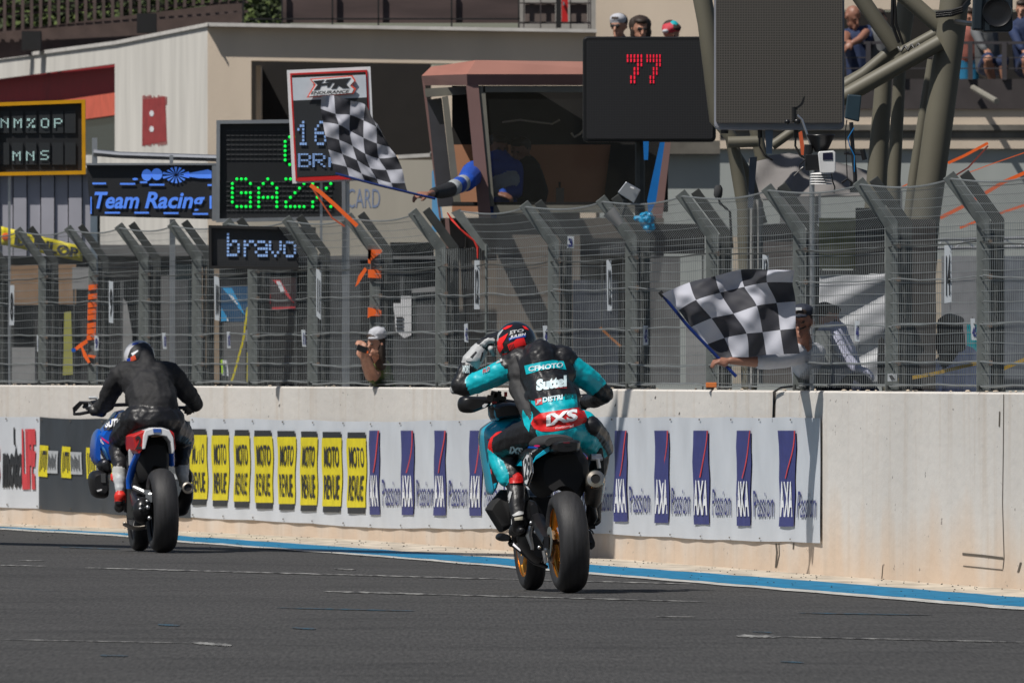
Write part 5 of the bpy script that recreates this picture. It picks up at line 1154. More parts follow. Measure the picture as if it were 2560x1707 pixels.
# back protector hump panel lines, turquoise lower back, red lumbar band
patch(dc, tr, c2p([(945, 860), (1000, 870), (1200, 845), (1415, 800), (1430, 930), (1300, 955), (1130, 985), (1065, 985), (1010, 930)]), 1)
patch(dc, tr, c2p([(968, 1090), (990, 1040), (1060, 992), (1180, 970), (1320, 950), (1440, 930), (1490, 960), (1522, 1035), (1510, 1075), (1440, 1110), (1300, 1150), (1180, 1170), (1070, 1168), (1000, 1140)]), 3, off=.006)
patch(dc, tr, c2p([(903, 525), (1060, 490), (1180, 470), (1290, 482), (1318, 565), (1200, 545), (1060, 570), (922, 612)]), 1, off=.005)
patch(dc, tr, c2p([(1090, 1185), (1300, 1160), (1480, 1110), (1530, 1200), (1580, 1330), (1550, 1395), (1480, 1300), (1400, 1240), (1200, 1215), (1090, 1225)]), 1)
patch(dc, tr, c2p([(745, 520), (720, 470), (820, 440), (860, 560), (870, 760), (935, 900), (980, 1000), (960, 1060), (890, 940), (790, 760), (760, 640)]), 2, off=.003)
patch(dc, tr, c2p([(890, 955), (965, 1080), (950, 1175), (905, 1110), (880, 1010)]), 1, off=.006)
patch(dc, tr, c2p([(600, 500), (640, 465), (685, 452), (690, 478), (640, 500)]), 4, off=.006)
dc.build('suit_panels', MS, body, smooth=True)
dc = MB()
def tx(s, x0, y0, x1, y1, mi, bold=.02, shear=0, dy=0, off=.010):
    a, b_ = c2.px(x0, y0), c2.px(x1, y1); patch_text(dc, tr, s, a[0], a[1], b_[0], b_[1], mi, off, bold, shear, dy / c2.k)
tx('CFMOTO', 945, 532, 1285, 582, 0, .03, 0, -42); tx('Suttel', 1022, 660, 1320, 775, 0, .07, 0, -45); tx('RACING', 1212, 738, 1322, 748, 1, .02, 0, -3)
tx('DISTRI', 1085, 835, 1280, 885, 0, .04, 0, -30); tx('BIKE', 1300, 805, 1412, 852, 2, .03, 0, -10); tx('iXS', 1118, 1000, 1428, 1120, 3, .05, .0, -60, .012); tx('motorrad', 1210, 1120, 1385, 1145, 3, .0, 0, -22, .012)
patch(dc, tr, c2p([(1008, 852), (1075, 840), (1083, 900), (1014, 915)]), 1, off=.009); tx('JP', 1020, 862, 1070, 908, 0, .02, .2, -8, .013)
tx('iXS', 755, 1310, 890, 1385, 0, .05, .2, 20); tx('WORX', 300, 520, 372, 600, 0, .03, .2); tx('RLD', 495, 560, 565, 600, 1, .02, .2, -30)
dc.build('lettering', [mat('pale_blue_letters', (.62, .76, .80), .5), redprint, mat('dark_green_letters', (.0, .10, .11), .5), whiteprint], body)
# boot plates, glove armour
m = MB(); fr = c3
for pts, mi in (([(425, 605), (445, 600), (460, 720), (450, 745), (438, 690)], 0), ([(455, 660), (480, 590), (500, 595), (475, 690)], 0), ([(500, 790), (560, 755), (598, 762), (596, 782), (560, 790), (512, 800)], 0), ([(520, 812), (590, 800), (592, 830), (522, 836)], 1), ([(478, 486), (590, 484), (595, 520), (480, 525)], 2)):
    patch(m, tr, [fr.px(x, y) for x, y in pts], mi, off=.012)
m.build('boot_plates', [MS[4], mat('bone_plate', (.5, .47, .38), .5), redl], body, solid=.004)
m = MB()
for pts, mi in (([(325, 470), (400, 385), (455, 350), (535, 385), (530, 430), (500, 490), (440, 480), (350, 482)], 0), ([(375, 440), (425, 385), (440, 390), (395, 450)], 1), ([(470, 480), (490, 395), (500, 398), (480, 485)], 1)): patch(m, tr, c2p(pts), mi, off=.010 + mi * .004)
m.build('glove_cuff', [MS[4], leather], body, solid=.003)
# helmet
hc = P(1291, 857, 100.60); hR = Matrix.Rotation(math.radians(-14), 3, 'Y') @ Matrix.Rotation(math.radians(14), 3, 'X')
m = MB(); nu, nv = 40, 26; vs = []
def helm(u, v):
    a = 2 * math.pi * u; th = math.pi * v; p = Vector((.127 * math.sin(th) * math.cos(a), .145 * math.sin(th) * math.sin(a), .132 * math.cos(th)))
    if p.z < -.09: p.z = -.09 - (p.z + .09) * -.35
    if p.y > .05 and p.z < -.01: p.y += .02
    return hc + hR @ p
m.grid(helm, nu, nv); ho = m.build('helmet', mat('black_helmet_gloss', (.012, .012, .014), .12, coat=1, var=0), rd, smooth=True, sharp=60, label='black and red full face helmet'); th_ = bvh(ho)
dc = MB(); H3 = lambda pts: [c2.px(x, y) for x, y in pts]
patch(dc, th_, H3([(640, 270), (690, 240), (745, 205), (720, 260), (690, 310), (700, 350), (665, 400), (650, 430), (640, 340)]), 0, step=3)
patch(dc, th_, H3([(738, 320), (800, 290), (830, 262), (900, 245), (925, 325), (860, 335), (800, 360), (760, 380)]), 0, step=3)
patch(dc, th_, H3([(690, 410), (735, 400), (740, 420), (690, 450)]), 0, step=3); patch(dc, th_, H3([(690, 165), (740, 135), (790, 128), (770, 145), (720, 170)]), 0, step=3); patch(dc, th_, H3([(885, 135), (920, 142), (950, 175), (910, 165)]), 0, step=3)
patch(dc, th_, H3([(640, 215), (690, 170), (700, 172), (655, 235), (648, 290), (640, 280)]), 1, step=3); patch(dc, th_, H3([(990, 300), (1010, 260), (1022, 300), (1020, 325), (985, 335)]), 1, step=3)
patch(dc, th_, H3([(752, 255), (900, 215), (922, 212), (920, 243), (800, 262), (755, 282)]), 2, step=3, off=.006)
for k in range(4): patch(dc, th_, H3([(750 + k * 14, 325 - k * 5), (756 + k * 14, 323 - k * 5), (772 + k * 13, 372 - k * 5), (766 + k * 13, 374 - k * 5)]), 3, step=3, off=.006)
a, b_ = c2.px(755, 185), c2.px(900, 225); patch_text(dc, th_, 'JTO', a[0], a[1], b_[0], b_[1], 4, .006, .03, 0, -6, 3)
a, b_ = c2.px(765, 232), c2.px(918, 268); patch_text(dc, th_, 'JULIEN', a[0], a[1], b_[0], b_[1], 5, .009, .03, .1, -8, 3)
dc.build('helmet_graphics', [mat('fluorescent_red', (.85, .02, .02), .3), greyprint, mat('blue_helmet_print', (.02, .10, .55), .4), blackprint, greyprint, whiteprint], ho)
m = MB(); m.tube([hc + hR @ Vector((.10 * math.cos(a), .11 * math.sin(a), -.10)) for a in [i * .35 for i in range(19)]], .018, 8); m.build('helmet_collar', leathergrey, ho, smooth=True)

# ---------------------------------------------------------------- blue and white bike on the left
D2 = 121.4; B = P(408, 1381.6, D2); B.z = 0
k2 = thing('motorcycle', B, 'blue, white and red roadster motorcycle with black wheels and boxer cylinders, ahead on the left', 'motorcycle')
fr = Frame(100, 820, 2.614, D2); psi2 = math.radians(8.6); hd = Vector((-math.sin(psi2), math.cos(psi2), 0)); ax = Vector((math.cos(psi2), math.sin(psi2), 0)); axl = (ax + Vector((0, 0, .03))).normalized()
rc_ = B + Vector((-.008, 0, .318)); fc_ = B + hd * 1.46 + Vector((0, 0, .30))
blackrim = mat('black_wheel', (.02, .02, .022), .35, metal=.6)
wheel(k2, 'rear_wheel', rc_, axl, .318, .188, .215, blackrim, disc=False); wheel(k2, 'front_wheel', fc_, axl, .303, .124, .215, blackrim, side=-1)
m = MB(); m.ell(fr.p(668, 1190, .02), (.075, .10, .10), Matrix.Rotation(.1, 3, 'Y')); m.tube([fr.p(660, 1185, .1), fr.p(630, 1080, .4), fr.p(610, 1010, .6)], [.07, .055, .05], 14); m.build('final_drive', mat('black_gearcase', (.025, .025, .027), .3, metal=.4), k2, smooth=True)
m = MB()
for x, y, r in ((655, 1180, .012), (705, 1170, .016), (715, 1240, .016), (645, 1120, .008), (700, 1130, .012)): m.ell(fr.p(x, y, -.09), (r, r, r), nu=10, nv=6)
m.tube([fr.p(615, 1040, .2), fr.p(660, 1060, .15), fr.p(730, 1090, .1)], .018, 8); m.box(fr.p(712, 1110, .08), (.05, .05, .06)); m.box(fr.p(700, 1070, .12), (.05, .05, .03)); m.build('rear_axle_fittings', alu, k2, smooth=True)
m = MB(); fr.pillow(m, fr.curve([(335, 985), (352, 942), (400, 928), (452, 945), (462, 1020), (455, 1098), (405, 1112), (355, 1085)], 3), .78, .25); o = m.build('cylinder', mat('black_cylinder', (.02, .02, .022), .35, metal=.3), k2, smooth=True)
m = MB(); fr.prism(m, [(398, 950), (428, 948), (430, 1010), (402, 1008)], .77, .01); m.build('grey_highlight', dgrey, o); m = MB(); fr.prism(m, [(372, 1058), (405, 1050), (403, 1060), (376, 1068)], .76, .01); m.build('white_mark', white, o)  # grey piece is a highlight put into colour on the black cylinder
m = MB(); fr.pillow(m, fr.curve([(900, 920), (960, 900), (1000, 940), (1008, 990), (980, 1020), (930, 1010)], 3), .8, .2); m.build('cylinder', black, k2, smooth=True)
m = MB(); m.box(B + hd * .8 + Vector((-.0, 0, .42)), (.30, .4, .36), Matrix.Rotation(psi2, 3, 'Z')); fr.pillow(m, fr.curve([(390, 870), (450, 850), (475, 900), (470, 960), (400, 930)], 2), .8, .2); m.build('engine', darkmetal, k2, bevel=.02)
m = MB(); m.grid(lambda u, v: fr.p(545 + 150 * u, 1262 + 20 * v + 38 * math.sin(u * 2.2) * (1 - .3 * u), .5 + .3 * v), 10, 4); m.build('belly_pan', titan, k2, smooth=True, solid=.01)
m = MB(); fr.pillow(m, fr.curve([(640, 800), (690, 712), (840, 712), (862, 800), (862, 900), (845, 990), (820, 930), (760, 912), (715, 930), (690, 1010), (650, 930)], 2), .1, .5); m.build('rear_mudguard', matblack, k2, smooth=True)
m = MB(); fr.prism(m, [(688, 668), (740, 650), (800, 651), (846, 666), (872, 715), (880, 800), (868, 822), (855, 745), (830, 708), (760, 694), (708, 704), (688, 790), (670, 792), (676, 705)], -.05, .5, 0); fr.prism(m, [(608, 705), (688, 666), (678, 712), (671, 790), (650, 822), (628, 800)], -.02, .5, 1); fr.prism(m, [(848, 664), (876, 686), (888, 790), (878, 800), (870, 715)], -.02, .4, 1)
o = m.build('tail_fairing', [mat('glossy_white', (.7, .71, .73), .25), red], k2, bevel=.008)
m = MB(); put_text(m, '2', lambda a, b_: fr.p(622 + 42 * a, 795 - 88 * b_ - 8 * a, -.026), None, .02); m.build('number', blackprint, o); m = MB(); fr.prism(m, [(740, 657), (792, 657), (792, 681), (740, 681)], -.056, .004); m.build('blue_badge', mat('blue_badge', (.03, .10, .4), .4), o)
m = MB(); fr.prism(m, [(725, 706), (800, 700), (806, 706), (730, 713)], .08, .02); m.build('tail_light', mat('amber_slit', (.45, .30, .20), .4), k2)
m = MB(); fr.pillow(m, fr.curve([(620, 690), (680, 655), (760, 640), (850, 650), (880, 690), (760, 690)], 2), .1, .5); m.build('seat', leather, k2, smooth=True)
m = MB(); m.tube([fr.p(655, 800, .15), fr.p(608, 900, .3), fr.p(584, 990, .35), fr.p(582, 1050, .35)], [.03, .03, .028, .022], 10); m.tube([fr.p(855, 780, .2), fr.p(858, 890, .3)], .026, 10); m.build('subframe', gloss_blue, k2, smooth=True)
m = MB(); fr.prism(m, [(582, 800), (605, 765), (622, 790), (600, 870), (585, 900)], .28, .05); m.build('side_panel', greyprint, k2, bevel=.006)
m = MB(); fr.pillow(m, fr.curve([(362, 855), (358, 790), (362, 740), (374, 690), (398, 658), (402, 700), (398, 800), (402, 872), (386, 896)], 2), .86, .3, puff=.93); m.build('side_fairing', gloss_blue, k2, smooth=True)
m = MB(); fr.pillow(m, [(400, 700), (430, 655), (475, 605), (520, 545), (562, 534), (572, 620), (510, 700), (482, 760), (486, 885), (452, 862), (418, 800), (404, 760)], .74, .35, puff=.95); o = m.build('front_fairing', gloss_blue, k2, smooth=True, sharp=25); tr = bvh(o); dc = MB(); CC = lambda pts: [fr.px(x, y) for x, y in pts]
patch(dc, tr, CC([(398, 708), (450, 745), (448, 756), (400, 722)]), 0); patch(dc, tr, CC([(392, 722), (400, 725), (420, 762), (400, 752)]), 1); patch(dc, tr, CC([(370, 735), (392, 690), (388, 700), (385, 760), (372, 790)]), 2); patch(dc, tr, CC([(386, 760), (392, 760), (396, 890), (388, 880)]), 3)
patch(dc, tr, CC([(410, 640), (450, 590), (540, 560), (545, 600), (520, 650), (470, 660), (420, 670)]), 3, off=.005)
a, b_ = fr.px(425, 598), fr.px(540, 650); patch_text(dc, tr, 'SUTIC', a[0], a[1], b_[0], b_[1], 1, .010, .05, .15, -5, 3)
patch(dc, tr, CC([(452, 740), (480, 700), (484, 880), (470, 876), (462, 800)]), 3, off=.007); patch(dc, tr, CC([(402, 760), (425, 790), (450, 860), (440, 860), (410, 800)]), 2, off=.007); patch(dc, tr, CC([(362, 795), (380, 795), (384, 860), (368, 850)]), 3, off=.007); patch(dc, tr, CC([(500, 560), (540, 548), (548, 570), (500, 590)]), 3, off=.008)
dc.build('livery', [magenta, whiteprint, mat('sky_blue', (.1, .35, .7), .4), blackprint], o)
m = MB(); m.box(B + hd * .7 + Vector((0, 0, .86)), (.30, .5, .2), Matrix.Rotation(psi2, 3, 'Z')); m.build('fuel_tank', gloss_blue, k2, bevel=.06)
m = MB()
for sx in (-1, 1): m.tube([fc_ + ax * sx * .09, fc_ - hd * .3 + ax * sx * .1 + Vector((0, 0, .75))], [.026, .03], 10)
m.build('front_fork', darkmetal, k2, smooth=True)
m = MB(); m.tube([fr.p(330, 500, 1.05), fr.p(420, 505, 1.1), fr.p(560, 500, 1.15), fr.p(900, 520, 1.2), fr.p(1010, 520, 1.2)], .014, 8); m.build('handlebar', darkmetal, k2, smooth=True)
m = MB(); m.tube([fr.p(335, 488, 1.0), fr.p(262, 487, 1.05), fr.p(222, 525, 1.08), fr.p(225, 562, 1.08), (fr.p(260, 560, 1.05)), fr.p(335, 545, 1.0)], .013, 8); fr.prism(m, [(262, 487), (290, 484), (235, 545), (224, 540)], 1.04, .02); m.build('lever_guard', black, k2, smooth=True)
m = MB(); m.tube([fr.p(968, 1040, -.05), fr.p(955, 1100, .15), fr.p(925, 1180, .4), fr.p(900, 1205, .5)], [.042, .055, .055, .03], 20); o = m.build('muffler', mat('dark_muffler', (.03, .028, .028), .35, metal=.5), k2, smooth=True)
m = MB(); m.lathe(fr.p(967, 1044, -.055), (.05, -1, .2), [(.044, -.01), (.044, .01), (.032, .014), (.026, .0), (.024, -.04)], 24); m.build('muffler_tip', titan, o, smooth=True)
m = MB(); m.cone(fr.p(967, 1044, -.04), fr.p(967, 1044, -.03), .024); m.build('muffler_outlet', matblack, o)

rd2 = thing('person', P(370, 1382, D2 + .5), 'person in plain black jacket and trousers bent forward riding the blue motorcycle', 'person')
b = Body(D2); F1 = lambda x, y, d: (*fr.px(x, y), d)
MS2 = [fabricblack, leather, mat('white_boot', (.45, .46, .45), .5, var=.2, scale=30), mat('red_boot', (.65, .03, .02), .45), greyprint]
b.ell(F1(730, 600, .35), (.22, .17, .15), 1); b.cap(F1(620, 610, .4), F1(850, 610, .4), .12, .12, 1); b.cap(F1(745, 520, .42), F1(720, 420, .55), .19, .185, 0); b.cap(F1(660, 440, .55), F1(790, 440, .55), .13, .13, 0)
b.cap(F1(600, 320, .68), F1(790, 320, .68), .125, .125, 0); b.cap(F1(560, 300, .7), F1(840, 300, .7), .10, .10, 0); b.cap(F1(650, 360, .62), F1(760, 360, .62), .14, .14, 0); b.cap(F1(700, 300, .62), F1(702, 190, .72), .095, .055, 0); b.cap(F1(700, 190, .72), F1(705, 160, .78), .058, .045, 0)
b.cap(F1(660, 260, .8), F1(640, 200, .92), .08, .07, 0)
b.chain([F1(525, 315, .7), F1(478, 385, .76), F1(448, 445, .82)], [.088, .080, .074], 0); b.chain([F1(448, 448, .82), F1(430, 500, .9), F1(398, 512, .98)], [.072, .066, .056], 0); b.hand(F1(395, 512, .98), (-.55, .5, .25), (0, -.3, 1), 1.2, 1, .5, 1); b.cap(F1(350, 545, .98), F1(400, 545, .98), .035, .045, 1)
b.cap(F1(325, 455, .97), F1(370, 455, .97), .013, .013, 4); b.cap(F1(318, 485, .97), F1(322, 505, .97), .008, .008, 4)
b.chain([F1(870, 315, .7), F1(925, 385, .76), F1(965, 430, .82)], [.088, .082, .076], 0); b.chain([F1(965, 435, .82), F1(1000, 470, .9), F1(1020, 500, .96)], [.072, .062, .055], 0); b.cap(F1(1018, 500, .98), F1(985, 512, 1.15), .05, .04, 1); b.hand(F1(995, 510, 1.1), (-.2, 1, 0), (0, 0, 1), 1.1, 1, .6, 1)
b.chain([F1(620, 640, .42), F1(560, 690, .62), F1(512, 745, .82)], [.125, .105, .088], 1); b.chain([F1(512, 750, .82), F1(520, 830, .68), F1(524, 915, .56)], [.086, .074, .060], 1)
b.chain([F1(520, 930, .55), F1(522, 990, .52)], [.058, .048], 2); b.chain([F1(522, 995, .5), F1(524, 1045, .48)], [.044, .042], 4); b.chain([F1(524, 1100, .46), F1(524, 1130, .5)], [.048, .046], 3); b.chain([F1(525, 1140, .46), F1(515, 1175, .7)], [.040, .038], 1); b.cap(F1(470, 960, .53), F1(472, 990, .52), .012, .012, 3)
b.chain([F1(840, 640, .42), F1(905, 680, .62), F1(938, 725, .84)], [.12, .105, .088], 1); b.chain([F1(935, 740, .84), F1(925, 820, .72), F1(925, 885, .62)], [.084, .070, .058], 1); b.chain([F1(928, 900, .62), F1(930, 960, .58)], [.055, .046], 2); b.chain([F1(935, 980, .58), F1(938, 1010, .6)], [.042, .04], 2)
body2 = b.build('body', MS2, rd2, .009, 2, .017, .07)
hc = fr.p(648, 188, .9); m = MB()
def helm(u, v):
    a = 2 * math.pi * u; th = math.pi * v; p = Vector((.118 * math.sin(th) * math.cos(a), .14 * math.sin(th) * math.sin(a), .125 * math.cos(th))); 
    if p.z < -.09: p.z = -.09
    return hc + Matrix.Rotation(.1, 3, 'Y') @ p
m.grid(helm, 40, 26); ho = m.build('helmet', mat('white_helmet', (.55, .55, .58), .15, coat=.8, var=0), rd2, smooth=True, sharp=60, label='white helmet with black top and blue and orange side'); th_ = bvh(ho); dc = MB()
patch(dc, th_, CC([(572, 190), (590, 140), (620, 108), (680, 92), (730, 110), (745, 135), (700, 125), (640, 140), (600, 170), (585, 200)]), 0, step=3); patch(dc, th_, CC([(585, 205), (600, 170), (640, 140), (700, 130), (700, 240), (640, 230), (600, 235)]), 0, step=3); patch(dc, th_, CC([(566, 200), (590, 195), (595, 225), (570, 240)]), 1, step=3, off=.007); patch(dc, th_, CC([(592, 190), (620, 175), (630, 205), (590, 222)]), 2, step=3, off=.008); patch(dc, th_, CC([(595, 165), (640, 142), (642, 152), (605, 182)]), 3, step=3, off=.008); patch(dc, th_, CC([(608, 98), (650, 92), (640, 102), (600, 112)]), 1, step=3, off=.007)
dc.build('helmet_graphics', [blackprint, mat('royal_blue_print', (.01, .06, .45), .4), mat('coral_print', (.8, .12, .05), .4), whiteprint], ho)
# ================================================================== checkered flags
chk = mat('checkered_cloth', (1, 1, 1), .75, var=0); nt, N, L, b_ = nodes_of(chk)
def checker(m, nu, nv, off):
    nt, N, L, b = nodes_of(m); uv = N.new('ShaderNodeTexCoord'); sp = N.new('ShaderNodeSeparateXYZ'); L.new(uv.outputs['UV'], sp.inputs[0]); fl = []
    for a, k in ((0, nu), (1, nv)):
        q = N.new('ShaderNodeMath'); q.operation = 'MULTIPLY'; q.inputs[1].default_value = k; L.new(sp.outputs[a], q.inputs[0])
        f = N.new('ShaderNodeMath'); f.operation = 'FLOOR'; L.new(q.outputs[0], f.inputs[0]); fl.append(f.outputs[0])
    s = N.new('ShaderNodeMath'); s.operation = 'ADD'; L.new(fl[0], s.inputs[0]); L.new(fl[1], s.inputs[1])
    o = N.new('ShaderNodeMath'); o.operation = 'ADD'; o.inputs[1].default_value = off; L.new(s.outputs[0], o.inputs[0])
    md = N.new('ShaderNodeMath'); md.operation = 'MODULO'; md.inputs[1].default_value = 2; L.new(o.outputs[0], md.inputs[0])
    g = N.new('ShaderNodeMath'); g.operation = 'GREATER_THAN'; g.inputs[1].default_value = .5; L.new(md.outputs[0], g.inputs[0])
    mx = N.new('ShaderNodeMix'); mx.data_type = 'RGBA'; mx.inputs['A'].default_value = (.016, .017, .026, 1); mx.inputs['B'].default_value = (.42, .43, .49, 1); L.new(g.outputs[0], mx.inputs['Factor']); L.new(mx.outputs['Result'], b.inputs['Base Color'])
    b.inputs['Sheen Weight'].default_value = .2
def flag(name, rows, D, cv, label, mt, amp=.05):
    nv = len(rows) - 1; nu = len(rows[0]) - 1
    def cr(p0, p1, p2, p3, t): return .5 * (2 * p1 + (p2 - p0) * t + (2 * p0 - 5 * p1 + 4 * p2 - p3) * t * t + (3 * p1 - p0 - 3 * p2 + p3) * t ** 3)
    def samp(arr, t, n):
        i = min(int(t * n), n - 1); f = t * n - i; g = lambda k: arr[max(0, min(n, k))]
        return [cr(g(i - 1)[j], g(i)[j], g(i + 1)[j], g(i + 2)[j], f) for j in (0, 1)]
    def fn(u, v):
        col = [samp(rows[r], u, nu) for r in range(nv + 1)]; x, y = cv(*samp(col, v, nv))
        d = amp * math.sin(u * 7 + v * 5) + amp * .6 * math.sin(u * 13 - v * 8 + 1) + .010 * math.sin(u * 31 + v * 22) + .012 * math.sin(u * 19 - v * 27)
        return P(x, y, D + d * (.15 + .85 * v))
    m = MB(); m.grid(fn, 60, 60, uv=True); return m, fn
ch2 = mat('checkered_cloth_large', (1, 1, 1), .7, var=0); checker(chk, 5, 6, 0); checker(ch2, 5, 4, 0)
rows = [[(550, 1120), (680, 1155), (835, 1195), (975, 1230), (1110, 1265), (1250, 1295)], [(510, 1015), (655, 1050), (800, 1115), (945, 1165), (1090, 1205), (1225, 1207)], [(475, 880), (612, 925), (755, 985), (885, 1060), (1040, 1080), (1197, 1070)],
        [(445, 750), (580, 785), (712, 845), (835, 920), (970, 965), (1145, 950)], [(420, 610), (575, 635), (682, 695), (818, 765), (950, 820), (1075, 855)], [(400, 480), (545, 530), (685, 540), (820, 595), (945, 660), (1000, 715)], [(408, 355), (530, 350), (690, 400), (835, 440), (905, 570), (960, 640)]]
cvu = lambda x, y: (700 + x / 3.92, 150 + y / 3.92)
DF = 131.5
f1 = thing('checkered_flag', P(990, 491, DF), 'rippling checkered flag on a blue pole held out of the control booth', 'flag', 'checkered flags')
m, fn = flag('flag', rows, DF, cvu, '', chk, .035); m.build('cloth', chk, f1, smooth=True)
m = MB(); m.tube([P(838, 434, DF), P(930, 459, DF), P(1045, 487, DF - .02), P(1088, 497, DF)], .010, 8); m.build('pole', mat('blue_pole', (.004, .02, .13), .4), f1, smooth=True)
rows = [[(265, 1280), (360, 1265), (470, 1265), (590, 1250), (710, 1245), (820, 1240)], [(180, 1180), (303, 1135), (455, 1105), (565, 1095), (685, 1080), (792, 1070)], [(75, 1060), (215, 1000), (365, 968), (525, 915), (660, 895), (790, 885)], [(-10, 945), (110, 875), (275, 825), (440, 785), (595, 755), (770, 755)], [(-125, 833), (65, 755), (240, 712), (415, 668), (600, 668), (785, 672)]]
cv6 = lambda x, y: (1700 + x / 2.735, 430 + y / 2.735)
DF2 = 108.0
f2_ = thing('checkered_flag', P(1810, 903, DF2), 'large checkered flag waved by the marshal reaching through the fence', 'flag', 'checkered flags')
m, fn = flag('flag', rows, DF2, cv6, '', ch2, .085); m.build('cloth', ch2, f2_, smooth=True)
m = MB(); m.tube([P(*cv6(-132, 826), DF2 + .01), P(*cv6(60, 1060), DF2 + .015), P(*cv6(290, 1300), DF2 + .01), P(*cv6(385, 1398), DF2)], .011, 8); m.build('pole', mat('blue_pole', (.004, .02, .13), .4), f2_, smooth=True)
m = MB(); m.tube([P(*cv6(-138, 818), DF2), P(*cv6(-112, 850), DF2)], .016, 8); m.build('pole_tip', matblack, f2_)

# ================================================================== people behind and above the fence
def person(x, y, D, label): return thing('person', P(x, y, D), label, 'person')
whitecl = mat('white_shirt', (.44, .45, .49), .8, var=.05, bump=.4, bscale=14); stripe = mat('striped_shirt', (.55, .56, .70), .8, var=.3, scale=3, stretch=(14, 1, .5), bump=.3, bscale=14)
navycl = mat('navy_shirt', (.012, .025, .075), .8, var=.2, bump=.4, bscale=12); bluecl = mat('royal_blue_jacket', (.005, .06, .38), .7, var=.1, bump=.3, bscale=12); blackcl = mat('black_clothes', (.010, .010, .012), .8, var=.2, bump=.3, bscale=12)
greycl = mat('grey_shirt', (.10, .105, .11), .8, bump=.3, bscale=12); reflect = mat('reflective_band', (.42, .45, .46), .4, var=.1)
legs_ = lambda b, x0, x1, y, s, m, dd=0: (b.chain([(x0, y, dd), (x0 - 3, y + 170, dd), (x0 - 3, y + 330, dd)], [.09, .065, .05], m), b.chain([(x1, y, dd), (x1 + 3, y + 170, dd), (x1 + 3, y + 330, dd)], [.09, .065, .05], m), b.cap((x0 - 3, y + 340, dd), (x0 - 3, y + 345, dd - .16), .045, .035, m), b.cap((x1 + 3, y + 340, dd), (x1 + 3, y + 345, dd - .16), .045, .035, m))
# marshal in white reaching through the fence with the lower flag
D = 110.6; pm = person(2030, 1420, D, 'person in white shirt and dark cap reaching through the fence with the lower flag')
b = Body(D); mats = [skin2, whitecl, mat('dark_navy_cap', (.015, .02, .035), .7), hair, blackcl]
b.head((2006, 806, -1.5), -18, 8, 0, 0, 3, .95, glasses=None); b.ell((2005, 778, -1.49), (.088, .10, .055), 2); b.ell((1998, 790, -1.6), (.06, .06, .010), 2)
b.cap((2008, 838, -1.45), (2010, 860, -1.4), .05, .06, 0); b.chain([(2012, 885, -1.3), (2022, 960, -.3), (2040, 1030, .2)], [.10, .12, .14], 1); b.cap((1995, 880, -1.3), (2040, 882, -1.2), .07, .07, 1)
b.chain([(1996, 884, -1.35), (1965, 897, -1.9), (1925, 903, -2.3), (1900, 905, -2.5)], [.075, .062, .056, .050], 1); b.chain([(1900, 905, -2.5), (1860, 902, -2.55), (1828, 901, -2.58)], [.040, .036, .028], 0)
b.hand((1826, 901, -2.58), (-1, -.1, .05), (.1, -.5, 1), 1.0, 0, .75, -1); b.cap((1800, 905, -2.6), (1812, 910, -2.6), .022, .022, 0)
b.chain([(2040, 885, -1.1), (2050, 950, -.6), (2045, 990, -.3)], [.06, .055, .045], 1); legs_(b, 2020, 2058, 1050, 1, 4)
b.build('body', mats, pm, .009, 2)
m = MB(); m.box(P(1995, 772, D - 1.60), (.05, .01, .018)); m.build('cap_badge', whiteprint, pm)
m = MB(); m.tube([P(2000, 822, D - 1.62), P(2008, 820, D - 1.6), P(2022, 812, D - 1.5)], .006, 6); m.build('headset_microphone', black, pm)
# woman with phone
D = 131.1; pw = person(935, 1340, D, 'person in white cap holding up a phone with both hands beside a post')
b = Body(D); mats = [skin, mat('olive_top', (.10, .13, .035), .8), whitecl, hair, blackcl]
b.head((940, 862, -1.5), -48, 5, 0, 0, 3, .86, 'long'); b.ell((944, 834, -1.5), (.078, .085, .06), 2); b.ell((933, 846, -1.55), (.05, .05, .010), 2)
b.cap((944, 890, -1.46), (948, 905, -1.4), .045, .05, 0); b.chain([(950, 922, -1.3), (960, 980, -.4), (968, 1050, .1)], [.09, .11, .13], 1); b.cap((934, 915, -1.4), (962, 916, -1.3), .05, .05, 1)
b.chain([(936, 922, -1.35), (924, 940, -1.5), (915, 918, -1.6), (908, 898, -1.68)], [.045, .040, .034, .026], 0); b.hand((908, 898, -1.7), (-.1, -.2, 1), (-.3, -1, .1), .95, 0, .4, 1)
b.chain([(944, 926, -1.3), (936, 942, -1.45), (926, 914, -1.6), (916, 890, -1.68)], [.045, .038, .03, .025], 0); b.hand((916, 888, -1.7), (-.35, -.1, .8), (.6, -1, .1), .95, 0, .5, -1); b.chain([(928, 944, -1.45), (940, 948, -1.2), (950, 952, -.8)], [.040, .045, .05], 1)
legs_(b, 945, 975, 1060, 1, 4, .2); b.build('body', mats, pw, .008, 2)
c = thing('phone', P(905, 872, D - 1.74), 'dark phone with orange case held up by the woman in the white cap', 'phone'); m = MB(); m.box(P(905, 872, D - 1.75), (.085, .012, .05), Matrix.Rotation(.35, 3, 'Y')); m.build('case', black, c, bevel=.003); m = MB(); m.box(P(916, 879, D - 1.745), (.03, .014, .02), Matrix.Rotation(.35, 3, 'Y')); m.build('orange_edge', orange, c)
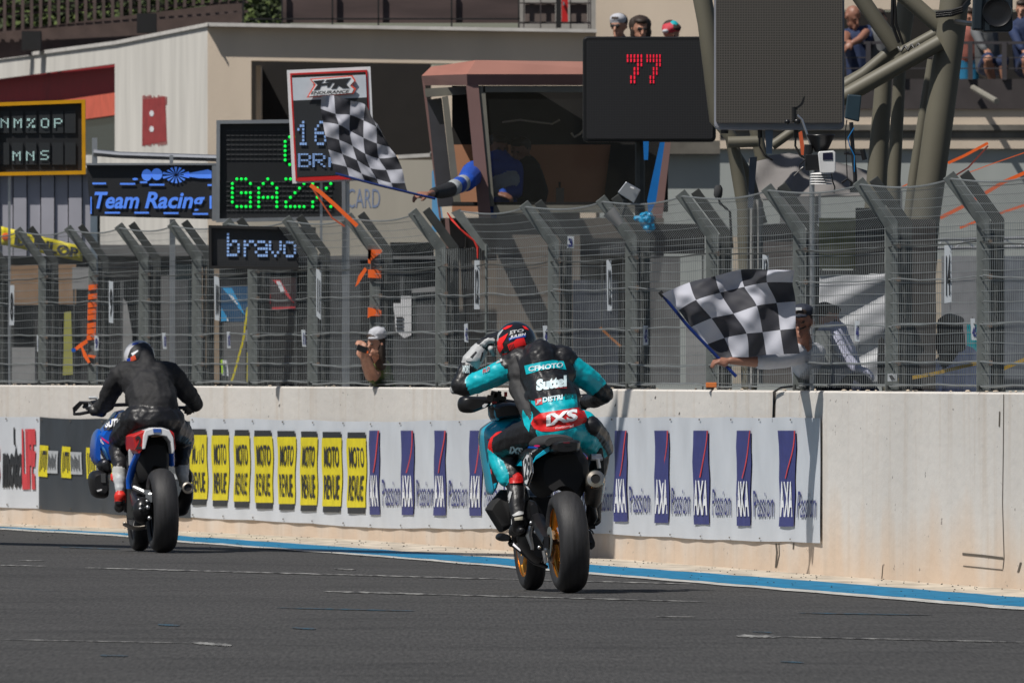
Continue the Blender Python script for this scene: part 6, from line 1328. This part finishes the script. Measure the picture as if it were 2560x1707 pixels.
# woman in striped shirt seen from behind on the right
D = 112; ps = person(2400, 1410, D, 'person with long brown hair and striped pale shirt behind the right end fence')
b = Body(D); mats = [skin, stripe, blackcl, hair]
b.head((2380, 835, 0), 150, 0, 0, 0, 3, 1.12, 'long'); b.ell((2378, 860, .0), (.10, .09, .13), 3); b.ell((2385, 895, -.02), (.09, .07, .12), 3)
b.chain([(2400, 920, .05), (2410, 990, .05), (2410, 1060, .05)], [.17, .18, .16], 1); b.cap((2345, 930, .05), (2445, 925, .05), .08, .09, 1); b.chain([(2340, 925, .0), (2330, 985, -.1), (2330, 960, -.25)], [.08, .06, .05], 1); b.hand((2328, 958, -.25), (-.5, -.3, .2), (0, -.4, 1), 1, 0, .6, 1)
b.chain([(2450, 935, .0), (2455, 990, -.1), (2420, 975, -.25)], [.08, .07, .06], 1); legs_(b, 2390, 2430, 1075, 1, 2); b.build('body', mats, ps, .011, 2)
# crouching marshal in white at the silver sheet
D = 109.9; pc = person(2110, 1400, D, 'person in pale clothes bending forward in front of the silver sheet')
b = Body(D); mats = [skin, mat('pale_lilac_cloth', (.42, .43, .55), .8, bump=.3, bscale=12), mat('navy_trousers', (.015, .02, .045), .8), hair]
b.chain([(2085, 840, 0), (2100, 890, 0), (2115, 945, .05)], [.10, .12, .13], 1); b.cap((2065, 835, 0), (2095, 828, .05), .07, .07, 1); b.chain([(2088, 850, -.1), (2110, 890, -.15), (2140, 920, -.2)], [.06, .05, .04], 1); b.hand((2142, 921, -.2), (1, 0, -.3), (0, -.5, 1), 1, 1, .5, 1)
b.head((2068, 800, .05), 60, 10, 0, 0, 3, .95); b.cap((2074, 822, .05), (2078, 832, .05), .05, .06, 0); b.chain([(2105, 960, .1), (2150, 970, -.1), (2170, 990, -.1), (2165, 1150, 0), (2165, 1380, 0)], [.12, .10, .09, .07, .05], 2); b.chain([(2095, 980, .1), (2100, 1150, 0), (2098, 1385, .1)], [.12, .07, .05], 2)
b.cap((2165, 1385, 0), (2170, 1392, -.16), .045, .035, 2); b.cap((2098, 1388, .1), (2095, 1394, -.06), .045, .035, 2); b.build('body', mats, pc, .011, 2)
# booth: marshal in blue jacket, person in black
D = 137.7; p1 = person(1230, 531, D, 'person in royal blue jacket with reflective bands leaning out of the booth window')
b = Body(D); mats = [skin2, bluecl, blackcl, reflect, hair]
b.chain([(1248, 415, .3), (1252, 470, .3), (1252, 520, .3)], [.14, .155, .14], 1); b.cap((1205, 420, .1), (1285, 420, .3), .075, .08, 1); b.cap((1243, 462, .28), (1262, 462, .28), .16, .16, 3)
b.chain([(1212, 425, .25), (1184, 432, -.2), (1166, 455, -1.4)], [.10, .105, .085], 1); b.cap((1156, 458, -2.2), (1152, 462, -2.4), .073, .073, 3); b.cap((1148, 462, -2.8), (1142, 466, -3.0), .072, .070, 1); b.cap((1136, 468, -3.5), (1132, 472, -3.7), .070, .068, 3)
b.chain([(1124, 474, -4.2), (1104, 480, -5.0), (1085, 482, -5.6)], [.066, .058, .045], 2)
b.chain([(1080, 484, -5.8), (1072, 486, -5.95)], [.032, .028], 0); b.hand((1072, 486, -6.0), (-1, -.2, -.05), (.1, -.6, 1), 1.05, 0, .75, 1)
b.pr = [q for q in b.pr]
b.head((1246, 372, .35), 20, 10, 0, 0, 4, 1.05); b.cap((1248, 395, .3), (1248, 405, .3), .06, .07, 0); b.hand((1245, 485, -.1), (1, -.2, -.2), (0, -.6, 1), 1, 0, .5, 1); b.chain([(1290, 430, .3), (1290, 480, .2), (1258, 485, .0)], [.07, .06, .05], 1)
b.build('body', mats, p1, .012, 2)
D = 137.9; p2 = person(1310, 531, D, 'person in black standing inside the booth behind the glass')
b = Body(D); mats = [skin2, blackcl, hair]
b.head((1300, 380, .2), -30, 12, 0, 0, 2, 1.05); b.cap((1302, 405, .2), (1304, 415, .2), .06, .07, 0); b.chain([(1308, 430, .25), (1312, 480, .25), (1312, 525, .25)], [.16, .17, .16], 1); b.cap((1265, 430, .2), (1330, 428, .25), .08, .085, 1); b.chain([(1335, 435, .2), (1352, 480, .15), (1345, 520, .1)], [.08, .07, .06], 1)
b.build('body', mats, p2, .014, 2)
# spectators above the number screen
for x, y, D, lb, kind in ((1547, 66, 160, 'person in white bucket hat and sunglasses above the number screen', 0), (1600, 72, 160.5, 'person with dark curly hair and sunglasses beside the white bucket hat', 1), (1678, 84, 161, 'person in red, white and turquoise cap with only the head showing above the screen', 2)):
    pp_ = person(x, y + 60, D, lb); b = Body(D); mats = [skin, [mat('charcoal_shirt', (.03, .03, .04), .8), mat('cream_top', (.45, .40, .36), .8), mat('pink_top', (.40, .12, .14), .8)][kind], hair, matblack, whitecl, mat('red_cap', (.5, .04, .06), .7), mat('turquoise_cap_print', (.0, .35, .40), .7)]
    b.head((x, y, 0), (-25, 15, 40)[kind], (8, 12, 25)[kind], 0, 0, 2, 1.0, 'long' if kind == 1 else 'short', 3 if kind < 2 else None)
    if kind == 0: b.ell((x - 2, y - 17, 0), (.088, .10, .065), 4); b.cap((x - 14, y - 7, 0), (x + 14, y - 7, 0), .035, .035, 3)
    if kind == 1: b.ell((x, y - 10, .04), (.12, .10, .10), 2); b.ell((x + 8, y + 10, .05), (.09, .06, .08), 2)
    if kind == 2: b.ell((x, y - 12, 0), (.10, .11, .07), 5); b.ell((x + 6, y - 20, -.02), (.05, .07, .05), 6); b.ell((x - 14, y - 5, -.06), (.04, .06, .02), 4)
    b.cap((x + 3, y + 25, .05), (x + 5, y + 35, .05), .05, .06, 0); b.cap((x - 32, y + 62, .05), (x + 40, y + 60, .05), .08, .08, 1); b.chain([(x + 4, y + 60, .05), (x + 4, y + 200, .05)], [.15, .16], 1)
    b.build('body', mats, pp_, .012, 2)
c = thing('terrace_parapet', P(1620, 1290, 162), 'beige terrace block behind the number screen where spectators stand', 'parapet'); m = MB(); m.slab(1500, 180, 1800, 352, 162, .6); m.slab(1495, 172, 1805, 182, 161.9, .8); m.build('wall_body', stucco, c); m = MB(); m.slab(1500, 352, 1800, 385, 161.85, .6); m.build('cornice', MATS['weathered_cornice'], c); m = MB(); m.slab(1500, 385, 1800, 1290, 162, .5); m.build('lower_wall', MATS['pale_green_grey_render'], c)
# balcony spectators on the right
D = 183.25; pb = person(2140, 205, D, 'bald person in navy T-shirt leaning folded arms on the balcony rail'); b = Body(D); mats = [skin2, navycl, hair, blackcl]
b.head((2132, 42, 0), 35, 28, 0, 0, 2, 1.12, 'bald'); b.cap((2136, 66, .05), (2140, 76, .08), .06, .07, 0); b.chain([(2145, 100, .1), (2150, 150, .1), (2150, 190, .1)], [.17, .17, .16], 1); b.cap((2115, 90, .05), (2172, 82, .1), .08, .09, 1); b.chain([(2172, 88, .05), (2166, 100, -.1)], [.085, .07], 1); b.chain([(2165, 82, -.2), (2150, 98, -.3), (2132, 108, -.35)], [.05, .045, .035], 0); b.hand((2130, 108, -.35), (-.7, -.1, -.5), (0, -.8, .6), 1, 0, .6, 1); b.chain([(2112, 95, 0), (2108, 120, -.2), (2122, 108, -.3)], [.08, .05, .04], 0)
b.build('body', mats, pb, .012, 2)
pd = person(2205, 205, 183.3, 'person in grey top half hidden behind the gantry brace on the balcony'); b = Body(183.3); b.head((2198, 50, 0), 0, 10, 0, 0, 2, 1.0); b.chain([(2200, 90, 0), (2202, 140, 0), (2200, 195, 0)], [.13, .14, .13], 1); b.cap((2175, 85, 0), (2228, 85, 0), .07, .07, 1); b.cap((2199, 72, 0), (2199, 80, 0), .05, .05, 0); b.build('body', [skin, greycl, hair], pd, .014, 2)
for x, D, lb, sh, leg in ((2450, 183.3, 'seated person with bare knees and grey sleeve under the loudspeaker', greycl, 1), (2545, 183.4, 'seated person in navy shorts cut off by the right edge of the picture', navycl, 1), (2420, 183.6, 'person in light blue jeans standing close to the gantry column on the balcony', mat('rust_shirt', (.25, .08, .06), .8), 0)):
    ps_ = person(x, 205, D, lb); b = Body(D); mats = [skin, sh, hair, navycl, mat('blue_jeans', (.01, .15, .30), .8)]
    if leg:
        b.head((x + 12, 25, .3), -20, 10, 0, 0, 2, 1.0); b.cap((x + 12, 50, .3), (x + 12, 58, .3), .05, .06, 0); b.chain([(x + 14, 70, .3), (x + 18, 130, .35), (x + 20, 165, .4)], [.14, .15, .15], 1); b.cap((x - 10, 68, .3), (x + 38, 68, .3), .07, .07, 1)
        b.chain([(x - 12, 80, .2), (x + 2, 110, .0), (x + 10, 122, -.1)], [.06, .05, .04], 1); b.hand((x + 12, 123, -.1), (.4, -.4, -.5), (0, -.6, .8), 1, 0, .4, 1)
        b.cap((x + 15, 170, .3), (x + 20, 150, -.15), .10, .085, 3); b.chain([(x + 20, 150, -.18), (x + 24, 178, -.12), (x + 30, 196, -.1)], [.065, .058, .045], 0); b.cap((x + 40, 170, .3), (x + 55, 155, -.1), .10, .085, 3); b.chain([(x + 57, 157, -.12), (x + 58, 196, -.1)], [.06, .045], 0)
    else:
        b.head((x, 45, .2), 30, 10, 0, 0, 2, 1.0); b.cap((x, 68, .2), (x, 76, .2), .05, .06, 0); b.chain([(x, 90, .2), (x, 135, .2)], [.14, .13], 1); b.cap((x - 25, 88, .2), (x + 25, 88, .2), .06, .06, 1); b.chain([(x - 6, 150, .2), (x - 6, 200, .2)], [.09, .07], 4); b.chain([(x + 10, 150, .2), (x + 12, 200, .2)], [.09, .07], 4)
    b.build('body', mats, ps_, .014, 2)

# ================================================================== equipment on and above the fence
D = 109.4
c = thing('weather_station', P(2030, 1420, D), 'weather station with white louvred shield, rain funnel and solar box on a pole', 'weather station')
m = MB(); m.tube([P(2030, 385, D), P(2030, 1430, D)], .018, 10); m.tube([P(2030, 372, D), P(2005, 300, D), P(1993, 288, D)], .008, 8); m.build('pole', alu, c, smooth=True)
m = MB(); m.lathe(P(2052, 336, D), (0, 0, -1), [(.095, 0), (.098, .008), (.085, .03), (.06, .085), (.045, .11), (.04, .12)], 28); m.tube([P(2022, 362, D), P(2020, 395, D)], .03, 8); m.build('rain_funnel', black, c, smooth=True, solid=.004)
m = MB(); m.pp(rrect(2013, 386, 2052, 426, 3), D - .03, .1); m.build('black_box', black, c, bevel=.006)
m = MB(); m.pp([(2045, 383), (2048, 379), (2084, 377), (2089, 382), (2089, 428), (2085, 433), (2054, 434), (2050, 430)], D - .16, .08); o = m.build('solar_box', mat('white_plastic', (.62, .62, .62), .4), c, bevel=.006); m = MB(); m.pp([(2057, 383), (2081, 381), (2082, 400), (2057, 400)], D - .165, .006); m.build('solar_cell', mat('solar_cell', (.01, .01, .03), .2), o)
m = MB()
for k in range(5): m.lathe(P(2053, 433 + k * 6.2, D), (0, 0, -1), [(.02, -.006), (.070, .002), (.078, .009), (.070, .006), (.02, .001)], 28, closed=True)
m.build('louvred_shield', mat('white_plastic', (.62, .62, .62), .4), c, smooth=True)
m = MB(); m.tube([P(1986, 303, D), P(1985, 268, D)], .016, 8); m.pp([(1982, 272), (2000, 262), (2010, 240), (2013, 242), (2008, 262), (1990, 276)], D, .01); m.ell(P(1968, 305, D), (.018, .018, .018)); m.ell(P(1993, 304, D), (.024, .02, .02)); m.tube([P(1968, 305, D), P(1993, 304, D)], .004, 5); m.build('wind_vane', black, c, smooth=True)
m = MB(); m.tube([P(2013, 400, D - .04), P(2000, 412, D - .04), P(1998, 424, D - .04), P(2008, 418, D - .04), P(1985, 440, D - .04)], .005, 5); m.tube([P(2078, 434, D - .1), P(2082, 455, D - .1), P(2087, 468, D - .1), P(2085, 484, D - .1)], .005, 5); m.build('loose_cables', black, c)
D = 107.6; c = thing('radio_antenna', P(2138, 1000, D), 'dark blue antenna box on a clamped pole on the fence', 'antenna')
m = MB(); m.prism([P(2119, 236, D), P(2154, 239, D), P(2148, 305, D), P(2112, 296, D)], (0, .1, 0)); m.build('antenna_box', mat('blue_black_box', (.015, .035, .05), .45), c, bevel=.008)
m = MB(); m.tube([P(2128, 306, D), P(2132, 375, D), P(2138, 440, D), P(2138, 470, D)], .014, 8); m.tube([P(2110, 383, D), P(2160, 386, D)], .010, 8); m.build('pole', darkmetal, c, smooth=True)
m = MB(); m.cone(P(2156, 374, D), P(2162, 400, D), .018); m.tube([P(2138, 462, D), P(2118, 448, D), P(2104, 458, D)], .008, 6); m.box(P(2140, 470, D), (.08, .08, .06)); m.build('clamp', black, c)
m = MB(); m.tube([P(2117, 300, D - .02), P(2113, 330, D - .02), P(2116, 400, D - .02), P(2118, 446, D - .02)], .004, 5); m.tube([P(2135, 320, D - .02), P(2120, 345, D - .02), P(2124, 365, D - .02), P(2136, 390, D - .02), P(2136, 430, D - .02)], .004, 5, 1); m.build('cables', [black, mat('blue_cable', (.0, .15, .4), .5)], c)
D = 113.5; c = thing('microphone', P(1797, 1000, D), 'foam covered microphone on a bent arm above the fence', 'microphone')
m = MB(); m.tube([P(1796, 463, D), P(1796, 472, D), P(1795, 488, D), P(1796, 496, D)], [.018, .031, .031, .02], 14); m.build('foam_cover', mat('grey_foam', (.04, .042, .045), .95), c, smooth=True); m = MB(); m.tube([P(1796, 494, D), P(1800, 508, D), P(1825, 530, D), P(1830, 620, D)], .009, 8); m.build('arm', black, c)
c = thing('flood_light', P(1572, 540, 117), 'tilted grey lamp box fixed on a post top above the fence', 'lamp'); m = MB(); m.pp([(1544, 481), (1565, 454), (1602, 475), (1585, 508)], 117, .08); m.build('housing', alu, c, bevel=.006); m = MB(); m.pp([(1577, 466), (1586, 470), (1584, 473), (1575, 469)], 116.97, .01); m.build('white_mark', white, c); m = MB(); m.tube([P(1565, 500, 117.1), P(1555, 530, 117.1), P(1550, 560, 117.1)], .02, 6); m.build('bracket', steeld, c)
c = thing('plastic_cup', P(1540, 560, 116), 'grey plastic cover hanging from the post under the lamp box', 'cover'); m = MB(); m.cone(P(1522, 528, 116.4), P(1550, 562, 116.4), .055, .03, 14); m.build('cover', lgrey, c, smooth=True)
c = thing('blue_rag', P(1615, 570, 117), 'crumpled bright blue plastic bag tied to the fence top', 'plastic bag'); b = Body(117); b.ell((1615, 548, 0), (.06, .04, .06), 0); b.ell((1622, 565, 0), (.05, .03, .05), 0); b.cap((1590, 545, 0), (1610, 550, 0), .02, .03, 0); b.build('bag', [mat('bright_blue_plastic', (.0, .28, .55), .3, bump=.5)], c, .008, 1, .03, .03)
# orange tapes and straps
def strap(name, label, D, pts, wpx, mt=orange):
    c = thing(name, P(*pts[-1], D), label, 'strap'); m = MB()
    for (x0, y0), (x1, y1) in zip(pts, pts[1:]):
        L_ = math.hypot(x1 - x0, y1 - y0) or 1; nx, ny = -(y1 - y0) / L_ * wpx / 2, (x1 - x0) / L_ * wpx / 2
        m.pp([(x0 + nx, y0 + ny), (x1 + nx, y1 + ny), (x1 - nx, y1 - ny), (x0 - nx, y0 - ny)], D, .006)
    m.build('strap', mt, c); return c
Dp = FP(232, 1)[1]; c = thing('orange_tape', P(232, 870, Dp - .08), 'orange tape wound in eight bands round the second full post from the left', 'tape')
for k, y in enumerate((718, 741, 762, 778, 793, 813, 828, 843)):
    m = MB(); m.pp([(221 - k * .6, y - 5), (243 - k * .6, y - 8), (243 - k * .6, y + 5), (221 - k * .6, y + 8)], Dp - .02, .12); m.build('band', orange, c)
m = MB(); m.pp([(216, 848), (200, 858), (186, 870), (188, 878), (206, 866), (220, 856)], Dp - .03, .01); m.pp([(206, 866), (214, 880), (226, 905), (220, 908), (208, 890), (202, 868)], Dp - .04, .01); m.pp([(220, 886), (240, 889), (236, 896), (220, 892)], Dp - .03, .02); m.build('loose_end', orange, c)
m = MB(); m.box(P(184, 875, Dp - .03), (.035, .02, .03)); m.build('blue_buckle', mat('blue_buckle', (.0, .08, .4), .5), c)
Dp = FP(938, 1)[1]; c = thing('orange_tape', P(938, 800, Dp - .08), 'orange straps knotted in three places on the post above the woman with the phone', 'tape')
for pl_ in ([(920, 624), (954, 624), (954, 631), (926, 652), (920, 646)], [(920, 624), (928, 624), (926, 660), (920, 658)], [(920, 674), (953, 674), (953, 696), (920, 694)], [(918, 674), (896, 710), (888, 717), (896, 690), (912, 668)], [(920, 768), (953, 776), (953, 790), (928, 790), (919, 795)]):
    m = MB(); m.pp(pl_, Dp - .03, .10 if pl_[1][0] > 940 else .012); m.build('band', orange, c)
strap('orange_strap', 'bright orange strap running from the white pit board down to a fence post', 129.5, [(776, 463), (800, 480), (840, 515), (893, 565)], 10)
strap('orange_strap', 'dark orange cords hanging beside the bright orange strap', 129.7, [(776, 463), (800, 500), (830, 545), (862, 566)], 4, mat('dark_orange', (.42, .07, .02), .7))
c = thing('red_tape', P(1195, 640, 124), 'thin red tape twisting down the fence above the tall white plate', 'tape'); m = MB(); m.tube([P(1118, 532, 124.2), P(1130, 550, 124.2), P(1150, 572, 124), P(1168, 588, 124), P(1185, 602, 124), P(1194, 620, 124), P(1194, 646, 124)], [.005, .009, .005, .009, .006, .010, .006], 5); m.build('ribbon', mat('red_ribbon', (.55, .03, .02), .6), c)
for k, (pts, wd, lb) in enumerate((([(2370, 408), (2410, 390), (2470, 358)], 7, 'orange strap fixed to the far wall right of the gantry'), ([(2250, 470), (2300, 445), (2362, 420)], 3, 'thin orange cord behind the gantry column'), ([(2362, 455), (2420, 420), (2470, 365)], 4, 'dark red cord crossing below the orange strap'), ([(2350, 545), (2410, 515), (2510, 455), (2590, 420)], 9, 'wide orange strap seen through the mesh at upper right'), ([(2400, 570), (2450, 550), (2600, 500)], 6, 'lower orange strap seen through the mesh at upper right'), ([(2400, 440), (2480, 410), (2590, 372)], 2, 'thin orange line in the upper right corner'))):
    strap('orange_strap', lb, 119 + k * .3, pts, wd, orange if k not in (2,) else mat('dark_red_cord', (.18, .03, .02), .7))
strap('yellow_strap', 'dull yellow strap tied across the mesh in front of the striped shirt', 106.6, [(2246, 950), (2330, 935), (2452, 905)], 9, mat('ochre_strap', (.42, .26, .02), .7))
strap('yellow_strap', 'dull yellow strap rising at the far right end of the fence', 105.2, [(2500, 925), (2570, 895)], 9, mat('ochre_strap', (.42, .26, .02), .7))
strap('yellow_strap', 'bright yellow strap slanting behind the mesh under the blue poster', 140, [(619, 768), (608, 850), (585, 935), (578, 955)], 5, yellowprint)
strap('yellow_strap', 'bright yellow strap hanging straight beside the steel post', 140.2, [(619, 880), (618, 955)], 4, yellowprint)
strap('rust_strap', 'rust coloured strap behind the mesh between gate panel and lower flag', 121, [(1500, 818), (1525, 842), (1552, 866)], 6, mat('rust', (.36, .13, .03), .7))
m = MB(); Dq = FP(2230, 1)[1] - .1; c = thing('sticker', P(2232, 946, Dq), 'small pale sticker at the foot of the post beside the yellow strap', 'sticker'); m.pp([(2219, 934), (2242, 933), (2242, 952), (2219, 953)], Dq, .003); m.build('sheet', greyprint, c); m = MB(); m.pp([(2222, 938), (2230, 937), (2238, 948), (2228, 950)], Dq - .003, .002); m.build('dark_mark', dgrey, c)
# cable hanging down the wall by the marshal, and small orange block on the wall
c = thing('hanging_cable', W(1938, .9), 'black cable looping over the wall top above the white banner', 'cable'); m = MB(); m.tube([FP(1985, WH + .03, -.05), W(1960, WH + .02, .02), W(1942, WH - .01, .02), W(1938, 1.15, .01), W(1937, 1.02, .012)], .008, 6); m.build('cable', black, c, smooth=True)
c = thing('orange_block', FP(1778, WH), 'small orange block on the wall top at the foot of a post', 'block'); m = MB(); m.box(FP(1778, WH + .035, -.0), (.075, .08, .035)); m.build('block', mat('orange_brown_block', (.50, .14, .03), .7), c, bevel=.004); m = MB(); m.box(FP(1776, WH + .014, .0), (.05, .06, .01)); m.build('underside', dgrey, c)
